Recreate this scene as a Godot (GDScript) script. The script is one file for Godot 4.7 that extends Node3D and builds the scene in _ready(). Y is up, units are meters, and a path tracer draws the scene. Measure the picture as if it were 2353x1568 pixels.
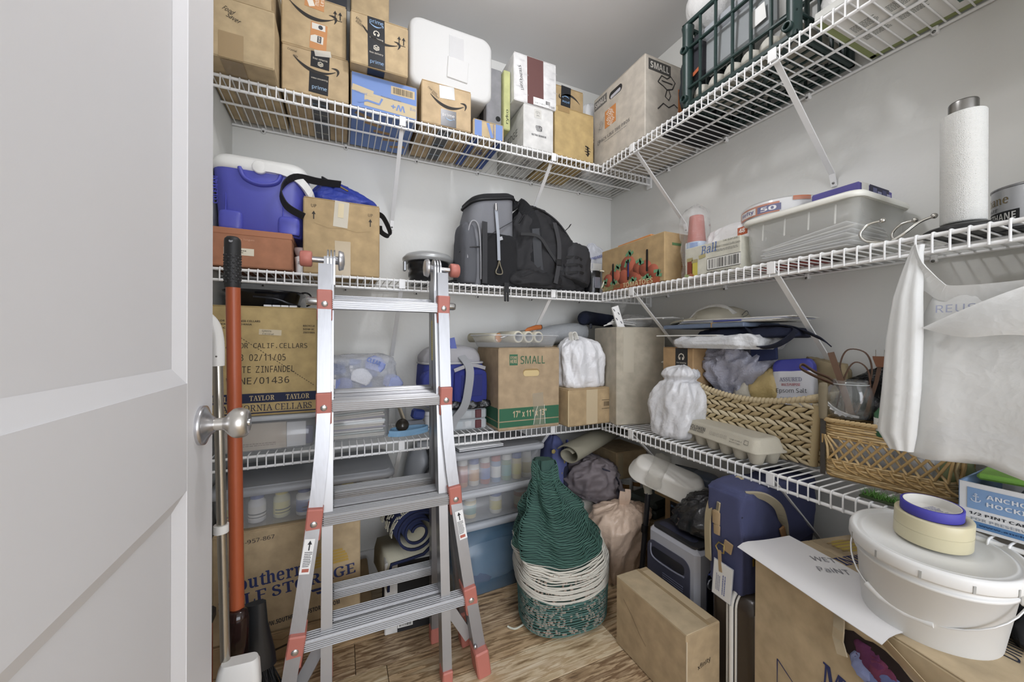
extends Node3D
# A walk-in pantry with wire shelves, built in metres: the back wall is z = 0, the right wall x = 0, the floor y = 0.

const H0 := 1.8156
const H1 := 1.225
const H2 := 0.6382
const D := 0.315
const LIP := 0.0414
const XL := -1.777
const CEIL := 2.38
var M = {}
var T = {}
var sz = {}
var taken = {}
var group_now = 0
var net_noise: FastNoiseLite


func view() -> void:
	var c = Camera3D.new()
	c.name = "camera"
	c.keep_aspect = Camera3D.KEEP_HEIGHT
	c.fov = 84.37
	c.near = 0.02
	add_child(c)
	c.transform = Transform3D(Basis(Vector3.UP, deg_to_rad(-24.456)) * Basis(Vector3.RIGHT, deg_to_rad(-0.056)) * Basis(Vector3.BACK, deg_to_rad(0.2)), Vector3(-1.4033, 1.0, 1.7263))
	c.current = true
	var e = Environment.new()
	e.background_mode = Environment.BG_COLOR
	e.background_color = Color(0.75, 0.8, 0.9)
	e.background_energy_multiplier = 0.3
	e.tonemap_mode = Environment.TONE_MAPPER_LINEAR
	e.tonemap_exposure = 1.08
	e.sdfgi_enabled = true
	e.ssao_enabled = true
	e.ssil_enabled = true
	var w = WorldEnvironment.new()
	w.name = "world_environment"
	w.environment = e
	add_child(w)
	# unseen ceiling lamp, out of view, placed to light the pantry from above
	var lamp = thing("unseen_ceiling_lamp", "unseen round white flush lamp on the pantry ceiling, lighting it from above", "lamp", Vector3(-0.95, CEIL, 0.95))
	part(lamp, "lamp_base", lathe(hard([Vector2(0.15, -0.02), Vector2(0.15, 0.0)])), mat("f0f0ee", 0.5))
	part(lamp, "lamp_shade", lathe([Vector2(0.001, -0.06), Vector2(0.07, -0.055), Vector2(0.12, -0.04), Vector2(0.14, -0.021)]), mat("ffffff", 0.4, 0.0, {"emission_enabled": true, "emission": Color("fff3e4"), "emission_energy_multiplier": 1.5}))
	var l = OmniLight3D.new()
	l.name = "unseen_lamp_light"
	l.position = Vector3(-0.95, CEIL - 0.1, 0.95)
	l.light_color = Color("fafaff")
	l.light_energy = LAMP_E
	l.light_size = 0.06
	l.omni_range = 8.0
	l.omni_attenuation = 2.0
	l.shadow_enabled = true
	add_child(l)
	# unseen hall behind the camera: a wide glowing panel added as fill light
	var pan = struct("added_fill_panel_1", boxm(Vector3(2.4, 1.9, 0.02), 0.0, false), mat("ffffff", 0.5, 0.0, {"emission_enabled": true, "emission": Color("f4f7ff"), "emission_energy_multiplier": 1.0}), Vector3(-1.0, 1.25, 4.18))
	pan.set_meta("label", "glowing fill panel added in the hall behind the camera")
	var a = AreaLight3D.new()
	a.name = "added_fill_light"
	a.area_size = Vector2(2.4, 1.9)
	a.position = Vector3(-1.0, 1.25, 4.15)
	a.light_color = Color("eff4ff")
	a.light_energy = HALL_FILL_E
	a.area_range = 12.0
	a.shadow_enabled = true
	add_child(a)


const LAMP_E := 0.29
const HALL_FILL_E := 5.6


func _ready() -> void:
	tex()
	view()
	room()
	shelves()
	top_shelf_things()
	middle_shelf_things()
	lower_shelf_things()
	right_lower_things()
	floor_back_things()
	floor_front_things()
	ladder()
	left_poles()


# ---------------------------------------------------------------- materials
func noise(freq: float, kind := FastNoiseLite.TYPE_SIMPLEX_SMOOTH, oct := 4, sd := 1) -> FastNoiseLite:
	var n = FastNoiseLite.new()
	n.noise_type = kind
	n.frequency = freq
	n.fractal_octaves = oct
	n.seed = sd
	return n


func ntex(n: FastNoiseLite, size: int, lo: float, hi: float, normal := false, bump := 4.0) -> NoiseTexture2D:
	var t = NoiseTexture2D.new()
	t.width = size
	t.height = size
	t.seamless = true
	t.noise = n
	if normal:
		t.as_normal_map = true
		t.bump_strength = bump
	else:
		var g = Gradient.new()
		g.set_color(0, Color(lo, lo, lo))
		g.set_color(1, Color(hi, hi, hi))
		t.color_ramp = g
	return t


func tex() -> void:
	T.card = ntex(noise(0.012, FastNoiseLite.TYPE_SIMPLEX_SMOOTH, 5, 3), 512, 0.86, 1.0)
	T.paint = ntex(noise(0.05, FastNoiseLite.TYPE_SIMPLEX_SMOOTH, 3, 5), 256, 0, 1, true, 1.2)
	T.weave = ntex(noise(0.25, FastNoiseLite.TYPE_SIMPLEX_SMOOTH, 2, 6), 256, 0, 1, true, 3.0)
	var w = noise(0.02, FastNoiseLite.TYPE_SIMPLEX_SMOOTH, 5, 9)
	w.fractal_type = FastNoiseLite.FRACTAL_RIDGED
	T.crease = ntex(w, 512, 0, 1, true, 9.0)
	for i in 4:
		var n = noise(0.009, FastNoiseLite.TYPE_SIMPLEX_SMOOTH, 6, 20 + i)
		n.domain_warp_enabled = true
		n.domain_warp_amplitude = 55.0
		n.domain_warp_frequency = 0.006
		var t = NoiseTexture2D.new()
		t.width = 512
		t.height = 512
		t.seamless = true
		t.noise = n
		var g = Gradient.new()
		var cs = [["5c4630", "c0a884", "dcc6a2", "b09670", "e6d6b6"], ["4d3a29", "b89c78", "d4b994", "8c7252", "decaa8"], ["7a6144", "d2bc98", "e6d6b8", "bfa47e", "eee0c6"], ["443426", "a68c6c", "ceb694", "7c6248", "dac4a2"]][i]
		g.offsets = PackedFloat32Array([0.0, 0.3, 0.48, 0.56, 0.85])
		g.colors = PackedColorArray([Color(cs[0]), Color(cs[1]), Color(cs[2]), Color(cs[3]), Color(cs[4])])
		t.color_ramp = g
		T["wood%d" % i] = t


func mat(hex: String, rough := 0.7, metal := 0.0, o := {}) -> StandardMaterial3D:
	var key = str(hex, "|", rough, "|", metal, "|", o)
	if M.has(key):
		return M[key]
	var m = StandardMaterial3D.new()
	var c0 = Color(hex)
	var grey = c0.get_luminance()
	m.albedo_color = c0.lerp(Color(grey, grey, grey, c0.a), 0.2)   # these things are all a little duller than their names
	m.roughness = rough
	m.metallic = metal
	if m.albedo_color.a < 0.999:
		m.transparency = BaseMaterial3D.TRANSPARENCY_ALPHA
	for k in o:
		m.set(k, o[k])
	M[key] = m
	return m


func card(hex := "cdb690") -> StandardMaterial3D:
	return mat(hex, 0.88, 0.0, {"albedo_texture": T.card, "uv1_triplanar": true, "uv1_scale": Vector3(2.5, 2.5, 2.5)})


func cloth(hex: String, rough := 0.95) -> StandardMaterial3D:
	return mat(hex, rough, 0.0, {"normal_enabled": true, "normal_texture": T.weave, "normal_scale": 0.6, "uv1_triplanar": true, "uv1_scale": Vector3(14, 14, 14)})


func film(hex: String, rough := 0.3, k := 1.0) -> StandardMaterial3D:
	return mat(hex, rough, 0.0, {"normal_enabled": true, "normal_texture": T.crease, "normal_scale": 0.35 * k, "uv1_triplanar": true, "uv1_scale": Vector3(5, 5, 5)})


# ---------------------------------------------------------------- mesh helpers
func begin(flat := false) -> SurfaceTool:
	var st = SurfaceTool.new()
	st.begin(Mesh.PRIMITIVE_TRIANGLES)
	group_now = -1 if flat else 0
	st.set_smooth_group(group_now)
	return st


func done(st: SurfaceTool) -> ArrayMesh:
	st.generate_normals()
	return st.commit()


func tri(st: SurfaceTool, a: Vector3, b: Vector3, c: Vector3) -> void:   # counter-clockwise seen from outside
	st.add_vertex(a)
	st.add_vertex(c)
	st.add_vertex(b)


func quad(st: SurfaceTool, a: Vector3, b: Vector3, c: Vector3, d: Vector3) -> void:
	tri(st, a, b, c)
	tri(st, a, c, d)


func quad_out(st: SurfaceTool, a: Vector3, b: Vector3, c: Vector3, d: Vector3, out: Vector3) -> void:
	if (b - a).cross(c - a).dot(out) < 0.0:
		quad(st, a, d, c, b)
	else:
		quad(st, a, b, c, d)


func bv(h: Vector3, b: float, sg: Vector3, ax: int) -> Vector3:
	var p = sg * (h - Vector3.ONE * b)
	p[ax] = sg[ax] * h[ax]
	return p


func box_into(st: SurfaceTool, s: Vector3, b: float, xf := Transform3D()) -> void:   # centred, edges chamfered by b
	var h = s / 2.0
	for ax in 3:
		var u = (ax + 1) % 3
		var w = (ax + 2) % 3
		for k in [-1.0, 1.0]:
			var c = []
			for q in [[-1.0, -1.0], [1.0, -1.0], [1.0, 1.0], [-1.0, 1.0]]:
				var g = Vector3.ZERO
				g[ax] = k
				g[u] = q[0]
				g[w] = q[1]
				c.append(xf * bv(h, b, g, ax))
			var n = Vector3.ZERO
			n[ax] = k
			quad_out(st, c[0], c[1], c[2], c[3], xf.basis * n)
		if b > 0.0:
			for q in [[-1.0, -1.0], [1.0, -1.0], [1.0, 1.0], [-1.0, 1.0]]:
				var g = Vector3.ZERO
				g[u] = q[0]
				g[w] = q[1]
				var lo = g
				var hi = g
				lo[ax] = -1.0
				hi[ax] = 1.0
				quad_out(st, xf * bv(h, b, lo, u), xf * bv(h, b, hi, u), xf * bv(h, b, hi, w), xf * bv(h, b, lo, w), xf.basis * g)
	if b > 0.0:
		for x in [-1.0, 1.0]:
			for y in [-1.0, 1.0]:
				for z in [-1.0, 1.0]:
					var g = Vector3(x, y, z)
					var p = xf * bv(h, b, g, 0)
					var q = xf * bv(h, b, g, 1)
					var r = xf * bv(h, b, g, 2)
					if (q - p).cross(r - p).dot(xf.basis * g) < 0.0:
						tri(st, p, r, q)
					else:
						tri(st, p, q, r)


func boxm(s: Vector3, b := 0.003, base := true) -> ArrayMesh:
	var st = begin(true)
	box_into(st, s, minf(b, 0.49 * minf(s.x, minf(s.y, s.z))), Transform3D(Basis(), Vector3(0, s.y / 2.0 if base else 0.0, 0)))
	return done(st)


func skin(st: SurfaceTool, rows: Array, closed := true, caps := true) -> void:
	var n: int = rows[0].size()
	for i in rows.size() - 1:
		for j in (n if closed else n - 1):
			var k = (j + 1) % n
			quad(st, rows[i][j], rows[i][k], rows[i + 1][k], rows[i + 1][j])
	if caps and closed:
		st.set_smooth_group(7)
		for e in [0, rows.size() - 1]:
			var c = Vector3.ZERO
			for p in rows[e]:
				c += p
			c /= n
			for j in n:
				if e == 0:
					tri(st, c, rows[e][(j + 1) % n], rows[e][j])
				else:
					tri(st, c, rows[e][j], rows[e][(j + 1) % n])
		st.set_smooth_group(group_now)


func tube_into(st: SurfaceTool, pts: Array, r: Variant, n := 8, closed := false, flatten := 1.0) -> void:
	var rows = []
	var m = pts.size()
	var t0: Vector3 = (pts[1] - pts[0]).normalized()
	var u = t0.cross(Vector3.UP if absf(t0.y) < 0.9 else Vector3.RIGHT).normalized()
	for i in m:
		var a: Vector3 = pts[(i - 1 + m) % m] if (i > 0 or closed) else pts[i]
		var b: Vector3 = pts[(i + 1) % m] if (i < m - 1 or closed) else pts[i]
		var t = (b - a).normalized()
		u = (u - t * u.dot(t)).normalized()
		var v = t.cross(u)
		var row = PackedVector3Array()
		var rr: float = r[i] if r is Array else r
		for j in n:
			var ang = TAU * j / n
			row.append(pts[i] + u * (cos(ang) * rr) + v * (sin(ang) * rr * flatten))
		rows.append(row)
	if closed:
		rows.append(rows[0])
	skin(st, rows, true, not closed)


func tube(pts: Array, r: Variant, n := 8, closed := false) -> ArrayMesh:
	var st = begin()
	tube_into(st, pts, r, n, closed)
	return done(st)


func smooth_path(pts: Array, steps := 6) -> Array:
	var out = []
	for i in pts.size() - 1:
		var p0: Vector3 = pts[maxi(i - 1, 0)]
		var p3: Vector3 = pts[mini(i + 2, pts.size() - 1)]
		for k in steps:
			out.append((pts[i] as Vector3).cubic_interpolate(pts[i + 1], p0, p3, float(k) / steps))
	out.append(pts[-1])
	return out


func strap(pts: Array, w: float, t: float, side := Vector3.UP) -> ArrayMesh:
	var st = begin(true)
	var rows = []
	for i in pts.size():
		var a: Vector3 = pts[maxi(i - 1, 0)]
		var b: Vector3 = pts[mini(i + 1, pts.size() - 1)]
		var d = (b - a).normalized()
		var s = (side - d * side.dot(d)).normalized() * w / 2.0
		var n = d.cross(s).normalized() * t / 2.0
		var p: Vector3 = pts[i]
		rows.append(PackedVector3Array([p + s + n, p - s + n, p - s - n, p + s - n]))
	skin(st, rows)
	return done(st)


func lathe_into(st: SurfaceTool, prof: Array, n := 32, xf := Transform3D(), sx := 1.0, sz := 1.0, caps := true) -> void:
	var rows = []
	for p in prof:
		var row = PackedVector3Array()
		for j in n:
			var a = TAU * j / n
			row.append(xf * Vector3(cos(a) * p.x * sx, p.y, -sin(a) * p.x * sz))
		rows.append(row)
	skin(st, rows, true, caps)


func lathe(prof: Array, n := 32, sx := 1.0, sz := 1.0, caps := true) -> ArrayMesh:
	var st = begin()
	lathe_into(st, prof, n, Transform3D(), sx, sz, caps)
	return done(st)


func hard(prof: Array, r := 0.0006) -> Array:   # keeps the corners of a lathe profile crisp
	var out = []
	for i in prof.size():
		var p: Vector2 = prof[i]
		if i > 0:
			out.append(p.move_toward(prof[i - 1], r))
		if i < prof.size() - 1:
			out.append(p.move_toward(prof[i + 1], r))
	return out


func sup(a: float, p: float) -> Vector2:
	var c = cos(a)
	var s = sin(a)
	return Vector2(signf(c) * pow(absf(c), 2.0 / p), signf(s) * pow(absf(s), 2.0 / p))


# a stuffed shape: rings of superellipses up a profile of (radius share, height), bulged and creased by noise
func sack_into(st: SurfaceTool, prof: Array, sx: float, sz: float, pw := 3.0, amp := 0.01, freq := 12.0, sd := 1, n := 56, m := 6, stretch := 0.35, lean := Vector3.ZERO) -> void:
	var nz = noise(1.0, FastNoiseLite.TYPE_SIMPLEX_SMOOTH, 3, sd)
	nz.fractal_type = FastNoiseLite.FRACTAL_RIDGED
	var n2 = noise(1.0, FastNoiseLite.TYPE_SIMPLEX_SMOOTH, 2, sd + 50)
	var v3 = []
	for p in prof:
		v3.append(Vector3(p.x, p.y, 0))
	var sm = smooth_path(v3, m)
	var rows = []
	var h: float = prof[-1].y
	for q in sm:
		var row = PackedVector3Array()
		for j in n:
			var a = TAU * j / n
			var s = sup(a, pw)
			var p = Vector3(s.x * q.x * sx, q.y, -s.y * q.x * sz)
			var o = Vector3(s.x, 0.0, -s.y)
			var d = amp * (nz.get_noise_3d(p.x * freq + o.x * 0.8, p.y * freq * stretch, p.z * freq + o.z * 0.8) * 0.7 + n2.get_noise_3d(p.x * freq * 0.4, p.y * freq * 0.4, p.z * freq * 0.4))
			p += o * d * minf(1.0, q.x * 2.0) + Vector3(0, d * 0.4 * (1.0 if q.y > 0.02 else 0.0), 0)
			p += lean * (q.y / h)
			row.append(p)
		rows.append(row)
	skin(st, rows)


func sack(prof: Array, sx: float, sz: float, pw := 3.0, amp := 0.01, freq := 12.0, sd := 1, n := 56, m := 6, stretch := 0.35, lean := Vector3.ZERO) -> ArrayMesh:
	var st = begin()
	sack_into(st, prof, sx, sz, pw, amp, freq, sd, n, m, stretch, lean)
	return done(st)


func extrude_into(st: SurfaceTool, poly: PackedVector2Array, depth: float, xf := Transform3D(), back := true) -> void:
	var pg = poly.duplicate()
	if Geometry2D.is_polygon_clockwise(pg):
		pg.reverse()
	var ix = Geometry2D.triangulate_polygon(pg)
	for i in range(0, ix.size(), 3):
		var a = pg[ix[i]]
		var b = pg[ix[i + 1]]
		var c = pg[ix[i + 2]]
		if (b - a).cross(c - a) < 0.0:
			var k = b
			b = c
			c = k
		tri(st, xf * Vector3(a.x, a.y, depth), xf * Vector3(b.x, b.y, depth), xf * Vector3(c.x, c.y, depth))
		if back:
			tri(st, xf * Vector3(a.x, a.y, 0), xf * Vector3(c.x, c.y, 0), xf * Vector3(b.x, b.y, 0))
	for i in pg.size():
		var a = pg[i]
		var b = pg[(i + 1) % pg.size()]
		quad(st, xf * Vector3(a.x, a.y, 0), xf * Vector3(b.x, b.y, 0), xf * Vector3(b.x, b.y, depth), xf * Vector3(a.x, a.y, depth))


func extrude(poly: PackedVector2Array, depth: float) -> ArrayMesh:
	var st = begin(true)
	extrude_into(st, poly, depth)
	return done(st)


func rrect(w: float, h: float, r: float, n := 5) -> PackedVector2Array:
	var out = PackedVector2Array()
	for q in 4:
		var c = Vector2((w / 2 - r) * [1, -1, -1, 1][q], (h / 2 - r) * [1, 1, -1, -1][q])
		for i in n + 1:
			var a = PI / 2 * (q + float(i) / n)
			out.append(c + Vector2(cos(a), sin(a)) * r)
	return out


func ring3(w: float, d: float, r: float, y: float, n := 5) -> PackedVector3Array:   # a rounded rectangle lying flat
	var out = PackedVector3Array()
	for p in rrect(w, d, r, n):
		out.append(Vector3(p.x, y, -p.y))
	return out


# an open tub with wall thickness: outside rows from the bottom to the rim, then the inside down again
func tub(w: float, d: float, h: float, r: float, taper := 0.92, th := 0.003) -> ArrayMesh:
	var st = begin()
	var rows = [ring3(w * taper - 0.01, d * taper - 0.01, r, 0.0), ring3(w * taper, d * taper, r, 0.004), ring3(w, d, r, h), ring3(w - 2 * th, d - 2 * th, r - th * 0.5, h), ring3(w * taper - 2 * th, d * taper - 2 * th, r - th * 0.5, th)]
	skin(st, rows)
	return done(st)


func lidm(w: float, d: float, h: float, r: float, top := 0.0) -> ArrayMesh:
	var st = begin()
	var rows = [ring3(w - 0.004, d - 0.004, r, 0.0), ring3(w, d, r, 0.003), ring3(w, d, r, h - 0.005), ring3(w - 0.01, d - 0.01, r - 0.004, h), ring3(w - 0.03, d - 0.03, r - 0.008, h), ring3(w - 0.036, d - 0.036, r - 0.01, h + top)]
	skin(st, rows)
	return done(st)


# ---------------------------------------------------------------- scene tree helpers
func name_for(called: String) -> String:
	var k: int = taken.get(called, -1) + 1
	taken[called] = k
	return called if k == 0 else "%s_%03d" % [called, k]


func thing(called: String, label: String, category: String, at := Vector3.ZERO, yaw := 0.0, group := "") -> Node3D:
	var o = Node3D.new()
	o.name = name_for(called)
	add_child(o)
	o.position = at
	o.rotation_degrees.y = yaw
	tag(o, label, category, group)
	return o


func tag(o: Node3D, label: String, category := "", group := "") -> void:
	o.set_meta("label", label)
	if category:
		o.set_meta("category", category)
	if group:
		o.set_meta("group", group)


func part(parent: Node3D, called: String, mesh: Mesh, m: Material, xf := Transform3D(), label := "") -> MeshInstance3D:
	var o = MeshInstance3D.new()
	o.name = called
	o.mesh = mesh
	o.material_override = m
	o.transform = xf
	parent.add_child(o, true)
	if label:
		o.set_meta("label", label)
	return o


func struct(called: String, mesh: Mesh, m: Material, at := Vector3.ZERO) -> MeshInstance3D:
	var o = part(self, called, mesh, m, Transform3D(Basis(), at))
	o.set_meta("kind", "structure")
	return o


func at(x: float, y: float, z: float, rx := 0.0, ry := 0.0, rz := 0.0) -> Transform3D:
	return Transform3D(Basis.from_euler(Vector3(deg_to_rad(rx), deg_to_rad(ry), deg_to_rad(rz))), Vector3(x, y, z))


# ---------------------------------------------------------------- print on faces
func fc(s: Vector3, side: String) -> Transform3D:   # centre of a face of a box that stands on y = 0: x to its right, y up, z outwards
	var c = Vector3(0, s.y / 2, 0)
	match side:
		"F": return Transform3D(Basis(), c + Vector3(0, 0, s.z / 2))
		"K": return Transform3D(Basis(Vector3.LEFT, Vector3.UP, Vector3.FORWARD), c - Vector3(0, 0, s.z / 2))
		"L": return Transform3D(Basis(Vector3.BACK, Vector3.UP, Vector3.LEFT), c - Vector3(s.x / 2, 0, 0))
		"R": return Transform3D(Basis(Vector3.FORWARD, Vector3.UP, Vector3.RIGHT), c + Vector3(s.x / 2, 0, 0))
		"T": return Transform3D(Basis(Vector3.RIGHT, Vector3.FORWARD, Vector3.UP), Vector3(0, s.y, 0))
	return Transform3D(Basis(Vector3.RIGHT, Vector3.BACK, Vector3.DOWN), Vector3.ZERO)


func on(o: Node3D, side: String, u: float, v: float, rot := 0.0, lift := 0.0005) -> Transform3D:
	return fc(sz[o], side) * Transform3D(Basis(Vector3(0, 0, 1), deg_to_rad(rot)), Vector3(u, v, lift + (0.0025 if side == "B" else 0.0)))


func put(o: Node3D, side: String, u: float, v: float, called: String, mesh: Mesh, m: Material, rot := 0.0, lift := 0.0005, label := "") -> MeshInstance3D:
	return part(o, called, mesh, m, on(o, side, u, v, rot, lift), label)


func patch(o: Node3D, side: String, u: float, v: float, w: float, h: float, hex: String, called := "printed_panel", rot := 0.0, lift := 0.0005, rough := 0.8) -> MeshInstance3D:
	return put(o, side, u, v, called, boxm(Vector3(w, h, 0.0006), 0.0, false), mat(hex, rough), rot, lift)


func tape(o: Node3D, side: String, u: float, v: float, w: float, h: float, hex := "d8c9a8b0", rot := 0.0, lift := 0.0007) -> MeshInstance3D:
	return put(o, side, u, v, "tape_strip", boxm(Vector3(w, h, 0.0006), 0.0, false), mat(hex, 0.22), rot, lift)


func font(kind: String) -> Font:
	if not T.has("f" + kind):
		var f = SystemFont.new()
		f.font_names = PackedStringArray([{"s": "Droid Serif", "m": "Droid Sans Mono"}.get(kind[0], "Droid Sans")])
		if kind.length() > 1:
			f.font_weight = 700
		T["f" + kind] = f
	return T["f" + kind]


func letters(s: String, h: float, w := 0.0, kind := "n", slant := 0.0) -> ArrayMesh:   # flat lettering, centred, h tall
	var t = TextMesh.new()
	t.text = s
	t.font = font(kind)
	t.font_size = 24
	t.pixel_size = 0.01
	t.depth = 0.0
	t.curve_step = 1.5
	var ar = t.get_mesh_arrays()
	var v: PackedVector3Array = ar[Mesh.ARRAY_VERTEX]
	var lo = v[0]
	var hi = v[0]
	for p in v:
		lo = lo.min(p)
		hi = hi.max(p)
	var k = h / (hi.y - lo.y)
	var kx = w / (hi.x - lo.x) if w > 0.0 else k
	var c = (lo + hi) / 2.0
	var nv = PackedVector3Array()
	var nn = PackedVector3Array()
	for p in v:
		nv.append(Vector3((p.x - c.x) * kx + slant * (p.y - c.y) * k, (p.y - c.y) * k, 0.0002))
		nn.append(Vector3(0, 0, 1))
	var o = []
	o.resize(Mesh.ARRAY_MAX)
	o[Mesh.ARRAY_VERTEX] = nv
	o[Mesh.ARRAY_NORMAL] = nn
	o[Mesh.ARRAY_INDEX] = ar[Mesh.ARRAY_INDEX]
	var am = ArrayMesh.new()
	am.add_surface_from_arrays(Mesh.PRIMITIVE_TRIANGLES, o)
	return am


func txt(o: Node3D, side: String, u: float, v: float, s: String, h: float, hex := "2a2622", w := 0.0, kind := "n", rot := 0.0, lift := 0.0009, slant := 0.0) -> MeshInstance3D:
	return put(o, side, u, v, "lettering", letters(s, h, w, kind, slant), mat(hex, 0.85), rot, lift)


func ribbon_into(st: SurfaceTool, pts: Array, w: Array) -> void:   # a flat stroke in the xy plane
	for i in pts.size() - 1:
		var q = []
		for k in [i, i + 1]:
			var a: Vector2 = pts[maxi(k - 1, 0)]
			var b: Vector2 = pts[mini(k + 1, pts.size() - 1)]
			var n = (b - a).normalized().orthogonal() * w[k] * 0.5
			q.append(pts[k] + n)
			q.append(pts[k] - n)
		quad_out(st, Vector3(q[0].x, q[0].y, 0.0003), Vector3(q[1].x, q[1].y, 0.0003), Vector3(q[3].x, q[3].y, 0.0003), Vector3(q[2].x, q[2].y, 0.0003), Vector3(0, 0, 1))


func strokes(lines: Array, w: float, k := 1.0) -> ArrayMesh:   # hand-drawn lines, each a flat list of x, y
	var st = begin(true)
	for l in lines:
		var p = []
		var ws = []
		for i in range(0, l.size(), 2):
			p.append(Vector2(l[i], l[i + 1]) * k)
			ws.append(w)
		ribbon_into(st, p, ws)
	return done(st)


func swoosh(w: float) -> ArrayMesh:   # the curved arrow on delivery boxes
	var st = begin(true)
	var p = []
	var ws = []
	for i in 25:
		var t = i / 24.0
		p.append(Vector2(-0.5 + 0.93 * t, 0.2 - 0.82 * t + 0.74 * t * t) * w)
		ws.append(w * (0.012 + 0.075 * pow(sin(PI * pow(t, 0.9)), 1.2)))
	ribbon_into(st, p, ws)
	var q = []
	var qs = []
	for i in 13:
		var t = i / 12.0
		q.append((Vector2(0.33, 0.19).lerp(Vector2(0.56, 0.24), t)).lerp(Vector2(0.56, 0.24).lerp(Vector2(0.46, 0.02), t), t) * w)
		qs.append(w * (0.01 + 0.05 * sin(PI * t)))
	ribbon_into(st, q, qs)
	return done(st)


func bars(w: float, h: float, n: int, sd: int) -> ArrayMesh:   # a barcode
	var r = RandomNumberGenerator.new()
	r.seed = sd
	var st = begin(true)
	for i in n:
		var x = -w / 2 + w * (i + 0.5) / n
		var k = w / n * r.randf_range(0.2, 0.75) / 2
		quad(st, Vector3(x - k, -h / 2, 0.0003), Vector3(x + k, -h / 2, 0.0003), Vector3(x + k, h / 2, 0.0003), Vector3(x - k, h / 2, 0.0003))
	return done(st)


func small_print(w: float, h: float, rows: int, sd: int) -> ArrayMesh:   # lines of print too small to read
	var r = RandomNumberGenerator.new()
	r.seed = sd
	var st = begin(true)
	for i in rows:
		var y = h / 2 - h * (i + 0.5) / rows
		var k = h / rows * 0.22
		var x = -w / 2
		var stop = w / 2 * r.randf_range(0.55, 1.0)
		while x < stop:
			var l = w * r.randf_range(0.04, 0.12)
			quad(st, Vector3(x, y - k, 0.0003), Vector3(minf(x + l, w / 2), y - k, 0.0003), Vector3(minf(x + l, w / 2), y + k, 0.0003), Vector3(x, y + k, 0.0003))
			x += l + w * 0.02
	return done(st)


func up_arrow(h: float) -> ArrayMesh:
	return extrude(PackedVector2Array([Vector2(-0.06, -0.5) * h, Vector2(0.06, -0.5) * h, Vector2(0.06, 0.1) * h, Vector2(0.22, 0.1) * h, Vector2(0, 0.5) * h, Vector2(-0.22, 0.1) * h, Vector2(-0.06, 0.1) * h]), 0.0004)


func carton(called: String, label: String, category: String, at_: Vector3, s: Vector3, yaw := 0.0, hex := "cdb690", group := "", flaps := true) -> Node3D:
	var o = thing(called, label, category, at_, yaw, group)
	sz[o] = s
	part(o, "body", boxm(s, 0.0035), card(hex))
	if flaps:   # the two top flaps meet in the middle and stand a little proud
		for k in [-1.0, 1.0]:
			part(o, "flap", boxm(Vector3(s.x - 0.004, 0.003, s.z / 2 - 0.002), 0.001), card(hex), at(0, s.y - 0.0005, k * s.z / 4))
			part(o, "bottom_flap", boxm(Vector3(s.x - 0.004, 0.002, s.z / 2 - 0.002), 0.0008), card(hex), at(0, -0.0008, k * s.z / 4))
	return o


# ---------------------------------------------------------------- room
func slab(called: String, x0: float, x1: float, y0: float, y1: float, z0: float, z1: float, m: Material) -> MeshInstance3D:
	return struct(called, boxm(Vector3(x1 - x0, y1 - y0, z1 - z0), 0.0), m, Vector3((x0 + x1) / 2, y0, (z0 + z1) / 2))


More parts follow.
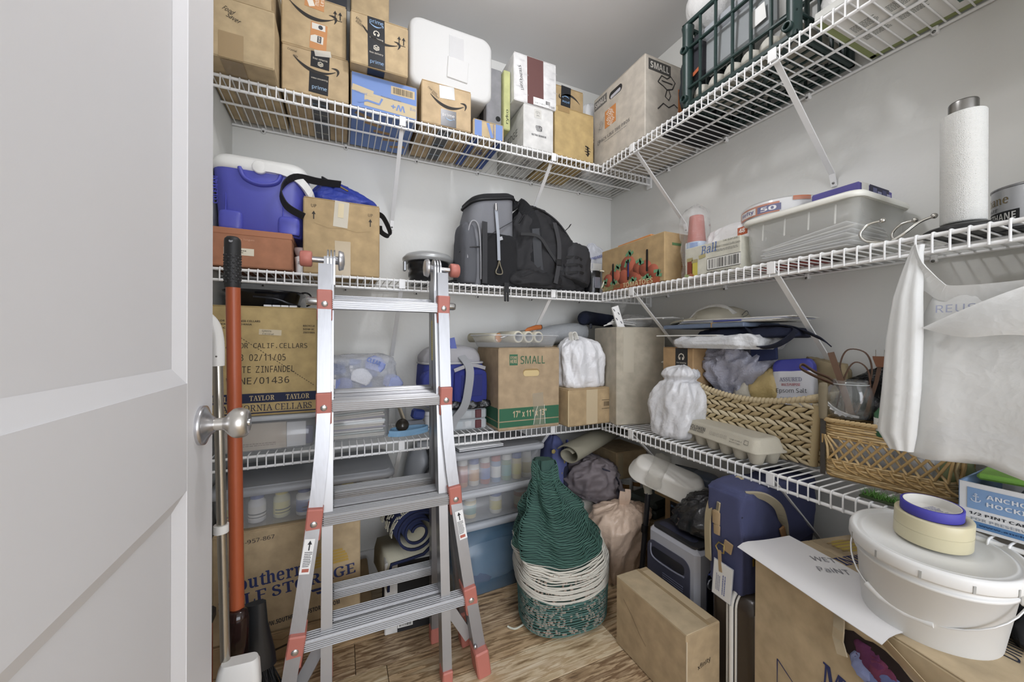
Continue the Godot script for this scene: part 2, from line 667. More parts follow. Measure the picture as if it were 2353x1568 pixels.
func room() -> void:
	var wall = mat("e4e4de", 0.9, 0.0, {"normal_enabled": true, "normal_texture": T.paint, "normal_scale": 0.25, "uv1_triplanar": true, "uv1_scale": Vector3(3, 3, 3)})
	var ceil_m = mat("e2e2e2", 0.95)
	slab("wall_back", XL - 0.1, 0.1, -0.1, CEIL, -0.1, 0.0, wall)
	slab("wall_right", 0.0, 0.1, -0.1, CEIL, 0.0, 1.62, wall)
	slab("wall_left", XL - 0.1, XL, -0.1, CEIL, 0.0, 1.62, wall)
	var st = begin(true)
	for b in [[XL - 0.1, -1.68, 0.0, CEIL], [-0.2, 0.1, 0.0, CEIL], [-1.68, -0.2, 2.08, CEIL]]:  # unseen front wall, its doorway widened to let the fill light in
		box_into(st, Vector3(b[1] - b[0], b[3] - b[2], 0.12), 0.0, at((b[0] + b[1]) / 2, (b[2] + b[3]) / 2, 1.68))
	struct("unseen_wall_front", done(st), wall)
	slab("ceiling", XL - 0.1, 0.1, CEIL, CEIL + 0.1, -0.1, 1.74, ceil_m)
	slab("wall_hall_left", -3.1, -3.0, -0.1, CEIL, 1.74, 4.3, wall)  # unseen hall that encloses the added fill panel
	slab("wall_hall_right", 1.0, 1.1, -0.1, CEIL, 1.74, 4.3, wall)
	slab("wall_hall_back", -3.1, 1.1, -0.1, CEIL, 4.2, 4.3, wall)
	slab("wall_hall_front_left", -3.1, XL - 0.1, -0.1, CEIL, 1.64, 1.74, wall)
	slab("wall_hall_front_right", 0.1, 1.1, -0.1, CEIL, 1.64, 1.74, wall)
	slab("ceiling_hall", -3.1, 1.1, CEIL, CEIL + 0.1, 1.74, 4.3, ceil_m)
	slab("floor_hall", -3.1, 1.1, -0.1, 0.0, 1.74, 4.3, mat("b89a72", 0.5))
	var white = mat("ecece8", 0.45)
	slab("baseboard_back", XL, 0.0, 0.0, 0.1, 0.0, 0.012, white)
	slab("baseboard_right", -0.012, 0.0, 0.0, 0.1, 0.012, 1.62, white)
	slab("baseboard_left", XL, XL + 0.012, 0.0, 0.1, 0.012, 1.62, white)
	# plank floor: every board is a piece of its own with a narrow open joint
	var fl = slab("floor", XL, 0.0, -0.1, -0.006, 0.0, 1.74, mat("3a2c20", 0.9))
	var r = RandomNumberGenerator.new()
	r.seed = 11
	var z = 0.0
	while z < 1.74:
		var w = minf(0.128, 1.74 - z)
		var x = XL - r.randf_range(0.0, 0.6)
		while x < 0.0:
			var l = r.randf_range(0.55, 1.0)
			var a = maxf(x, XL)
			var b = minf(x + l, 0.0)
			if b - a > 0.03 and w > 0.02:
				var k = r.randi_range(0, 3)
				var m = mat("ffffff", 0.42, 0.0, {"albedo_texture": T["wood%d" % k], "uv1_triplanar": true, "uv1_scale": Vector3(0.75, 3, 6.5), "uv1_offset": Vector3(0.37 * r.randi_range(0, 3), 0, 0.29 * r.randi_range(0, 3)), "metallic_specular": 0.4})
				part(fl, "plank", boxm(Vector3(b - a - 0.0016, 0.006, w - 0.0016), 0.001, false), m, Transform3D(Basis(), Vector3((a + b) / 2, 0.1 - 0.006 + 0.003, z + w / 2) - Vector3(fl.position.x, 0, fl.position.z)))
			x += l
		z += 0.128
	door()


func door() -> void:
	# a two-panel door swung open along the left wall; its face is the plane x = -1.62
	var paint = mat("ececee", 0.5)
	var o = Node3D.new()
	o.name = "door_1"
	add_child(o)
	o.position = Vector3(-1.6375, 0.0, 1.2135)
	o.set_meta("kind", "structure")
	o.set_meta("label", "white two-panel door standing open with brushed steel knob")
	var hw = 0.355   # half its width along z
	var st = 0.128
	var tk = 0.035
	for q in [[-hw, -hw + st, 0.008, 2.04], [hw - st, hw, 0.008, 2.04]]:
		part(o, "stile", boxm(Vector3(tk, q[3] - q[2], q[1] - q[0]), 0.0015), paint, at(0, q[2], (q[0] + q[1]) / 2))
	for q in [[0.008, 0.24], [0.765, 0.932], [1.92, 2.04]]:
		part(o, "cross_rail", boxm(Vector3(tk, q[1] - q[0], 2 * (hw - st)), 0.0), paint, at(0, q[0], 0))
	for q in [[0.24, 0.765], [0.932, 1.92]]:
		var pw = 2 * (hw - st)
		var p = part(o, "panel", boxm(Vector3(0.012, q[1] - q[0], pw), 0.0), paint, at(0, q[0], 0))
		# sloped sticking round the panel
		var t = begin(true)
		var d = 0.024
		var y0: float = 0.0
		var y1: float = q[1] - q[0]
		for s in [-1.0, 1.0]:
			var f = s * 0.0165
			var g = s * 0.0062
			var a = [Vector3(f, y0, -pw / 2), Vector3(f, y0, pw / 2), Vector3(f, y1, pw / 2), Vector3(f, y1, -pw / 2)]
			var b = [Vector3(g, y0 + d, -pw / 2 + d), Vector3(g, y0 + d, pw / 2 - d), Vector3(g, y1 - d, pw / 2 - d), Vector3(g, y1 - d, -pw / 2 + d)]
			for i in 4:
				var k = (i + 1) % 4
				quad_out(t, a[i], a[k], b[k], b[i], Vector3(s, 0, 0))
		part(p, "moulding", done(t), paint)
	var knob = Node3D.new()
	knob.name = "door_knob"
	o.add_child(knob)
	knob.set_meta("label", "brushed steel door knob")
	knob.transform = Transform3D(Basis(Vector3(0, -1, 0), Vector3(1, 0, 0), Vector3(0, 0, 1)), Vector3(0.0175, 0.854, -0.288))
	var steel = mat("d2cec6", 0.3, 0.9)
	part(knob, "rosette", lathe([Vector2(0.033, 0.0), Vector2(0.0335, 0.003), Vector2(0.033, 0.007), Vector2(0.0285, 0.0085), Vector2(0.022, 0.012), Vector2(0.016, 0.016), Vector2(0.0125, 0.02)], 48), mat("c6c6ca", 0.27, 0.9))
	part(knob, "shank", lathe(hard([Vector2(0.0105, 0.012), Vector2(0.0105, 0.036)]), 32), steel)
	part(knob, "grip", lathe([Vector2(0.0105, 0.032), Vector2(0.012, 0.035), Vector2(0.019, 0.04), Vector2(0.0245, 0.046), Vector2(0.0265, 0.053), Vector2(0.026, 0.06), Vector2(0.0235, 0.066), Vector2(0.0195, 0.069), Vector2(0.018, 0.0695), Vector2(0.016, 0.067), Vector2(0.006, 0.066)], 48), steel)
	part(knob, "lock_button", lathe(hard([Vector2(0.0065, 0.064), Vector2(0.0065, 0.0715), Vector2(0.001, 0.0722)]), 24), mat("c8ccd0", 0.2, 0.9))
	for s in [0.25, 1.0, 1.8]:
		part(o, "hinge", boxm(Vector3(0.012, 0.09, 0.012), 0.003), steel, at(0.015, s, hw + 0.004))


# ---------------------------------------------------------------- wire shelves
func wire_shelf(label: String, p: Vector3, yaw: float, length: float, braces: Array, ends: bool) -> void:
	var o = thing("wire_shelf", label, "shelf", p, yaw, "white wire shelves")
	var m = mat("f2f2f0", 0.38)
	part(o, "front_rail", tube([Vector3(0, -0.0075, D - 0.007), Vector3(length, -0.0075, D - 0.007)], 0.0046, 10), m)
	part(o, "lip_rail", tube([Vector3(0, -LIP, D - 0.006), Vector3(length, -LIP, D - 0.006)], 0.0044, 10), m)
	part(o, "middle_rail", tube([Vector3(0.0, -0.0075, 0.155), Vector3(length, -0.0075, 0.155)], 0.004, 8), m)
	part(o, "back_rail", tube([Vector3(0, -0.0075, 0.008), Vector3(length, -0.0075, 0.008)], 0.0042, 8), m)
	var wm = tube([Vector3(0, -0.0022, 0.004), Vector3(0, -0.0022, D - 0.006), Vector3(0, -0.004, D - 0.001), Vector3(0, -0.008, D), Vector3(0, -LIP - 0.003, D)], 0.0021, 6)
	var n = int(length / 0.0243)
	for i in n:
		part(o, "wire", wm, m, at((i + 0.5) * length / n, 0, 0))
	for x in braces:
		var k: float = x
		var b = part(o, "brace", strap([Vector3(k, -0.02, D - 0.002), Vector3(k, -0.034, D - 0.02), Vector3(k, -0.293, 0.016), Vector3(k, -0.33, 0.003)], 0.015, 0.004, Vector3.RIGHT), m)
		part(b, "screw", lathe([Vector2(0.0045, 0.0), Vector2(0.004, 0.002), Vector2(0.001, 0.003)], 10), mat("8d8d8a", 0.35, 0.9), at(k, -0.32, 0.007, 90, 0, 0))
		part(o, "hook_plate", boxm(Vector3(0.022, 0.034, 0.005), 0.001, false), m, at(k, -0.02, D + 0.001))
	var x = 0.1
	while x < length:
		var c = part(o, "wall_clip", boxm(Vector3(0.014, 0.02, 0.016), 0.003, false), m, at(x, -0.01, 0.008))
		part(c, "screw", lathe([Vector2(0.004, 0.0), Vector2(0.0035, 0.002), Vector2(0.001, 0.003)], 8), mat("777773", 0.35, 0.9), at(0, -0.006, 0.008, 90, 0, 0))
		x += 0.29
	if ends:
		part(o, "end_bracket", boxm(Vector3(0.012, 0.06, 0.03), 0.003, false), m, at(length - 0.007, -0.028, D - 0.012))
		part(o, "end_bracket", boxm(Vector3(0.012, 0.06, 0.03), 0.003, false), m, at(0.007, -0.028, D - 0.012))


func shelves() -> void:
	var lv = [[H0, "top"], [H1, "middle"], [H2, "lowest"]]
	for q in lv:
		wire_shelf("%s white wire shelf along the back wall" % q[1], Vector3(XL + 0.001, q[0] - 0.0005, 0.0), 0.0, -XL - 0.002, [0.575, 1.21], true)
		wire_shelf("%s white wire shelf along the right wall" % q[1], Vector3(0.0, q[0] - 0.0005, 0.322), -90.0, 1.27, [0.2, 0.75], false)


# ---------------------------------------------------------------- ladder
func ladder() -> void:
	var o = thing("ladder", "folding aluminium ladder with red rung collars standing before the shelves", "ladder", Vector3(-1.27, 0, 0.6))
	var off = Transform3D(Basis(), -o.position)
	var al = mat("a2a3a6", 0.36, 0.8, {"normal_enabled": true, "normal_texture": T.paint, "normal_scale": 0.12, "uv1_triplanar": true, "uv1_scale": Vector3(8, 1, 8)})
	var al2 = mat("acadaf", 0.34, 0.75)
	var red = mat("cc7262", 0.5)
	var zf = func(y: float) -> float: return 0.648 - 0.117 * y
	var ys = [1.107, 0.82, 0.522, 0.226]
	# the flared outer section, its front pair of rails
	for s in [-1.0, 1.0]:
		var cx = -1.275
		var hx: float = 0.17
		var pts = []
		for q in [[1.215, 0.0], [0.8, 0.0], [0.7, 0.004], [0.6, 0.012], [0.5, 0.024], [0.3, 0.05], [0.0, 0.095]]:
			pts.append(Vector3(cx + s * (hx + q[1]), q[0], zf.call(q[0])))
		var rail = part(o, "outer_rail", strap(pts, 0.034, 0.05, Vector3.RIGHT), al, off)
		var foot = boxm(Vector3(0.042, 0.085, 0.062), 0.004)
		part(o, "foot", foot, red, off * at(pts[-1].x, 0.0, pts[-1].z, 5, 0, s * 9.0))
		for i in 4:
			var y: float = ys[i]
			var px = cx + s * (hx + [0.0, 0.0, 0.022, 0.061][i])
			var c = part(o, "rung_collar", boxm(Vector3(0.039, 0.088, 0.058), 0.003, false), red, off * at(px, y - 0.006, zf.call(y), 7, 0, s * [0.0, 0.0, 6.0, 9.0][i]))
			part(c, "screw", lathe([Vector2(0.009, 0.0), Vector2(0.0088, 0.001), Vector2(0.006, 0.003), Vector2(0.001, 0.0035)], 16), mat("dadada", 0.25, 0.9), at(0, 0.004, 0.029, 90, 0, 0))
		# arrow sticker on the flare
		var lb = part(rail, "sticker", boxm(Vector3(0.024, 0.085, 0.0006), 0.0, false), mat("efefec", 0.6), at(cx + s * 0.206, 0.44, zf.call(0.44) + 0.0265, -7, 0, s * 9.0))
		sz[lb] = Vector3.ZERO
		part(o, "sticker_print", up_arrow(0.024), mat("26262a", 0.7), off * at(cx + s * 0.2005, 0.466, zf.call(0.466) + 0.0272, -7, 0, s * 9.0))
		part(o, "sticker_print", small_print(0.018, 0.038, 9, 4), mat("4a4a4c", 0.7), off * at(cx + s * 0.2055, 0.433, zf.call(0.433) + 0.0272, -7, 0, s * 9.0))
		part(o, "sticker_print", boxm(Vector3(0.016, 0.008, 0.0004), 0.0, false), mat("c4614c", 0.7), off * at(cx + s * 0.21, 0.407, zf.call(0.407) + 0.0272, -7, 0, s * 9.0))
		# straight inner section
		var xi: float = -1.435 if s < 0.0 else -1.118
		part(o, "inner_rail", strap([Vector3(xi, 1.24, zf.call(1.24) - 0.012), Vector3(xi, 0.035, zf.call(0.035) - 0.012)], 0.027, 0.044, Vector3.RIGHT), al2, off)
		part(o, "rail_foot", boxm(Vector3(0.03, 0.04, 0.046), 0.003), red, off * at(xi, 0.0, zf.call(0.0) - 0.012, 5, 0, 0))
		# the folded rear section
		part(o, "rear_rail", strap([Vector3(xi + s * 0.002, 1.2, 0.452), Vector3(xi + s * 0.002, 0.03, 0.478)], 0.026, 0.034, Vector3.RIGHT), al, off)
		part(o, "rail_foot", boxm(Vector3(0.03, 0.05, 0.038), 0.003), red, off * at(xi + s * 0.002, 0.0, 0.478))
		part(o, "rear_flare", strap([Vector3(cx + s * 0.175, 0.72, 0.505), Vector3(cx + s * 0.2, 0.45, 0.515), Vector3(cx + s * 0.25, 0.0, 0.53)], 0.022, 0.03, Vector3.RIGHT), al, off)
		part(o, "foot", boxm(Vector3(0.03, 0.11, 0.045), 0.004), red, off * at(cx + s * 0.248, 0.0, 0.53, 0, 0, s * 6.0))
		# diagonal brace to the foot
		part(o, "foot_brace", strap([Vector3(cx + s * 0.165, 0.2, 0.6), Vector3(cx + s * 0.235, 0.085, 0.615)], 0.03, 0.012, Vector3(1, 1, 0)), al2, off)
		part(o, "bolt", lathe([Vector2(0.006, 0.0), Vector2(0.005, 0.003), Vector2(0.001, 0.004)], 12), mat("b9b9bc", 0.3, 0.9), off * at(cx + s * 0.238, 0.09, 0.666, 90, 0, 0))
		# hinge plates, knob and wall wheel at the top
		for k in 3:
			var pl = PackedVector2Array()
			for i in 13:
				var a = PI * i / 12.0
				pl.append(Vector2(cos(a) * 0.03, sin(a) * 0.03))
			pl.append(Vector2(-0.026, -0.075))
			pl.append(Vector2(0.026, -0.075))
			part(o, "hinge_plate", extrude(pl, 0.0045), al2, off * at(xi - s * 0.012 + s * 0.0085 * k, 1.235, 0.497, 0, 90, 0))
		part(o, "hinge_knob", lathe(hard([Vector2(0.012, 0.0), Vector2(0.012, 0.012), Vector2(0.028, 0.013), Vector2(0.03, 0.016), Vector2(0.026, 0.027), Vector2(0.012, 0.03)]), 12), mat("c9c9cc", 0.35, 0.8), off * at(xi - s * 0.012, 1.235, 0.498, 0, 0, s * 90.0))
		part(o, "axle", tube([Vector3(xi, 1.233, 0.5), Vector3(xi + s * 0.075, 1.233, 0.5)], 0.0085, 12), mat("c0c0c4", 0.25, 0.9), off)
		part(o, "wheel", lathe([Vector2(0.006, 0.0), Vector2(0.019, 0.0), Vector2(0.0225, 0.003), Vector2(0.023, 0.015), Vector2(0.022, 0.028), Vector2(0.019, 0.031), Vector2(0.006, 0.031)], 28), red, off * at(xi + s * 0.044, 1.233, 0.5, 0, 0, s * -90.0))
		part(o, "lock_pin", lathe([Vector2(0.012, 0.0), Vector2(0.012, 0.024), Vector2(0.01, 0.03), Vector2(0.001, 0.032)], 16), mat("c6c6c4", 0.25, 0.9), off * at(cx + s * 0.188, 1.112, 0.505, 0, 0, s * -90.0))
	var hw = [0.153, 0.153, 0.172, 0.212]
	for i in 4:
		var y: float = ys[i]
		var z: float = zf.call(y)
		for k in 3:
			var w: float = 2.0 * (hw[i] if k == 0 else 0.148)
			var st = begin(true)
			box_into(st, Vector3(w, 0.03, 0.036), 0.004)
			for j in 5:   # grip ribs along the tread
				box_into(st, Vector3(w, 0.003, 0.003), 0.001, at(0, 0.0155, -0.014 + 0.007 * j))
				box_into(st, Vector3(w, 0.003, 0.003), 0.001, at(0, -0.011 + 0.0055 * j, 0.0185))
			part(o, ["rung", "inner_rung", "rear_rung"][k], done(st), al2 if k != 1 else al, off * at(-1.275, y + [-0.004, 0.002, 0.012][k], [z + 0.006, z - 0.042, 0.466][k], 7, 0, 0))
	for k in 2:
		var lab = part(o, "warning_label", boxm(Vector3(0.01, 0.13, 0.0006), 0.0, false), mat("d9c24a", 0.6), off * at(-1.128 + 0.02 * k, 1.0, 0.4975 + 0.031 * k, -3, 0, 0))
		part(lab, "label_print", small_print(0.008, 0.11, 16, 8 + k), mat("2c2c28", 0.7), at(0, 0, 0.0006))


# ---------------------------------------------------------------- poles beside the door
func left_poles() -> void:
	var o = thing("broom", "upright broom with orange pole, black studded grip and clear dustpan clip", "broom", Vector3(-1.628, 0.0, 0.65))
	part(o, "pole", tube([Vector3(-0.006, 1.13, 0), Vector3(0.004, 0.34, 0)], 0.0145, 20), mat("bb5227", 0.4))
	part(o, "grip", lathe([Vector2(0.0155, 0.0), Vector2(0.0165, 0.005), Vector2(0.0165, 0.108), Vector2(0.0155, 0.114), Vector2(0.011, 0.119), Vector2(0.001, 0.12)], 24), mat("232425", 0.55), at(-0.007, 1.122, 0))
	var st = begin()
	for i in 11:
		for j in 10:
			lathe_into(st, [Vector2(0.0026, 0.0), Vector2(0.0022, 0.0012), Vector2(0.0002, 0.0018)], 6, at(-0.007, 1.135 + i * 0.0062, 0) * Transform3D(Basis(Vector3.UP, TAU * (j + 0.5 * (i % 2)) / 10.0) * Basis(Vector3.RIGHT, PI / 2), Vector3.ZERO) * Transform3D(Basis(), Vector3(0, 0.0163, 0)))
	var stud = part(o, "grip_studs", done(st), mat("2e2f31", 0.5))
	stud.set_meta("kind", "stuff")
	part(o, "hang_hole", lathe(hard([Vector2(0.004, 0.0), Vector2(0.004, 0.002)]), 14), mat("8f9094", 0.5), at(-0.007, 1.228, 0.0155, 70, 0, 0))
	part(o, "smoked_clip", lathe([Vector2(0.02, 0.0), Vector2(0.026, 0.002), Vector2(0.026, 0.11), Vector2(0.022, 0.125), Vector2(0.012, 0.128)], 20, 1.0, 0.7), mat("2a1614e0", 0.12), at(0.004, 0.24, 0.012))
	part(o, "broom_neck", lathe([Vector2(0.045, 0.0), Vector2(0.042, 0.03), Vector2(0.026, 0.11), Vector2(0.022, 0.16)], 24, 1.0, 0.5), mat("202123", 0.3), at(0.035, 0.19, -0.03))
	var r = RandomNumberGenerator.new()
	r.seed = 5
	st = begin()
	for i in 120:
		var a = Vector3(r.randf_range(-0.035, 0.035), 0, r.randf_range(-0.02, 0.02))
		var f = a * Vector3(1.9, 0, 2.4) + Vector3(r.randf_range(-0.02, 0.03), -0.19, r.randf_range(-0.02, 0.02))
		tube_into(st, [a, a.lerp(f, 0.5) + Vector3(0, 0.02, 0), f], 0.0011, 4)
	var br = part(o, "bristles", done(st), mat("1b1c1e", 0.5), at(0.035, 0.195, -0.03))
	br.set_meta("kind", "stuff")
	var s = thing("mop", "slim steel mop pole with white curved handle beside the door edge", "mop", Vector3(-1.632, 0.0, 0.75))
	part(s, "pole", tube([Vector3(-0.007, 0.96, 0), Vector3(0.008, 0.32, 0)], 0.009, 16), mat("bdb7aa", 0.22, 0.9))
	part(s, "curved_handle", tube(smooth_path([Vector3(-0.007, 0.945, 0), Vector3(-0.008, 1.0, 0.002), Vector3(-0.016, 1.035, 0.006), Vector3(-0.04, 1.056, 0.01), Vector3(-0.07, 1.062, 0.012)]), [0.0125, 0.0127, 0.0128, 0.0128, 0.0128, 0.0128, 0.0128, 0.0128, 0.0128, 0.0128, 0.0128, 0.0128, 0.0128, 0.0128, 0.0128, 0.0128, 0.0128, 0.0128, 0.0128, 0.0128, 0.0128, 0.0128, 0.0128, 0.0128, 0.012], 16), mat("e9e8e3", 0.4))
	for y in [0.965, 0.985]:
		part(s, "rivet", lathe([Vector2(0.002, 0.0), Vector2(0.0018, 0.001), Vector2(0.0003, 0.0012)], 8), mat("77736c", 0.4, 0.6), at(-0.006, y, 0.0125, 90, 0, 0))
	part(s, "clamp", lathe(hard([Vector2(0.0135, 0.0), Vector2(0.0135, 0.018)]), 18), mat("e6e4de", 0.45), at(0.0, 0.592, 0))
	var tr = begin()
	var rows = []
	for q in [[0.0, 0.044, 0.020], [0.05, 0.042, 0.019], [0.095, 0.036, 0.017], [0.105, 0.032, 0.014]]:
		rows.append(ring3(q[1] * 2.0, q[2] * 2.0, 0.012, q[0]))
	skin(tr, rows)
	part(s, "white_dustpan", done(tr), mat("e2e1dc", 0.4), at(0.028, 0.215, 0.01, 0, 0, -4), "white plastic dustpan head")
	var w = thing("floor_brush", "orange-handled brush low in the corner behind the door edge", "brush", Vector3(-1.69, 0.0, 0.62))
	part(w, "handle", boxm(Vector3(0.02, 0.34, 0.03), 0.006), mat("c4501f", 0.45))
	part(w, "ferrule", boxm(Vector3(0.03, 0.03, 0.04), 0.006), mat("1d1d1f", 0.4), at(0, 0.33, 0))


# ---------------------------------------------------------------- cartons by their extents
func cart(called: String, label: String, x: Array, y: Array, z: Array, hex := "cdb690", yaw := 0.0, cat := "box", flaps := true, group := "") -> Node3D:
	return carton(called, label, cat, Vector3((x[0] + x[1]) / 2, y[0] + 0.002, (z[0] + z[1]) / 2), Vector3(x[1] - x[0], y[1] - y[0] - 0.003, z[1] - z[0]), yaw, hex, group, flaps)


func rcart(called: String, label: String, x: Array, y: Array, z: Array, hex := "cdb690", turn := 0.0, cat := "box", flaps := true, group := "") -> Node3D:   # front faces the left wall
	return carton(called, label, cat, Vector3((x[0] + x[1]) / 2, y[0] + 0.002, (z[0] + z[1]) / 2), Vector3(z[1] - z[0], y[1] - y[0] - 0.003, x[1] - x[0]), -90.0 + turn, hex, group, flaps)


func smile(o: Node3D, side: String, u: float, v: float, w: float, rot := 0.0) -> void:
	put(o, side, u, v, "smile_arrow", swoosh(w), mat("2e2b28", 0.8), rot, 0.0008)


func dark_tape(o: Node3D, side: String, u: float, v: float, w: float, h: float, rot := 0.0) -> MeshInstance3D:
	return patch(o, side, u, v, w, h, "25272b", "printed_tape", rot, 0.0006, 0.3)


func headphones(k: float) -> ArrayMesh:
	return strokes([[-0.3, -0.3, -0.42, 0.0, -0.3, 0.32, 0.0, 0.45, 0.3, 0.32, 0.42, 0.0, 0.3, -0.3], [-0.2, -0.35, -0.2, 0.0], [0.2, -0.35, 0.2, 0.0]], k * 0.14, k)


func cube_sign(k: float) -> ArrayMesh:
	return strokes([[-0.4, 0.2, 0, 0.4, 0.4, 0.2, 0.4, -0.25, 0, -0.45, -0.4, -0.25, -0.4, 0.2, 0, 0.0, 0.4, 0.2], [0, 0, 0, -0.45], [-0.2, 0.1, -0.2, -0.34], [0.2, 0.1, 0.2, -0.34]], k * 0.12, k)


func two_arrows(o: Node3D, side: String, u: float, v: float, h: float) -> void:
	for k in [-1, 1]:
		put(o, side, u + k * h * 0.28, v, "up_arrow", up_arrow(h), mat("2e2b28", 0.8), 0, 0.0006)
	patch(o, side, u, v - h * 0.62, h * 1.0, h * 0.07, "2e2b28", "arrow_bar")


# ---------------------------------------------------------------- top shelf
func top_shelf_things() -> void:
	var y = H0
	var o = cart("cardboard_box", "plain tan carton with a short pen note, overhanging the top shelf's left end", [XL + 0.003, -1.589], [y, 1.994], [0.03, 0.388], "c9ae80")
	txt(o, "F", -0.02, 0.052, "Food", 0.014, "2a2622", 0.026, "n", -22, 0.0009, 0.3)
	txt(o, "F", -0.008, 0.032, "Saver", 0.013, "2a2622", 0.034, "n", -22, 0.0009, 0.3)
	tape(o, "F", -0.015, -0.05, 0.06, 0.075, "b99a6ac0")
	tape(o, "B", -0.015, 0.0, 0.055, 0.35, "a88c60b0")
	o = cart("cardboard_box", "tan carton resting on the left-end carton with the pen note, its top out of view", [XL + 0.003, -1.6], [1.996, 2.2], [0.06, 0.372], "c4a97c")
	patch(o, "F", -0.02, -0.08, 0.03, 0.02, "26272a", "printed_tape")
	o = cart("cardboard_box", "delivery carton with black smile arrow and torn dark tape, directly on the top shelf", [-1.581, -1.381], [y, 1.967], [0.02, 0.303], "c7aa7c")
	smile(o, "F", 0.0, 0.01, 0.135, -4)
	dark_tape(o, "F", 0.012, 0.048, 0.056, 0.052, -2)
	dark_tape(o, "F", 0.008, -0.03, 0.058, 0.068, -2)
	txt(o, "F", 0.01, -0.046, "prime", 0.016, "9fc4e6", 0.044)
	txt(o, "F", 0.01, -0.015, "video streaming", 0.007, "d8cfb8", 0.05)
	txt(o, "F", 0.012, 0.052, "free returns", 0.007, "d8cfb8", 0.044)
	put(o, "F", 0.013, 0.036, "box_sign", cube_sign(0.018), mat("d8cfb8", 0.7), 0, 0.0012)
	txt(o, "F", -0.07, 0.058, "Crystal", 0.009, "3a332c", 0.026, "n", -8)
	txt(o, "F", -0.06, 0.042, "mix", 0.008, "3a332c", 0.014, "n", -8)
	dark_tape(o, "B", 0.01, 0.0, 0.056, 0.28)
	for k in 4:
		txt(o, "B", 0.01, 0.1 - 0.065 * k, ["prime", "free delivery", "prime", "free returns"][k], 0.011, ["9fc4e6", "d8cfb8"][k % 2], 0.042)
	tape(o, "F", 0.02, 0.074, 0.05, 0.02, "e8e2d2a0", 10)
	o = cart("cardboard_box", "delivery carton with smile arrow and orange printed tape, stacked second from the left", [-1.583, -1.389], [1.969, 2.152], [0.03, 0.3], "c9ac7d")
	smile(o, "F", -0.005, 0.02, 0.14, -4)
	patch(o, "F", 0.0, 0.075, 0.058, 0.05, "d08a4e", "printed_tape", -3)
	patch(o, "F", 0.012, -0.04, 0.05, 0.09, "d08a4e", "printed_tape", -3)
	txt(o, "F", 0.022, 0.082, "Less", 0.011, "f0e6d4", 0.03, "n", 86)
	txt(o, "F", 0.008, 0.08, "more.", 0.011, "f0e6d4", 0.034, "n", 86)
	put(o, "F", -0.012, 0.068, "envelope_sign", boxm(Vector3(0.018, 0.026, 0.0004), 0, false), mat("e9e2d4", 0.7), 20, 0.0012)
	put(o, "F", 0.012, -0.008, "washer_sign", boxm(Vector3(0.04, 0.02, 0.0004), 0, false), mat("dcd8cc", 0.7), 0, 0.0012)
	put(o, "F", 0.018, -0.008, "washer_ring", lathe(hard([Vector2(0.007, 0), Vector2(0.007, 0.0003)]), 18), mat("3d4248", 0.6), 90, 0.0016).rotate_object_local(Vector3.RIGHT, PI / 2)
	put(o, "F", 0.008, -0.05, "bottle_sign", extrude(PackedVector2Array([Vector2(-0.02, -0.013), Vector2(0.018, -0.013), Vector2(0.018, 0.013), Vector2(-0.008, 0.013), Vector2(-0.02, 0.006)]), 0.0004), mat("dcd8cc", 0.7), -4, 0.0012)
	put(o, "F", 0.014, -0.05, "bottle_label", boxm(Vector3(0.012, 0.022, 0.0004), 0, false), mat("3a3c40", 0.7), -4, 0.0018)
	txt(o, "F", 0.014, -0.05, "SOAP", 0.006, "d8d2c4", 0.018, "nb", 86, 0.0024)
	two_arrows(o, "F", 0.07, 0.052, 0.028)
	txt(o, "F", -0.06, 0.075, "Dust Mop", 0.01, "3a332c", 0.04, "n", 20)
	o = cart("black_box", "dark grey box end wedged at the back above the smile arrow cartons", [-1.48, -1.386], [2.154, 2.33], [0.03, 0.24], "3a3c42", 0, "box", false)
	o = cart("cardboard_box", "blue delivery carton with kraft tape and upside-down print, under the headphone-tape carton", [-1.374, -1.146], [y, 1.939], [0.02, 0.3], "b59a6c")
	for sd in ["F", "B"]:
		patch(o, sd, 0, 0, 0.222, 0.118 if sd == "F" else 0.272, "6f8fd0", "printed_panel", 0, 0.0004)
	patch(o, "F", 0.02, -0.028, 0.18, 0.048, "c9b58c", "kraft_tape", -2, 0.0009)
	patch(o, "F", -0.075, 0.002, 0.07, 0.022, "c9b58c", "kraft_tape", -8, 0.0011)
	txt(o, "F", 0.045, -0.03, "W+", 0.022, "6f8fd0", 0.05, "nb", 178, 0.0018)
	txt(o, "F", 0.097, -0.022, "org", 0.012, "7f95c4", 0.02, "n", 180, 0.0018)
	txt(o, "F", -0.082, -0.008, "Join now", 0.01, "6f8fd0", 0.044, "n", 176, 0.0018)
	patch(o, "F", 0.062, 0.03, 0.084, 0.03, "cdb58a", "barcode_panel", 0, 0.0009)
	put(o, "F", 0.062, 0.03, "barcode", bars(0.07, 0.022, 26, 3), mat("4a3f2e", 0.8), 0, 0.0014)
	txt(o, "F", 0.02, -0.004, "Wine Glass Paper Mill", 0.006, "5b4f3c", 0.07, "n", -2, 0.0018)
	put(o, "F", -0.04, -0.042, "tape_line", strokes([[-0.05, 0.0, -0.02, 0.012, 0.02, 0.008, 0.03, 0.03]], 0.007), mat("6f8fd0", 0.8), 0, 0.0018)
	for k in 5:
		patch(o, "B", -0.07 + 0.035 * k, 0.1 - 0.045 * k, 0.06, 0.018, "b08a56", "printed_panel", -25 + 12 * k, 0.0012)
	o = cart("cardboard_box", "carton with black headphone-print tape down its front, on the blue carton", [-1.377, -1.186], [1.942, 2.12], [0.03, 0.338], "c8ab7c")
	dark_tape(o, "F", -0.012, 0.0, 0.056, 0.172, 1)
	txt(o, "F", -0.012, 0.071, "prime", 0.017, "8ab2dd", 0.044)
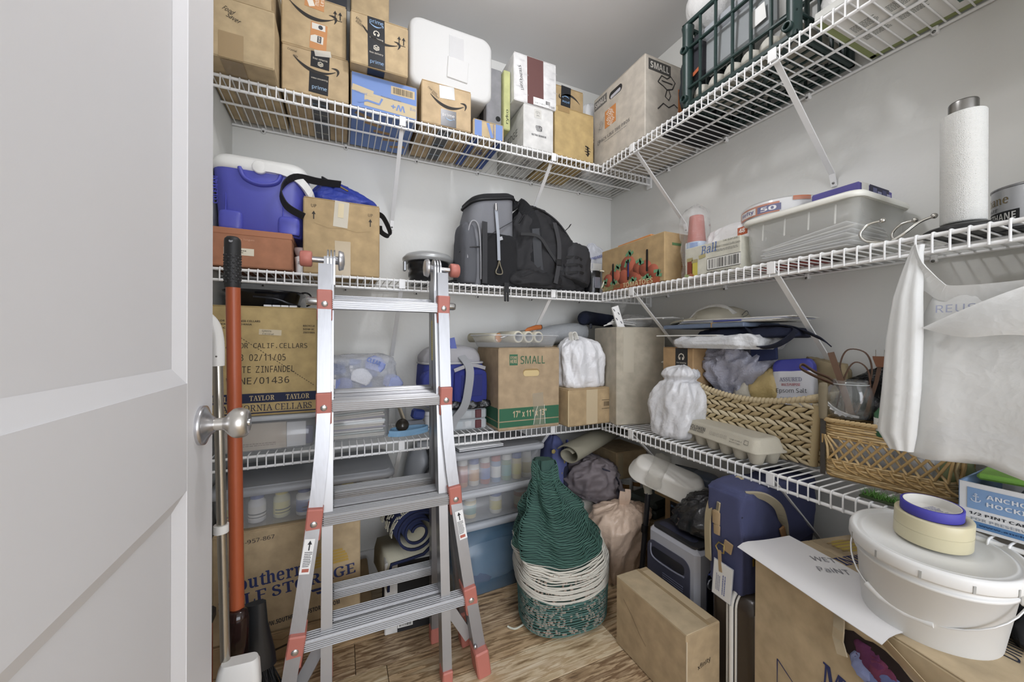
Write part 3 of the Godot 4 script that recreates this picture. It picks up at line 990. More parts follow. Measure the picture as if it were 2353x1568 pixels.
	put(o, "F", -0.012, 0.056, "smile_arrow", swoosh(0.045), mat("8ab2dd", 0.7), 0, 0.0012)
	put(o, "F", -0.012, 0.032, "headphone_sign", headphones(0.022), mat("ddd4c0", 0.7), 0, 0.0012)
	txt(o, "F", -0.012, 0.015, "free listening", 0.007, "ddd4c0", 0.044)
	put(o, "F", -0.012, -0.016, "box_sign", cube_sign(0.021), mat("ddd4c0", 0.7), 0, 0.0012)
	txt(o, "F", -0.012, -0.036, "free delivery", 0.008, "ddd4c0", 0.045)
	txt(o, "F", -0.01, -0.068, "prime", 0.016, "8ab2dd", 0.044)
	smile(o, "F", 0.0, 0.01, 0.13, -12)
	two_arrows(o, "F", 0.072, 0.036, 0.028)
	txt(o, "F", -0.068, 0.062, "Misc", 0.009, "3a332c", 0.02, "n", -25)
	txt(o, "F", -0.062, 0.048, "Ribbons", 0.009, "3a332c", 0.034, "n", -25)
	dark_tape(o, "B", -0.012, 0.0, 0.056, 0.3)
	o = cart("cardboard_box", "plain tan carton highest in the row, standing behind the headphone-tape carton", [-1.373, -1.24], [2.122, 2.33], [0.03, 0.23], "c4a87a")
	# styrofoam cooler lying on its side
	o = thing("foam_cooler", "large white styrofoam cooler lying on its side above the foil-sticker carton", "cooler", Vector3(-1.0, 1.978, 0.03))
	var st = begin()
	var rows = []
	for q in [[0.0, 0.93, 0.02], [0.008, 0.94, 0.02], [0.18, 1.0, 0.01], [0.205, 1.0, 0.0], [0.222, 0.985, 0.0], [0.23, 0.95, 0.0], [0.231, 0.9, 0.0]]:
		var row = PackedVector3Array()
		for p in rrect(0.34 * q[1], 0.268 * q[1], 0.04, 8):
			row.append(Vector3(p.x, p.y + 0.137, q[0]))
		rows.append(row)
	skin(st, rows)
	var foam = mat("d2d2cf", 0.75, 0.0, {"normal_enabled": true, "normal_texture": T.card, "uv1_triplanar": true, "uv1_scale": Vector3(6, 6, 6), "normal_scale": 0.0})
	part(o, "body", done(st), foam)
	part(o, "raised_square", boxm(Vector3(0.085, 0.085, 0.006), 0.002, false), foam, at(0.02, 0.105, 0.233, 0, 0, -3))
	part(o, "tape_strip", boxm(Vector3(0.06, 0.09, 0.0006), 0, false), mat("e9e9e890", 0.25), at(0.015, 0.19, 0.2325))
	o = cart("cardboard_box", "small delivery carton with grey printed tape and foil sticker, under the styrofoam cooler", [-1.131, -0.938], [y, 1.975], [0.03, 0.31], "d0b183", -0.5)
	smile(o, "F", 0.005, 0.0, 0.14, -3)
	dark_tape(o, "F", 0.006, -0.045, 0.06, 0.062, 0)
	txt(o, "F", 0.006, -0.035, "prime", 0.014, "e6e4de", 0.046)
	put(o, "F", 0.01, -0.05, "smile_arrow", swoosh(0.036), mat("9fc4e6", 0.7), 0, 0.0012)
	patch(o, "F", 0.0, 0.052, 0.058, 0.048, "b0b2b0", "foil_sticker", 4, 0.0008, 0.2)
	txt(o, "F", -0.055, 0.045, "Clear Glass", 0.008, "4a4238", 0.04, "n", -30)
	txt(o, "F", -0.045, 0.03, "bottles", 0.008, "4a4238", 0.03, "n", -30)
	dark_tape(o, "B", 0.0, 0.0, 0.056, 0.27)
	for k in 3:
		txt(o, "B", 0.0, 0.09 - 0.09 * k, "prime", 0.013, "9fc4e6", 0.042)
	txt(o, "B", -0.065, 0.0, "THIS WAY", 0.014, "3a332c", 0.07, "n", 90)
	txt(o, "B", 0.065, 0.0, "FRAGILE", 0.012, "3a332c", 0.06, "n", 90)
	o = cart("cardboard_box", "low blue and kraft delivery carton beneath the grey shoe box", [-0.928, -0.794], [y, 1.884], [0.03, 0.3], "cbb184")
	for k in [-1, 1]:
		patch(o, "F", 0.045 * k, 0.0, 0.03, 0.062, "6f8fd0", "printed_panel", 0, 0.0004)
	patch(o, "F", 0.005, 0.0, 0.012, 0.06, "6f8fd0", "printed_panel", 18, 0.0006)
	txt(o, "F", 0.02, 0.0, "walmart.com", 0.009, "5f7fc0", 0.055, "n", 90)
	for k in [-1, 1]:
		patch(o, "B", 0.05 * k, 0.0, 0.03, 0.26, "3f5aa5", "printed_panel", 0, 0.0008)
	txt(o, "B", 0.0, 0.02, "W+", 0.03, "3f5aa5", 0.05, "nb", 90)
	o = cart("shoe_box", "grey upright box with a round finger hole, between the cooler and the yellow folder", [-0.853, -0.785], [1.886, 2.146], [0.05, 0.252], "8b8b8e", 0, "box", false)
	put(o, "F", 0.018, -0.08, "finger_hole", lathe(hard([Vector2(0.011, 0), Vector2(0.011, 0.0005)]), 24), mat("1a1a1b", 0.9), 0, 0.0).rotate_object_local(Vector3.RIGHT, PI / 2)  # flat disc painted dark as the shade inside the hole
	patch(o, "L", 0.04, -0.04, 0.05, 0.14, "1d1d1f", "black_panel")
	o = cart("document_folder", "slim yellow-green folder standing upright beside the grey box with the finger hole", [-0.783, -0.753], [1.886, 2.14], [0.06, 0.272], "c3c77e", 0, "folder", false)
	txt(o, "F", 0.0, -0.07, "ryko", 0.016, "3d4430", 0.06, "n", 90)
	o = cart("white_box", "white lidded carton with a globe emblem, under the box with the brown stripe", [-0.705, -0.56], [y, 2.002], [0.02, 0.302], "e6e5e0", 0, "box")
	txt(o, "F", 0.0, -0.03, "GUTAV RENKOB", 0.008, "37383c", 0.07, "nb")
	put(o, "F", 0.0, 0.0, "globe_emblem", strokes([[-0.3, -0.3, 0.3, -0.3, 0.35, 0.0], [-0.4, -0.15, 0.2, -0.15], [-0.45, 0.0, 0.1, 0.0], [-0.5, 0.15, 0.25, 0.15], [-0.45, 0.3, 0.3, 0.3], [0.4, 0.3, 0.4, -0.3], [0.0, 0.4, 0.3, -0.2], [0.2, 0.4, 0.45, 0.0]], 0.0022, 0.034), mat("37383c", 0.7))
	patch(o, "F", -0.005, 0.062, 0.034, 0.036, "cfcdc4", "paper_label")
	txt(o, "F", -0.005, 0.068, "CD's", 0.01, "5a5a58", 0.02)
	txt(o, "F", -0.005, 0.054, "(A)", 0.009, "5a5a58", 0.014)
	txt(o, "L", 0.03, 0.0, "EDGE", 0.03, "6a6a6c", 0.1)
	put(o, "L", -0.04, -0.01, "pen_tick", strokes([[-0.3, 0.3, 0.2, -0.5], [0.0, -0.4, 0.5, 0.5]], 0.004, 0.05), mat("3a3a3c", 0.7))
	txt(o, "B", 0.0, 0.0, "EDGE", 0.04, "8f8f90", 0.1, "n", 90)
	o = cart("white_box", "white carton with a wide brown stripe, tilted on top of the globe emblem box", [-0.748, -0.543], [2.006, 2.207], [0.03, 0.3], "ebeae8", 0, "box")
	o.rotation_degrees.z = 0.8
	patch(o, "F", -0.002, 0.0, 0.078, 0.197, "6d4440", "brown_stripe")
	patch(o, "F", 0.03, -0.082, 0.086, 0.032, "f2f1ee", "paper_label", 0, 0.001)
	txt(o, "F", 0.02, -0.088, "9 M 11 IN CI", 0.006, "3a3a3c", 0.05, "n", 0, 0.0016)
	put(o, "F", 0.058, -0.078, "barcode", bars(0.022, 0.016, 12, 6), mat("2a2a2c", 0.7), 0, 0.0016)
	txt(o, "F", 0.076, -0.09, "69105", 0.008, "2a2a2c", 0.03, "n", 180, 0.0016)
	txt(o, "F", -0.072, 0.02, "STRING", 0.012, "4a4a4c", 0.06, "n", -80)
	txt(o, "F", -0.068, -0.03, "LIGHT", 0.012, "4a4a4c", 0.045, "n", -80)
	for k in 12:
		txt(o, "F", (-0.083 if k % 2 else 0.06) + 0.018 * (k % 3), 0.088 - 0.014 * k, "CIELES", 0.005, "b9b9bb", 0.022)
	o = cart("cardboard_box", "tall plain tan carton right of the globe emblem box with a dark pen blot", [-0.55, -0.344], [y, 2.036], [0.03, 0.3], "c8a867")
	put(o, "F", 0.068, -0.058, "pen_blot", strokes([[-0.3, 0.5, 0.3, 0.3, -0.3, 0.2, 0.4, 0.0, -0.4, -0.1, 0.3, -0.3, -0.2, -0.4, 0.1, -0.6], [0.0, 0.5, 0.1, -0.5]], 0.007, 0.04), mat("2a2420", 0.8))
	tape(o, "F", -0.06, 0.1, 0.06, 0.024, "b8955cb0")
	o = cart("cardboard_box", "small tan carton with upside-down black tape, on the tall plain carton", [-0.545, -0.395], [2.039, 2.135], [0.05, 0.29], "b99b68")
	dark_tape(o, "F", -0.02, 0.005, 0.05, 0.09, -2)
	txt(o, "F", -0.02, -0.018, "prime", 0.013, "7fb0e0", 0.036, "n", 178)
	put(o, "F", -0.02, 0.005, "smile_arrow", swoosh(0.036), mat("7fb0e0", 0.7), 180, 0.0012)
	put(o, "F", 0.0, 0.012, "smile_arrow", swoosh(0.11), mat("2e2b28", 0.8), 178, 0.0006)
	# moving box in the corner
	o = rcart("moving_box", "white-fronted SMALL moving box with an orange logo square, in the shelf corner", [-0.304, -0.03], [y, 2.147], [0.245, 0.58], "cfc5b4", 0, "box")
	patch(o, "F", -0.115, 0.13, 0.09, 0.042, "6f6c66", "printed_panel")
	txt(o, "F", -0.115, 0.13, "SMALL", 0.024, "d8d2c6", 0.078, "nb")
	var lg = patch(o, "F", -0.045, 0.028, 0.075, 0.078, "d9853c", "orange_logo")
	for k in 4:
		txt(o, "F", -0.045 + 0.008 * (k - 1.5), 0.055 - 0.018 * k, ["THE", "HOME", "DEPOT", "MOVE"][k], 0.016, "e6ddd0", [0.03, 0.05, 0.055, 0.035][k], "nb", 45)
	txt(o, "F", -0.02, -0.052, "PACK LIKE THE PROS", 0.014, "77736c", 0.2, "nb", 0)
	put(o, "F", -0.128, -0.052, "tip_sign", strokes([[-0.3, -0.5, 0.3, -0.5, 0.3, 0.5, -0.3, 0.5, -0.3, -0.5], [-0.1, 0.2, 0.1, 0.2, 0.1, -0.1]], 0.003, 0.02), mat("77736c", 0.8))
	put(o, "F", 0.0, -0.068, "fine_print", small_print(0.17, 0.006, 1, 7), mat("8d8982", 0.8))
	put(o, "F", -0.108, 0.02, "pen_scrawl", strokes([[-0.4, -0.5, -0.1, 0.1, -0.3, 0.2, 0.0, 0.4, 0.1, 0.0, 0.4, 0.6], [-0.4, -0.2, 0.0, -0.4, 0.3, 0.1]], 0.0022, 0.05), mat("8d8982", 0.8))
	# hand hole: a flat patch, the shade inside painted dark
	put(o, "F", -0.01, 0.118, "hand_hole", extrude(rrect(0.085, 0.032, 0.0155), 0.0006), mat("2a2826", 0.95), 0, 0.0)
	put(o, "F", -0.01, 0.111, "hole_flap", extrude(rrect(0.066, 0.014, 0.006), 0.0006), mat("bdbdc6", 0.9), 3, 0.0008)
	for q in [["R", 0.0], ["L", 0.0]]:
		patch(o, q[0], -0.06, 0.13, 0.12, 0.044, "4a4844", "printed_panel")
		txt(o, q[0], -0.06, 0.13, "SMALL", 0.026, "d8d2c6", 0.1, "nb")
		patch(o, q[0], 0.088, -0.03, 0.09, 0.2, "cf7430", "orange_panel")
		txt(o, q[0], 0.09, -0.07, "THE HOME", 0.03, "e6ddd0", 0.17, "nb", 50)
		put(o, q[0], -0.02, 0.05, "ink_drawing", strokes([[-0.5, 0.2, -0.3, 0.5, 0.0, 0.45, 0.2, 0.6, 0.45, 0.4, 0.3, 0.1, 0.0, 0.0, -0.2, 0.1, -0.5, 0.2], [0.0, 0.0, -0.1, -0.3, 0.1, -0.4, 0.2, -0.2, 0.1, 0.0], [-0.5, -0.9, -0.2, -0.6, 0.1, -0.7, 0.4, -0.5, 0.6, -0.6], [-0.3, 0.3, 0.3, 0.3]], 0.005, 0.1), mat("3a3836", 0.8))
	o = thing("plastic_packet", "clear plastic packet standing behind the corner moving box", "packet", Vector3(-0.2, H0 + 0.001, 0.13), 20)
	part(o, "film", sack([Vector2(0.9, 0.0), Vector2(1.0, 0.05), Vector2(1.0, 0.3), Vector2(0.8, 0.355), Vector2(0.3, 0.37)], 0.13, 0.04, 4.0, 0.012, 14.0, 71, 40), film("d9dbdc", 0.2))
	crate()


func crate() -> void:
	# dark green milk crate on the right-hand run; local x runs along the wall towards the camera, z faces the room
	var o = thing("milk_crate", "dark green plastic crate of odds and ends on the top right shelf", "crate", Vector3(-0.163, H0 + 0.001, 0.945), -90)
	var g = mat("16332f", 0.4)
	var w = 0.37
	var d = 0.29
	var h = 0.285
	var st = begin(true)
	for y in [0.0, 0.06, 0.2, 0.285]:
		var t = 0.014 if y in [0.0, 0.285] else 0.009
		for s in [-1.0, 1.0]:
			box_into(st, Vector3(w, t, 0.012), 0.002, at(0, y + t / 2, s * (d / 2 - 0.006)))
			box_into(st, Vector3(0.012, t, d), 0.002, at(s * (w / 2 - 0.006), y + t / 2, 0))
	part(o, "rim_bars", done(st), g)
	for s in [-1.0, 1.0]:
		for k in 7:
			var x = -w / 2 + 0.012 + (w - 0.024) * k / 6.0
			part(o, "slat", boxm(Vector3(0.008, h, 0.01), 0.002), g, at(x, 0.002, s * (d / 2 - 0.007)))
		for k in 4:
			part(o, "slat", boxm(Vector3(0.01, h, 0.008), 0.002), g, at(s * (w / 2 - 0.007), 0.002, -d / 2 + 0.05 + 0.06 * k))
	for q in [[-1, -1], [1, -1], [-1, 1], [1, 1]]:
		part(o, "corner_post", lathe(hard([Vector2(0.016, 0.0), Vector2(0.018, 0.012), Vector2(0.018, 0.27), Vector2(0.021, 0.285)]), 14), g, at(q[0] * (w / 2 - 0.014), 0.002, q[1] * (d / 2 - 0.014)))
	for q in [[-0.17, 0.02], [0.165, 0.02], [-0.17, 0.19], [0.165, 0.19]]:
		part(o, "round_lug", lathe(hard([Vector2(0.008, 0.0), Vector2(0.013, 0.0), Vector2(0.013, 0.014), Vector2(0.008, 0.014), Vector2(0.008, 0.0)]), 16), g, at(q[0], q[1] + 0.01, d / 2 - 0.002, 90, 0, 0))
	st = begin(true)
	for k in 7:
		box_into(st, Vector3(w - 0.02, 0.006, 0.008), 0.001, at(0, 0.006, -d / 2 + 0.02 + (d - 0.04) * k / 6.0))
		box_into(st, Vector3(0.008, 0.006, d - 0.02), 0.001, at(-w / 2 + 0.02 + (w - 0.04) * k / 6.0, 0.006, 0))
	for s in [-1.0, 1.0]:
		box_into(st, Vector3(0.45, 0.006, 0.014), 0.001, Transform3D(Basis(Vector3.UP, s * 0.66), Vector3(0, 0.006, 0)))
	part(o, "floor_grid", done(st), g)
	var b = thing("paper_bundle", "bundle of white and grey wrapped things filling the green crate", "bundle", Vector3(-0.163, H0 + 0.018, 0.945), -90)
	for k in 6:
		part(b, "cream_roll", lathe([Vector2(0.004, 0.0), Vector2(0.024, 0.003), Vector2(0.028, 0.02), Vector2(0.028, 0.2), Vector2(0.02, 0.21)], 18), mat("d9d5c6", 0.85), at(-0.145 + 0.057 * k, 0.036, 0.105, -90, 0, 0))
	part(b, "grey_wrap", boxm(Vector3(0.23, 0.13, 0.03), 0.01), mat("8f9596", 0.6), at(0.0, 0.07, 0.105, -4, 0, 3))
	part(b, "film_roll", tube([Vector3(-0.13, 0.215, 0.09), Vector3(0.09, 0.225, 0.09)], 0.03, 18), film("a8adb3", 0.25), Transform3D())
	part(b, "price_tag", boxm(Vector3(0.04, 0.05, 0.002), 0.0), mat("eeeeea", 0.6), at(0.075, 0.1, 0.126, 0, 0, 6))
	part(b, "dark_pouch", boxm(Vector3(0.06, 0.16, 0.04), 0.012), mat("2c2d35", 0.7), at(-0.14, 0.08, 0.1, 0, 0, 4))
	part(b, "orange_tag", boxm(Vector3(0.03, 0.012, 0.002), 0.0), mat("d5602c", 0.6), at(-0.14, 0.095, 0.124, 0, 0, 20))
	o = thing("plastic_bag", "puffed white plastic bag rising above the back end of the green crate", "bag", Vector3(-0.19, H0 + 0.288, 0.82))
	part(o, "film", sack([Vector2(0.4, 0.0), Vector2(0.95, 0.05), Vector2(1.0, 0.12), Vector2(0.7, 0.18), Vector2(0.2, 0.2)], 0.1, 0.1, 2.2, 0.012, 12.0, 31), film("e4e4e2", 0.3))
	o = thing("tool_bag", "small dark bag with frayed tan tags hanging at the crate's far side", "bag", Vector3(-0.1, H0 + 0.046, 0.69))
	part(o, "body", sack([Vector2(0.8, 0.0), Vector2(1.0, 0.08), Vector2(0.9, 0.2), Vector2(0.6, 0.27)], 0.11, 0.045, 3.0, 0.01, 14.0, 33), cloth("2c3338"))
	# seed tray box whose printed underside is seen through the wires
	o = rcart("printed_carton", "large flat carton with printed white and green underside, right of the green crate", [-0.3, -0.012], [H0, 1.842], [1.165, 1.56], "dcdcd4", 0, "box", false)
	patch(o, "B", 0, 0, 0.39, 0.285, "e6e6e0", "printed_panel", 0, 0.0004)
	patch(o, "B", 0, -0.135, 0.39, 0.016, "8e9a5c", "green_edge", 0, 0.0008)
	patch(o, "B", -0.19, 0.0, 0.014, 0.28, "8e9a5c", "green_edge", 0, 0.0008)
	patch(o, "B", 0.03, 0.09, 0.1, 0.05, "5f7a68", "green_panel", -12, 0.0008)
	patch(o, "B", 0.02, -0.085, 0.07, 0.03, "4f7064", "green_panel", 0, 0.0008)
	txt(o, "B", 0.02, -0.085, "SAVE", 0.02, "d8dcd2", 0.055, "nb", 0, 0.0016)
	for k in 10:
		put(o, "B", -0.14 + 0.07 * (k % 5), 0.03 - 0.055 * int(k / 5.0), "fine_print", small_print(0.052, 0.034, 6, 40 + k), mat("77807a", 0.8), 0, 0.0009)
	for k in 5:
		put(o, "B", 0.06 + 0.016 * k, 0.085 - 0.006 * (k % 2), "seed_picture", lathe([Vector2(0.001, 0), Vector2(0.006, 0.0002), Vector2(0.006, 0.0004), Vector2(0.001, 0.0005)], 12, 0.7, 1.6), mat(["8a6a50", "b3623c", "7c4a3a", "a88a5c", "8c5a44"][k], 0.8), 0, 0.0008).rotate_object_local(Vector3.RIGHT, PI / 2)
	o = thing("plastic_pack", "crinkled clear plastic pack on the flat printed carton", "packet", Vector3(-0.2, 1.844, 1.27), -90)
	part(o, "film", sack([Vector2(0.95, 0.0), Vector2(1.0, 0.1), Vector2(0.95, 0.25), Vector2(0.6, 0.3)], 0.1, 0.08, 4.0, 0.02, 18.0, 34), film("e6e6e2", 0.15, 1.6))
	o = rcart("flat_black_box", "flat black carton under the crate's left end beside the moving box", [-0.235, -0.015], [H0, 1.86], [0.6, 0.74], "2b2c2e", 0, "box", false)


# ---------------------------------------------------------------- middle shelf
func middle_shelf_things() -> void:
	var y = H1
	# blue picnic cooler on the terracotta box
	var o = cart("gift_box", "terracotta orange box with a white label, under the blue cooler", [XL + 0.004, -1.55], [y, 1.345], [0.05, 0.312], "bf7b55", 0, "box", false)
	part(o, "lid_edge", boxm(Vector3(0.226, 0.02, 0.265), 0.002), mat("b8744f", 0.85), at(0, 0.098, 0))
	patch(o, "F", -0.03, -0.012, 0.078, 0.022, "e2d9bf", "paper_label")
	put(o, "F", -0.03, -0.012, "label_print", small_print(0.04, 0.012, 2, 3), mat("6b6350", 0.8), 0, 0.001)
	txt(o, "F", -0.02, 0.026, "Laundry Tongues", 0.007, "d7a483", 0.06)
	o = thing("picnic_cooler", "blue picnic cooler with white lid and swing handle, on the terracotta box", "cooler", Vector3(-1.642, 1.347, 0.165))
	var blue = mat("5257cc", 0.38)
	var wh = mat("ebebe6", 0.4)
	var st = begin()
	skin(st, [ring3(0.225, 0.19, 0.04, 0.0), ring3(0.236, 0.2, 0.042, 0.006), ring3(0.262, 0.228, 0.045, 0.19), ring3(0.264, 0.23, 0.045, 0.196)])
	part(o, "body", done(st), blue)
	st = begin()
	skin(st, [ring3(0.26, 0.226, 0.044, 0.194), ring3(0.272, 0.238, 0.046, 0.198), ring3(0.272, 0.238, 0.046, 0.212), ring3(0.266, 0.232, 0.046, 0.226), ring3(0.25, 0.216, 0.046, 0.24), ring3(0.2, 0.17, 0.04, 0.248), ring3(0.1, 0.1, 0.04, 0.25)])
	part(o, "lid", done(st), wh)
	for k in [-1, 1]:
		part(o, "side_rib", boxm(Vector3(0.004, 0.12, 0.004), 0.0015), mat("4b50cc", 0.4), at(0.078 * k - 0.015, 0.06, 0.104 + 0.004, -3, 0, 0))
		part(o, "corner_foot", sack([Vector2(0.9, 0.0), Vector2(1, 0.01), Vector2(1, 0.045), Vector2(0.8, 0.058), Vector2(0.2, 0.06)], 0.032, 0.02, 3.5, 0.0, 1.0, 1, 24), blue, at(0.08 * k, 0.004, 0.095))
	st = begin()
	tube_into(st, smooth_path([Vector3(-0.055, 0.2, 0.112), Vector3(-0.04, 0.168, 0.113), Vector3(0.0, 0.155, 0.113), Vector3(0.045, 0.168, 0.113), Vector3(0.06, 0.2, 0.112)], 5), 0.014, 10, false, 0.5)
	part(o, "handle_recess", done(st), blue)
	part(o, "hinge_disc", lathe(hard([Vector2(0.021, 0.0), Vector2(0.021, 0.008), Vector2(0.019, 0.011), Vector2(0.001, 0.012)]), 32), wh, at(0.0, 0.208, 0.116, 90, 0, 0))
	part(o, "swing_handle", strap(smooth_path([Vector3(0.0, 0.208, 0.121), Vector3(0.06, 0.206, 0.122), Vector3(0.105, 0.19, 0.12), Vector3(0.132, 0.165, 0.11), Vector3(0.146, 0.14, 0.085), Vector3(0.15, 0.13, 0.0), Vector3(0.147, 0.14, -0.09)], 4), 0.024, 0.012, Vector3(0.3, 1, 0)), wh)
	txt_on(o, "COLEMAN", Transform3D(Basis(Vector3(0, 1, 0), Vector3(-1, 0, 0), Vector3(0, 0, 1)), Vector3(-0.118, 0.12, 0.112)), 0.012, 0.085, "4246c8")
	# jar / dispenser beside it
	o = thing("soap_dispenser", "small white dispenser with a mauve scoop cap beside the terracotta box", "dispenser", Vector3(-1.527, y, 0.255))
	part(o, "base", lathe(hard([Vector2(0.016, 0.0), Vector2(0.018, 0.03), Vector2(0.021, 0.056), Vector2(0.012, 0.06)]), 6), mat("e6e4e2", 0.5))
	part(o, "cap", lathe([Vector2(0.01, 0.058), Vector2(0.016, 0.062), Vector2(0.022, 0.08), Vector2(0.021, 0.087), Vector2(0.017, 0.084)], 20), mat("a99490", 0.5))
	part(o, "print", small_print(0.016, 0.01, 2, 9), mat("3a3a3c", 0.7), at(0.0, 0.035, 0.018))
	# UP box with bag
	o = cart("cardboard_box", "tan carton with UP arrows and clear tape, holding a blue bag, by the ladder top", [-1.52, -1.276], [y, 1.483], [0.03, 0.285], "c5a571", 0, "box")
	for k in [-1, 1]:
		put(o, "F", 0.09 * k, 0.068 - 0.002 * k, "up_arrow", up_arrow(0.028), mat("3a342c", 0.8), 0)
		txt(o, "F", 0.09 * k, 0.097 - 0.004 * k, "UP", 0.011, "3a342c", 0.015)
	tape(o, "F", -0.005, 0.083, 0.046, 0.09, "e6dcc4a0", -4)
	tape(o, "F", -0.006, 0.096, 0.018, 0.05, "d9c79aff", -3, 0.0014)
	tape(o, "F", 0.0, -0.07, 0.05, 0.12, "d2b887a0")
	put(o, "F", 0.0, 0.035, "crease", strokes([[-1, 0.1, -0.5, -0.05, 0.0, 0.0, 0.5, -0.1, 1, 0.0]], 0.0012, 0.09), mat("a78a5c", 0.9))
	o = thing("blue_bag", "blue nylon bag with black straps on top of the UP arrow carton", "bag", Vector3(-1.385, 1.485, 0.16))
	part(o, "body", sack([Vector2(0.9, 0.0), Vector2(1.0, 0.02), Vector2(0.8, 0.05), Vector2(0.4, 0.085), Vector2(0.12, 0.098)], 0.115, 0.1, 2.6, 0.016, 14.0, 41, 60, 6, 1.0, Vector3(-0.045, 0, 0.0)), film("2b3fae", 0.5))
	part(o, "white_lining", sack([Vector2(0.7, 0.0), Vector2(0.9, 0.03), Vector2(0.4, 0.07), Vector2(0.1, 0.08)], 0.04, 0.04, 2.4, 0.01, 20.0, 42, 30), film("dfe1e3", 0.4), at(0.005, 0.03, -0.04))
	var bk = mat("1d1d1f", 0.75)
	part(o, "strap", strap(smooth_path([Vector3(-0.02, 0.07, 0.09), Vector3(-0.09, 0.06, 0.11), Vector3(-0.16, 0.05, 0.14), Vector3(-0.195, 0.0, 0.15), Vector3(-0.18, -0.05, 0.15), Vector3(-0.13, -0.075, 0.14)], 6), 0.026, 0.003, Vector3(0.2, 0.6, 0.7)), bk)
	part(o, "strap", strap(smooth_path([Vector3(0.1, -0.005, 0.05), Vector3(0.125, -0.02, 0.07), Vector3(0.15, -0.07, 0.07), Vector3(0.145, -0.09, 0.07), Vector3(0.118, -0.08, 0.08), Vector3(0.112, -0.06, 0.09)], 6), 0.02, 0.003, Vector3(0.4, 0.5, 0.8)), bk)
	part(o, "dark_flap", boxm(Vector3(0.05, 0.006, 0.12), 0.002), bk, at(-0.06, 0.075, 0.03, 0, 0, -24))
	part(o, "zip_pull", boxm(Vector3(0.03, 0.006, 0.006), 0.002), mat("8f7a4c", 0.35, 0.8), at(-0.01, 0.05, 0.098, 0, 0, -24))
	# waffle maker
	o = thing("waffle_maker", "black round waffle maker with a pale grey lid, left of the grey backpack", "appliance", Vector3(-1.075, y, 0.165))
	part(o, "base", lathe([Vector2(0.07, 0.0), Vector2(0.078, 0.008), Vector2(0.074, 0.03), Vector2(0.08, 0.034), Vector2(0.08, 0.05), Vector2(0.076, 0.052), Vector2(0.076, 0.062), Vector2(0.082, 0.066), Vector2(0.084, 0.09), Vector2(0.07, 0.1)], 36), mat("1b1c20", 0.3))
	part(o, "lid", lathe([Vector2(0.094, 0.092), Vector2(0.103, 0.1), Vector2(0.103, 0.108), Vector2(0.09, 0.122), Vector2(0.06, 0.132), Vector2(0.001, 0.136)], 40), mat("b5b7b6", 0.3, 0.3))
	part(o, "latch", boxm(Vector3(0.012, 0.04, 0.02), 0.003), mat("8c8e90", 0.3, 0.6), at(-0.098, 0.05, 0.02))
	part(o, "handle", boxm(Vector3(0.04, 0.014, 0.06), 0.005), mat("1b1c20", 0.35), at(0.0, 0.058, 0.095))
	part(o, "steel_trim", lathe(hard([Vector2(0.079, 0.0), Vector2(0.083, 0.006), Vector2(0.079, 0.012)]), 36), mat("b9b9ba", 0.25, 0.85))
	part(o, "cord", tube(smooth_path([Vector3(0.05, 0.006, 0.09), Vector3(0.1, 0.02, 0.07), Vector3(0.13, 0.006, 0.06), Vector3(0.1, 0.005, 0.1), Vector3(0.0, 0.005, 0.11), Vector3(-0.08, 0.006, 0.08)], 6), 0.0035, 8), mat("18181a", 0.5))
	backpacks()
	right_middle()


func txt_on(o: Node3D, s: String, xf: Transform3D, h: float, w: float, hex: String, kind := "nb") -> void:
	part(o, "lettering", letters(s, h, w, kind), mat(hex, 0.7), xf)


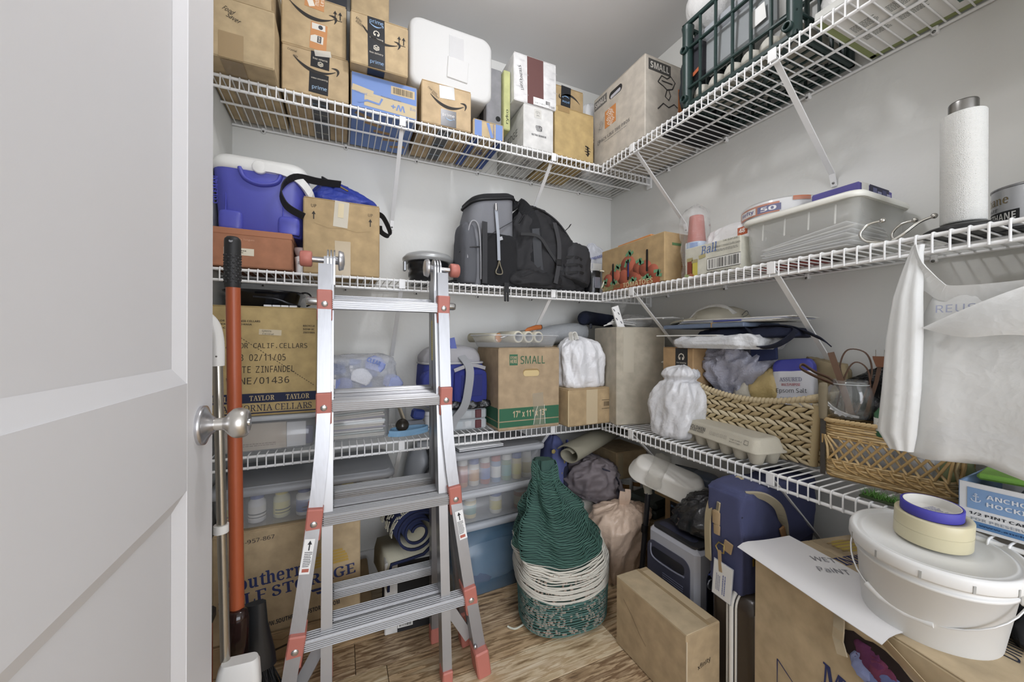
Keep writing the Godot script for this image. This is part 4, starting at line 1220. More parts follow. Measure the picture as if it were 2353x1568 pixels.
func backpacks() -> void:
	var y = H1
	var o = thing("cooler_backpack", "upright grey and black cooler backpack with a hanging bottle opener", "backpack", Vector3(-0.845, y, 0.2), 6)
	var gr = cloth("7c7e84")
	var bk = cloth("1f2023")
	var st = begin()
	var rows = []
	for q in [[0.0, 0.205, 0.17, 0.0], [0.01, 0.215, 0.18, 0.0], [0.2, 0.215, 0.18, 0.005], [0.3, 0.205, 0.17, 0.012], [0.352, 0.195, 0.16, 0.02]]:
		var row = ring3(q[1], q[2], 0.05, q[0], 6)
		for i in row.size():
			row[i].x += q[3]
			row[i].y += row[i].x * 0.22 * q[0] / 0.35
		rows.append(row)
	skin(st, rows)
	part(o, "body", done(st), gr)
	st = begin()
	rows = []
	for q in [[0.352, 0.2, 0.165], [0.358, 0.208, 0.172], [0.372, 0.205, 0.17], [0.384, 0.18, 0.145], [0.388, 0.1, 0.08]]:
		var row = ring3(q[1], q[2], 0.05, q[0], 6)
		for i in row.size():
			row[i].x += 0.02
			row[i].y += row[i].x * 0.22
		rows.append(row)
	skin(st, rows)
	part(o, "lid", done(st), bk)
	part(o, "lid_zip", tube(Array(rows[1]), 0.0035, 6, true), mat("2c2d30", 0.5))
	part(o, "black_front", sack([Vector2(0.96, 0.0), Vector2(1.0, 0.01), Vector2(1.0, 0.15), Vector2(0.97, 0.2), Vector2(0.9, 0.21)], 0.085, 0.03, 4.0, 0.004, 20.0, 51, 40), bk, at(0.028, 0.002, 0.078, -2, 0, 0))
	part(o, "side_pocket", sack([Vector2(0.9, 0.0), Vector2(1.0, 0.02), Vector2(1.0, 0.15), Vector2(0.85, 0.22), Vector2(0.4, 0.25), Vector2(0.1, 0.255)], 0.032, 0.07, 3.0, 0.004, 20.0, 52, 40), cloth("5d5f65"), at(-0.1, 0.004, 0.03))
	part(o, "pocket_zip", tube(smooth_path([Vector3(-0.115, 0.1, 0.094), Vector3(-0.112, 0.2, 0.09), Vector3(-0.095, 0.25, 0.088), Vector3(-0.07, 0.235, 0.094), Vector3(-0.062, 0.14, 0.1), Vector3(-0.06, 0.02, 0.1)], 5), 0.0035, 6), mat("96979b", 0.5))
	part(o, "mesh_elastic", tube(smooth_path([Vector3(-0.132, 0.13, 0.05), Vector3(-0.12, 0.14, 0.09), Vector3(-0.09, 0.145, 0.103), Vector3(-0.06, 0.15, 0.098)], 5), 0.003, 6), mat("3a3b3e", 0.6))
	part(o, "webbing", strap([Vector3(-0.048, 0.25, 0.108), Vector3(-0.05, 0.12, 0.113), Vector3(-0.05, 0.003, 0.113)], 0.022, 0.003, Vector3.RIGHT), cloth("3b3c3f"))
	part(o, "opener_strap", strap([Vector3(0.008, 0.31, 0.098), Vector3(0.01, 0.2, 0.114), Vector3(0.012, 0.1, 0.117)], 0.013, 0.003, Vector3.RIGHT), mat("a6adb8", 0.6))
	part(o, "opener_clip", tube([Vector3(0.008, 0.335, 0.094), Vector3(0.008, 0.305, 0.1)], 0.006, 8), mat("c2c2c4", 0.25, 0.9))
	part(o, "bottle_opener", strap(smooth_path([Vector3(0.012, 0.1, 0.117), Vector3(0.006, 0.075, 0.118), Vector3(-0.003, 0.055, 0.118), Vector3(0.0, 0.045, 0.118), Vector3(0.014, 0.043, 0.118), Vector3(0.025, 0.047, 0.118), Vector3(0.026, 0.058, 0.118), Vector3(0.017, 0.08, 0.118), Vector3(0.013, 0.1, 0.117)], 4), 0.006, 0.004, Vector3.BACK), mat("9c937c", 0.35, 0.8))
	part(o, "seam", strap([Vector3(-0.04, 0.19, 0.108), Vector3(0.04, 0.245, 0.1), Vector3(0.11, 0.29, 0.08)], 0.005, 0.002, Vector3(0, 0, 1)), bk)
	part(o, "reflective_tab", boxm(Vector3(0.018, 0.014, 0.002), 0.0005), mat("b9bcc2", 0.4), at(0.025, 0.185, 0.112, 0, 0, 20))
	part(o, "shoulder_strap", strap(smooth_path([Vector3(0.11, 0.36, 0.03), Vector3(0.15, 0.375, 0.05), Vector3(0.19, 0.33, 0.07), Vector3(0.2, 0.26, 0.1), Vector3(0.195, 0.17, 0.115), Vector3(0.2, 0.09, 0.12), Vector3(0.225, 0.03, 0.11)], 6), 0.05, 0.014, Vector3(0.75, 0, 0.65)), bk)
	part(o, "strap_mesh", strap(smooth_path([Vector3(0.2, 0.26, 0.108), Vector3(0.195, 0.17, 0.124), Vector3(0.2, 0.09, 0.129), Vector3(0.222, 0.035, 0.12)], 6), 0.036, 0.004, Vector3(0.8, 0, 0.6)), cloth("44464a"))
	o = thing("black_backpack", "slumped black backpack with dangling straps right of the grey cooler backpack", "backpack", Vector3(-0.535, y, 0.19))
	st = begin()
	sack_into(st, [Vector2(0.9, 0.0), Vector2(1.0, 0.03), Vector2(0.98, 0.12), Vector2(0.82, 0.22), Vector2(0.62, 0.31), Vector2(0.4, 0.36), Vector2(0.1, 0.385)], 0.195, 0.12, 2.6, 0.02, 12.0, 55, 72, 7, 0.8, Vector3(-0.07, 0, -0.01))
	part(o, "body", done(st), mat("242427", 0.8))
	part(o, "front_pocket", sack([Vector2(0.8, 0.0), Vector2(1.0, 0.02), Vector2(0.95, 0.12), Vector2(0.7, 0.17), Vector2(0.2, 0.19)], 0.08, 0.04, 2.6, 0.012, 16.0, 56, 44), mat("2e2e31", 0.8), at(0.09, 0.035, 0.1, -8, 12, -12))
	for k in 3:
		part(o, "molle_webbing", strap(smooth_path([Vector3(0.02, 0.07 + 0.036 * k, 0.138 - 0.006 * k), Vector3(0.09, 0.078 + 0.034 * k, 0.146 - 0.008 * k), Vector3(0.155, 0.07 + 0.03 * k, 0.115 - 0.006 * k)], 5), 0.012, 0.002, Vector3.UP), mat("1a1a1c", 0.7))
	part(o, "compression_strap", strap(smooth_path([Vector3(-0.005, 0.3, 0.09), Vector3(-0.005, 0.2, 0.128), Vector3(-0.02, 0.1, 0.15), Vector3(-0.035, 0.02, 0.15)], 5), 0.02, 0.003, Vector3.RIGHT), mat("39393c", 0.7))
	part(o, "buckle", boxm(Vector3(0.026, 0.03, 0.008), 0.003), mat("151517", 0.4), at(-0.018, 0.095, 0.15))
	part(o, "crown_zip", tube(smooth_path([Vector3(-0.17, 0.28, 0.06), Vector3(-0.09, 0.37, 0.04), Vector3(0.02, 0.33, 0.05), Vector3(0.1, 0.24, 0.06), Vector3(0.17, 0.13, 0.06), Vector3(0.19, 0.04, 0.05)], 6), 0.004, 6), mat("151517", 0.5))
	part(o, "loose_tail", strap([Vector3(0.06, 0.27, 0.05), Vector3(0.09, 0.3, 0.06), Vector3(0.1, 0.315, 0.06)], 0.01, 0.002, Vector3(0, 0, 1)), mat("151517", 0.6))
	part(o, "hip_belt", sack([Vector2(0.7, 0.0), Vector2(1.0, 0.02), Vector2(0.9, 0.05), Vector2(0.4, 0.075)], 0.13, 0.035, 2.6, 0.02, 20.0, 57, 44), mat("1d1d20", 0.75), at(-0.1, 0.002, 0.1))
	part(o, "side_strap", strap(smooth_path([Vector3(-0.17, 0.23, 0.09), Vector3(-0.1, 0.22, 0.12), Vector3(-0.05, 0.15, 0.135), Vector3(0.0, 0.08, 0.145)], 5), 0.012, 0.002, Vector3.UP), mat("151517", 0.6))
	for k in 2:
		part(o, "hanging_buckle", boxm(Vector3(0.008, 0.04, 0.008), 0.002), mat("19191b", 0.4), at(-0.262 + 0.012 * k, -0.066, 0.135))
	part(o, "hanging_strap", strap([Vector3(-0.256, -0.03, 0.135), Vector3(-0.256, 0.01, 0.135)], 0.02, 0.003, Vector3.RIGHT), mat("19191b", 0.6))
	o = thing("plastic_bag", "translucent bag with blue print and a white card, behind the black mug", "bag", Vector3(-0.21, y + 0.0, 0.1))
	part(o, "film", sack([Vector2(0.8, 0.0), Vector2(1.0, 0.05), Vector2(0.9, 0.17), Vector2(0.45, 0.24), Vector2(0.1, 0.28)], 0.1, 0.06, 2.6, 0.02, 14.0, 58), film("cfd2da", 0.3))
	part(o, "white_card", boxm(Vector3(0.07, 0.045, 0.002), 0.0), mat("eeeeea", 0.6), at(-0.04, 0.12, 0.085, -10, -20, -4))
	txt_on(o, "WINDMILL", at(-0.01, 0.2, 0.06, -30, -15, 22), 0.016, 0.11, "6a74b4")
	o = thing("travel_mug", "black travel mug with a pale curved handle left of the tomato carton", "mug", Vector3(-0.325, y, 0.265))
	part(o, "cup", lathe(hard([Vector2(0.036, 0.0), Vector2(0.04, 0.06), Vector2(0.042, 0.1), Vector2(0.038, 0.1), Vector2(0.036, 0.08)]), 28), mat("17181b", 0.25))
	part(o, "steel_panel", boxm(Vector3(0.03, 0.05, 0.004), 0.001), mat("8e96a6", 0.3, 0.6), at(0.0, 0.02, 0.04))
	part(o, "handle", tube(smooth_path([Vector3(0.012, 0.1, 0.042), Vector3(0.034, 0.095, 0.05), Vector3(0.038, 0.07, 0.052), Vector3(0.022, 0.03, 0.05), Vector3(0.02, 0.018, 0.045), Vector3(0.04, 0.008, 0.04)], 5), 0.005, 8), mat("b9b29a", 0.35, 0.5))


func right_middle() -> void:
	var y = H1
	var o = rcart("tomato_carton", "kraft carton printed with red tomatoes and three slots, in the middle shelf corner", [-0.296, -0.11], [y, 1.416], [0.3, 0.675], "c2a06a", 0, "box", false)
	# picture: a heap of tomatoes with leaves
	for q in [[-0.13, -0.045, 0.032], [-0.085, -0.03, 0.036], [0.0, 0.0, 0.046], [-0.028, -0.045, 0.036], [0.045, -0.045, 0.036], [0.1, -0.028, 0.036], [0.14, -0.045, 0.03], [0.06, -0.02, 0.03]]:
		put(o, "F", q[0] - 0.012, q[1] - 0.002, "tomato_picture", lathe([Vector2(0.001, 0.0004), Vector2(q[2], 0.0003), Vector2(q[2], 0.0)], 22, 1.0, 0.92), mat("b9583c", 0.8), 0, 0.0002 + absf(q[0]) * 0.003).rotate_object_local(Vector3.RIGHT, PI / 2)
	for q in [[-0.16, -0.055, 40], [-0.1, -0.062, 0], [-0.075, 0.0, 20], [0.0, 0.046, 0], [0.02, -0.07, 10], [0.06, 0.0, -20], [0.1, -0.07, -10], [0.155, -0.06, -40], [-0.012, 0.01, 30]]:
		put(o, "F", q[0], q[1], "leaf_picture", strokes([[-0.4, -0.1, -0.1, 0.15, 0.1, -0.05, 0.4, 0.1], [0.0, 0.3, 0.05, -0.2]], 0.013, 0.055), mat("62a070", 0.8), q[2], 0.0016)
	for x in [-0.105, -0.008, 0.1]:
		put(o, "F", x, -0.02 + (0.02 if x > 0.05 else 0.0), "hand_slot", extrude(rrect(0.0105, 0.088, 0.005), 0.0006), mat("1d1712", 0.95), 0, 0.0022)  # flat slot shapes, their inner shade painted dark
	put(o, "F", -0.006, -0.02, "dark_contents", extrude(rrect(0.006, 0.06, 0.003), 0.0004), mat("3b3a8c", 0.6), 0, 0.003)
	patch(o, "F", 0.03, -0.083, 0.27, 0.022, "b4552f", "printed_band", 0, 0.0008)
	txt(o, "F", 0.045, -0.082, "TOMATOES", 0.02, "d8c08a", 0.17, "nb", 0, 0.002)
	txt(o, "F", -0.11, -0.08, "California", 0.018, "4f8a4c", 0.1, "n", 2, 0.002, 0.25)
	txt(o, "R", 0.0, -0.02, "GROWN IN U.S.A.", 0.016, "a8582f", 0.12, "n", 90)
	patch(o, "R", -0.03, 0.05, 0.05, 0.01, "4f7a45", "printed_band")
	o = thing("paper_folder", "orange and white folder edges peeping over the tomato carton", "folder", Vector3(-0.2, 1.418, 0.52), -90)
	part(o, "orange_sheet", boxm(Vector3(0.2, 0.012, 0.1), 0.002), mat("d98a45", 0.7), at(-0.04, 0, 0.02, 0, 0, 1))
	part(o, "white_sheet", boxm(Vector3(0.24, 0.006, 0.11), 0.001), mat("ecebe6", 0.7), at(-0.03, 0.0, 0.0, 0, 0, 1))
	# paper cups in their sleeve
	o = thing("paper_cups", "stack of red striped paper cups inverted in a clear sleeve", "cups", Vector3(-0.2, y, 0.735), -90)
	for k in 15:
		part(o, "cup", lathe(hard([Vector2(0.033, 0.0), Vector2(0.0335, 0.002), Vector2(0.0325, 0.009)]), 28), mat("e9e6e2" if k % 2 else "bf5a48", 0.6), at(0, 0.001 + k * 0.0095, 0))
	part(o, "inner_cup", lathe(hard([Vector2(0.032, 0.142), Vector2(0.0245, 0.238), Vector2(0.022, 0.24), Vector2(0.021, 0.234)]), 28), mat("c0553f", 0.6))
	part(o, "sleeve_label", lathe(hard([Vector2(0.0355, 0.06), Vector2(0.0355, 0.14)]), 28), mat("b9d0ea", 0.5))
	part(o, "label_white", strap([Vector3(-0.024, 0.06, 0.0275), Vector3(-0.024, 0.14, 0.0275)], 0.022, 0.002, Vector3(0.75, 0, 0.66)), mat("e9ecf0", 0.5))
	part(o, "label_blue", strap([Vector3(0.016, 0.115, 0.0335), Vector3(0.016, 0.135, 0.0335)], 0.026, 0.0016, Vector3(0.9, 0, -0.4)), mat("7fa0dc", 0.5))
	part(o, "clear_sleeve", sack([Vector2(0.85, 0.0), Vector2(0.95, 0.06), Vector2(0.98, 0.16), Vector2(1.0, 0.23), Vector2(0.75, 0.262), Vector2(0.2, 0.28)], 0.043, 0.043, 2.2, 0.012, 26.0, 61, 44), mat("f2f4f422", 0.08, 0.0, {"normal_enabled": true, "normal_texture": T.crease, "normal_scale": 0.8, "uv1_triplanar": true, "uv1_scale": Vector3(9, 5, 9)}), at(-0.004, 0, 0.004))
	# napkin pack behind the jar carton
	o = thing("napkin_pack", "soft white wrapped pack with an orange 48 corner, behind the jelly jar carton", "packet", Vector3(-0.13, y, 0.86), -90)
	part(o, "pack", sack([Vector2(0.95, 0.0), Vector2(1.0, 0.04), Vector2(1.0, 0.12), Vector2(0.8, 0.165), Vector2(0.4, 0.18), Vector2(0.1, 0.183)], 0.1, 0.08, 4.0, 0.014, 18.0, 62), film("ecebea", 0.3))
	part(o, "orange_corner", boxm(Vector3(0.032, 0.026, 0.003), 0.001), mat("cf5f35", 0.5), at(0.085, 0.112, 0.12, -4, 0, 3))
	txt_on(o, "48", at(0.085, 0.125, 0.123, -4, 0, 3), 0.014, 0.02, "f2ece4")
	o = rcart("jelly_jar_carton", "pale carton printed with jelly jars and a big barcode on the middle right shelf", [-0.277, -0.2], [y, 1.332], [0.75, 0.958], "d9d6c2", 0, "box", false)
	txt(o, "F", -0.006, 0.034, "Ball", 0.03, "4b6fb5", 0.06, "s", 4, 0.0009, 0.2)
	txt(o, "F", 0.055, 0.032, "Quilted Crystal Jelly Jars", 0.009, "6b6a60", 0.095, "s")
	put(o, "F", 0.055, 0.02, "fine_print", small_print(0.08, 0.009, 2, 5), mat("8c8a80", 0.8))
	txt(o, "F", 0.07, 0.047, "14¢ 0-81200", 0.006, "5a5952", 0.05)
	patch(o, "F", 0.046, -0.02, 0.118, 0.038, "f1efe6", "barcode_panel")
	put(o, "F", 0.046, -0.02, "barcode_frame", strokes([[-0.5, -0.16, 0.5, -0.16, 0.5, 0.16, -0.5, 0.16, -0.5, -0.16]], 0.0015, 0.117), mat("2a2a2a", 0.8), 0, 0.0012)
	put(o, "F", 0.046, -0.02, "barcode", bars(0.106, 0.03, 34, 12), mat("2a2a2a", 0.8), 0, 0.0012)
	for q in [[-0.082, -0.018, 0.062, "8c3a22"], [-0.062, -0.026, 0.062, "c9b83c"]]:
		patch(o, "F", q[0], q[1], 0.022, q[2] - 0.014, q[3], "jar_picture", 0, 0.0008)
		patch(o, "F", q[0], q[1] + q[2] / 2 - 0.004, 0.024, 0.012, "a99a62", "jar_lid_picture", 0, 0.0012)
	patch(o, "F", -0.032, 0.012, 0.026, 0.012, "b2a468", "jar_lid_picture", 8, 0.0012)
	patch(o, "F", -0.09, -0.045, 0.026, 0.016, "9aaa6c", "fruit_picture", 20, 0.0006)
	patch(o, "F", -0.075, -0.047, 0.016, 0.012, "b4643c", "fruit_picture", -20, 0.0018)
	put(o, "F", 0.03, -0.047, "fine_print", small_print(0.09, 0.006, 1, 6), mat("6a6860", 0.8))
	o = thing("red_tray", "flat red tray lying on the wires beneath the jelly jar carton and plastic bin", "tray", Vector3(-0.1, y + 0.001, 0.97), -90)
	part(o, "tray", boxm(Vector3(0.3, 0.008, 0.17), 0.002), mat("b5382f", 0.5))
	part(o, "white_insert", boxm(Vector3(0.26, 0.003, 0.1), 0.001), mat("e9e9e6", 0.6), at(0, 0.0075, 0))
	# bin with white lid
	o = thing("storage_bin", "frosted plastic bin of papers with an ivory lid on the middle right shelf", "bin", Vector3(-0.145, y + 0.012, 1.105), -90)
	part(o, "tub", tub(0.28, 0.25, 0.118, 0.022, 0.96), mat("ecece448", 0.3))
	part(o, "lid", lidm(0.3, 0.27, 0.016, 0.032, 0.003), mat("ecebdf", 0.4), at(0, 0.116, 0))
	for k in 4:
		part(o, "rib", boxm(Vector3(0.004, 0.05, 0.003), 0.001), mat("f0f0e8", 0.4), at(-0.09 + 0.06 * k, 0.062, 0.118, -4, 0, 0))
	for k in 7:
		part(o, "paper_sheet", boxm(Vector3(0.22, 0.003, 0.18), 0.0005), mat(["e9eaee", "d5d9e4", "f0f0ee"][k % 3], 0.8), at(0.004 * (k % 3), 0.008 + 0.0075 * k, 0.004 * (k % 2), 0, 3 * (k % 3) - 3, 1.2 * k))
	o = thing("paper_plates", "shrink-wrapped stack of white plates with an orange band, on the plastic bin's lid", "plates", Vector3(-0.13, y + 0.148, 0.99))
	st_plates(o)
	o = rcart("purple_carton", "flat violet carton with a picture panel, on the plastic bin beside the plates", [-0.21, -0.04], [y + 0.147, 1.409], [1.115, 1.222], "5f58a8", 0, "box", false)
	patch(o, "R", 0.015, 0.0, 0.1, 0.034, "3a3a52", "picture_panel")
	patch(o, "R", -0.058, 0.0, 0.034, 0.034, "e6e4dc", "paper_label", 0, 0.0009)
	put(o, "R", -0.058, -0.01, "barcode", bars(0.024, 0.008, 12, 5), mat("2c2c2e", 0.8), 0, 0.0014)
	for k in 4:
		patch(o, "R", -0.01 + 0.024 * k, 0.004 - 0.006 * (k % 2), 0.02, 0.014, ["6a6e9a", "8a8eb0", "4a4e78", "9a9cb8"][k], "picture_patch", 0, 0.0012)
	# coat hooks
	for k in 2:
		o = thing("coat_hook", ["double chrome coat hook lying on the middle shelf, the one nearer the plastic bin", "double chrome coat hook lying behind the other, nearer the paper towel"][k], "hook", Vector3([-0.268, -0.205][k], y, [1.285, 1.318][k]), [-62, -80][k], "chrome coat hooks")
		var ch = mat("cfccc4", 0.16, 0.95)
		part(o, "base_plate", boxm(Vector3(0.06, 0.006, 0.022), 0.002), ch, at(0.01, 0.0, 0))
		part(o, "hook", tube(smooth_path([Vector3(0.0, 0.006, 0), Vector3(-0.024, 0.012, 0.0), Vector3(-0.034, 0.03, 0.0), Vector3(-0.02, 0.05, 0.0), Vector3(0.004, 0.055, 0.0)], 6), 0.003, 8), ch)
		part(o, "hook", tube(smooth_path([Vector3(0.02, 0.006, 0), Vector3(0.04, 0.02, 0.0), Vector3(0.062, 0.04, 0.0), Vector3(0.085, 0.05, 0)], 6), 0.0032, 8), ch)
		for q in [[0.004, 0.055], [0.085, 0.05]]:
			var s = SphereMesh.new()
			s.radius = 0.006
			s.height = 0.012
			part(o, "knob", s, ch, at(q[0], q[1], 0))
	# paper towel on its stand
	o = thing("paper_towel_roll", "tall white paper towel roll on a stand with a brushed steel cap", "paper towel", Vector3(-0.225, y, 1.401))
	part(o, "roll", lathe([Vector2(0.02, 0.022), Vector2(0.0315, 0.022), Vector2(0.0325, 0.024), Vector2(0.0325, 0.246), Vector2(0.0315, 0.248), Vector2(0.02, 0.248)], 48), mat("dcdcd6", 0.95, 0.0, {"normal_enabled": true, "normal_texture": T.weave, "normal_scale": 1.2, "uv1_triplanar": true, "uv1_scale": Vector3(9, 9, 9)}))
	part(o, "loose_edge", boxm(Vector3(0.014, 0.222, 0.0012), 0.0), mat("eeeeea", 0.95), at(0.031, 0.024, 0.012, 0, 60, 0))
	part(o, "steel_cap", lathe(hard([Vector2(0.0215, 0.248), Vector2(0.0215, 0.272), Vector2(0.02, 0.275), Vector2(0.001, 0.276)]), 40), mat("8f8d88", 0.3, 0.95))
	part(o, "base", lathe(hard([Vector2(0.058, 0.0), Vector2(0.058, 0.009), Vector2(0.052, 0.013), Vector2(0.03, 0.02), Vector2(0.02, 0.024)]), 40), mat("1c1c1d", 0.4))
	o = thing("black_tray", "flat black tray under the paper towel and the can", "tray", Vector3(-0.12, y + 0.0, 1.47), -90)
	part(o, "tray", lidm(0.24, 0.12, 0.008, 0.02, 0.0), mat("1e1e20", 0.4))
	o = thing("varnish_can", "silver can of polyurethane right of the paper towel roll", "can", Vector3(-0.1, y + 0.009, 1.462))
	part(o, "wall", lathe(hard([Vector2(0.052, 0.0), Vector2(0.053, 0.003), Vector2(0.053, 0.085), Vector2(0.0525, 0.088)]), 44), mat("c4c5c8", 0.3, 0.4))
	part(o, "rim", lathe([Vector2(0.0525, 0.085), Vector2(0.0545, 0.087), Vector2(0.0545, 0.09), Vector2(0.05, 0.0915), Vector2(0.046, 0.088)], 44), mat("a9a9ac", 0.25, 0.9))
	curved_print(o, 0.0535, 0.028, 0.022, -178.0, -95.0, "1c1c1e")
	curved_text(o, "thane", 0.0537, 0.064, 0.018, -172.0, -112.0, "8a7440", "s")
	curved_text(o, "MATE", 0.0537, 0.045, 0.007, -170.0, -132.0, "5c5a56")
	curved_text(o, "URETHANE", 0.0541, 0.028, 0.014, -176.0, -100.0, "e6e4de", "nb")
	curved_print(o, 0.0537, 0.01, 0.006, -165.0, -135.0, "c97a2c")
	# shopping bag hung from the rail
	hanging_bag()


func curved_print(o: Node3D, r: float, y: float, h: float, a0: float, a1: float, hex: String) -> void:   # a band of print on a can; angles from -x... turned about y
	var st = begin()
	var rows = [PackedVector3Array(), PackedVector3Array()]
	for i in 17:
		var a = deg_to_rad(lerpf(a0, a1, i / 16.0))
		for k in 2:
			rows[k].append(Vector3(sin(a) * r, y - h / 2 + h * k, cos(a) * r))
	skin(st, rows, false, false)
	part(o, "printed_band", done(st), mat(hex, 0.6))


func curved_text(o: Node3D, s: String, r: float, y: float, h: float, a0: float, a1: float, hex: String, kind := "n") -> void:
	var m = letters(s, h, 1.0, kind)
	var ar = m.surface_get_arrays(0)
	var v: PackedVector3Array = ar[Mesh.ARRAY_VERTEX]
	var nn = PackedVector3Array()
	for i in v.size():
		var a = deg_to_rad(lerpf(a0, a1, v[i].x + 0.5))
		v[i] = Vector3(sin(a) * r, y + v[i].y, cos(a) * r)
		nn.append(Vector3(sin(a), 0, cos(a)))
	ar[Mesh.ARRAY_VERTEX] = v
	ar[Mesh.ARRAY_NORMAL] = nn
	var am = ArrayMesh.new()
	am.add_surface_from_arrays(Mesh.PRIMITIVE_TRIANGLES, ar)
	part(o, "lettering", am, mat(hex, 0.7))


func st_plates(o: Node3D) -> void:
	var prof = [Vector2(0.02, 0.0), Vector2(0.1, 0.0)]
	for k in 14:
		prof.append(Vector2(0.108, 0.001 + k * 0.0034))
		prof.append(Vector2(0.1055, 0.0026 + k * 0.0034))
	prof.append(Vector2(0.108, 0.05))
	prof.append(Vector2(0.1, 0.052))
	prof.append(Vector2(0.08, 0.046))
	part(o, "plate_stack", lathe(prof, 56), mat("efeeec", 0.5))
	curved_print(o, 0.1092, 0.028, 0.03, -142.0, -62.0, "cf6a34")
	curved_print(o, 0.1095, 0.028, 0.02, -132.0, -96.0, "ece8e2")
	curved_text(o, "Hefty", 0.1099, 0.028, 0.015, -129.0, -99.0, "3a3f9c", "nb")
	curved_print(o, 0.1096, 0.027, 0.02, -93.0, -60.0, "4a4a8c")
	curved_text(o, "50", 0.11, 0.027, 0.013, -88.0, -66.0, "efecea", "nb")
	curved_print(o, 0.1094, 0.046, 0.012, -45.0, -20.0, "cf6a34")
	part(o, "shrink_wrap", lathe([Vector2(0.05, -0.0005), Vector2(0.109, 0.0), Vector2(0.1106, 0.004), Vector2(0.1106, 0.048), Vector2(0.106, 0.054), Vector2(0.07, 0.056)], 48), mat("f4f6f61c", 0.06))


func hanging_bag() -> void:
	var o = thing("shopping_bag", "white plastic shopping bag hanging from the middle right shelf rail", "bag", Vector3(-0.345, 0.79, 1.43), -90)
	var st = begin()
	var nz = noise(9.0, FastNoiseLite.TYPE_SIMPLEX_SMOOTH, 3, 77)
	nz.fractal_type = FastNoiseLite.FRACTAL_RIDGED
	var rows = []
	# local x along the wall: -0.12 is the far end, +0.2 beyond the frame; one handle hangs at x = -0.085
	for i in 33:
		var t = i / 32.0
		var row = PackedVector3Array()
		var x0 = lerpf(-0.088, -0.07, t)
		if t > 0.62:
			x0 = lerpf(-0.07, -0.03, pow((t - 0.62) / 0.38, 1.3))
		var x1 = 0.19
		var y = t * 0.305
		for j in 64:
			var a = TAU * j / 64.0
			var s = sup(a, 3.2)
			var u = s.x * 0.5 + 0.5
			var px = lerpf(x0, x1, u)
			var dp = 0.05 * (0.75 + 0.25 * sin(PI * t)) * (1.0 - 0.55 * t)
			var pz = -s.y * dp
			var d = nz.get_noise_3d(px * 0.7, y * 0.25, pz * 0.6 + (3.0 if s.y > 0 else 0.0))
			pz += d * 0.009 * signf(-s.y)
			var py = y + (0.012 * sin(px * 40.0) - 0.02 * u) * (1.0 - t) + d * 0.002
			row.append(Vector3(px, py, pz))
		rows.append(row)
	skin(st, rows, true, false)
	tri(st, rows[0][0], rows[0][1], rows[0][2])
	# bottom
	var c = Vector3(0.03, -0.012, 0)
	for j in 64:
		tri(st, c, rows[0][(j + 1) % 64], rows[0][j])
	var film_m = mat("e8e9e6d8", 0.35, 0.0, {"normal_enabled": true, "normal_texture": T.crease, "normal_scale": 0.12, "uv1_triplanar": true, "uv1_scale": Vector3(2, 2, 2), "backlight_enabled": true, "backlight": Color(0.35, 0.35, 0.34)})
	part(o, "body", done(st), film_m)
	# the left gusset, gathered over the rail and hanging down in pleats
	var h = []
	for q in [[0.405, -0.064, -0.046, 0.0, 0.008], [0.388, -0.067, -0.046, 0.006, 0.008], [0.35, -0.073, -0.041, 0.02, 0.01], [0.3, -0.08, -0.037, 0.035, 0.013], [0.22, -0.087, -0.033, 0.045, 0.015], [0.12, -0.091, -0.034, 0.05, 0.016], [0.03, -0.098, -0.04, 0.05, 0.016], [-0.004, -0.082, -0.046, 0.045, 0.012]]:
		var row = PackedVector3Array()
		for j in 36:
			var a = TAU * j / 36.0
			var k = 1.0 + 0.16 * sin(a * 7.0 + q[0] * 5.0)
			row.append(Vector3((q[1] + q[2]) / 2 + cos(a) * (q[2] - q[1]) / 2, q[0], q[3] - sin(a) * q[4] * k))
		h.append(row)
	h.reverse()
	st = begin()
	skin(st, h)
	part(o, "gathered_handle", done(st), film_m)
	part(o, "handle_edge", strap(smooth_path([Vector3(-0.058, 0.4, 0.012), Vector3(-0.045, 0.35, 0.02), Vector3(-0.026, 0.315, 0.02), Vector3(0.0, 0.3, 0.022), Vector3(0.09, 0.3, 0.024), Vector3(0.19, 0.312, 0.024)], 5), 0.03, 0.002, Vector3(0, 1, 0.2)), film_m)
	# big folded flap on the front
	part(o, "folded_flap", sheet([[Vector3(-0.033, 0.236, 0.048), Vector3(0.022, 0.219, 0.062), Vector3(0.082, 0.222, 0.064), Vector3(0.19, 0.205, 0.06)], [Vector3(-0.033, 0.237, 0.0475), Vector3(0.024, 0.245, 0.066), Vector3(0.082, 0.262, 0.07), Vector3(0.19, 0.275, 0.064)], [Vector3(-0.033, 0.238, 0.047), Vector3(0.022, 0.27, 0.052), Vector3(0.082, 0.301, 0.047), Vector3(0.19, 0.345, 0.04)]]), film_m)
	txt_on(o, "REUSE", at(0.012, 0.272, 0.0415, -4, 0, 0), 0.014, 0.06, "a3a9c4", "n")
	part(o, "blue_contents", boxm(Vector3(0.22, 0.035, 0.04), 0.012), mat("5b7090", 0.7), at(0.07, 0.012, 0.0))


func sheet(rows_: Array, th := 0.0015) -> ArrayMesh:   # a thin curved sheet through control rows
	var st = begin()
	var a = []
	var b = []
	for r in rows_:
		var p = smooth_path(r, 6)
		a.append(PackedVector3Array(p))
	var n: int = a[0].size()
	for i in a.size():
		var row = PackedVector3Array()
		for j in n:
			row.append(a[i][j] - Vector3(0, 0, th))
		b.append(row)
	skin(st, a, false, false)
	for i in a.size() - 1:
		for j in n - 1:
			quad(st, b[i][j], b[i + 1][j], b[i + 1][j + 1], b[i][j + 1])
	return done(st)


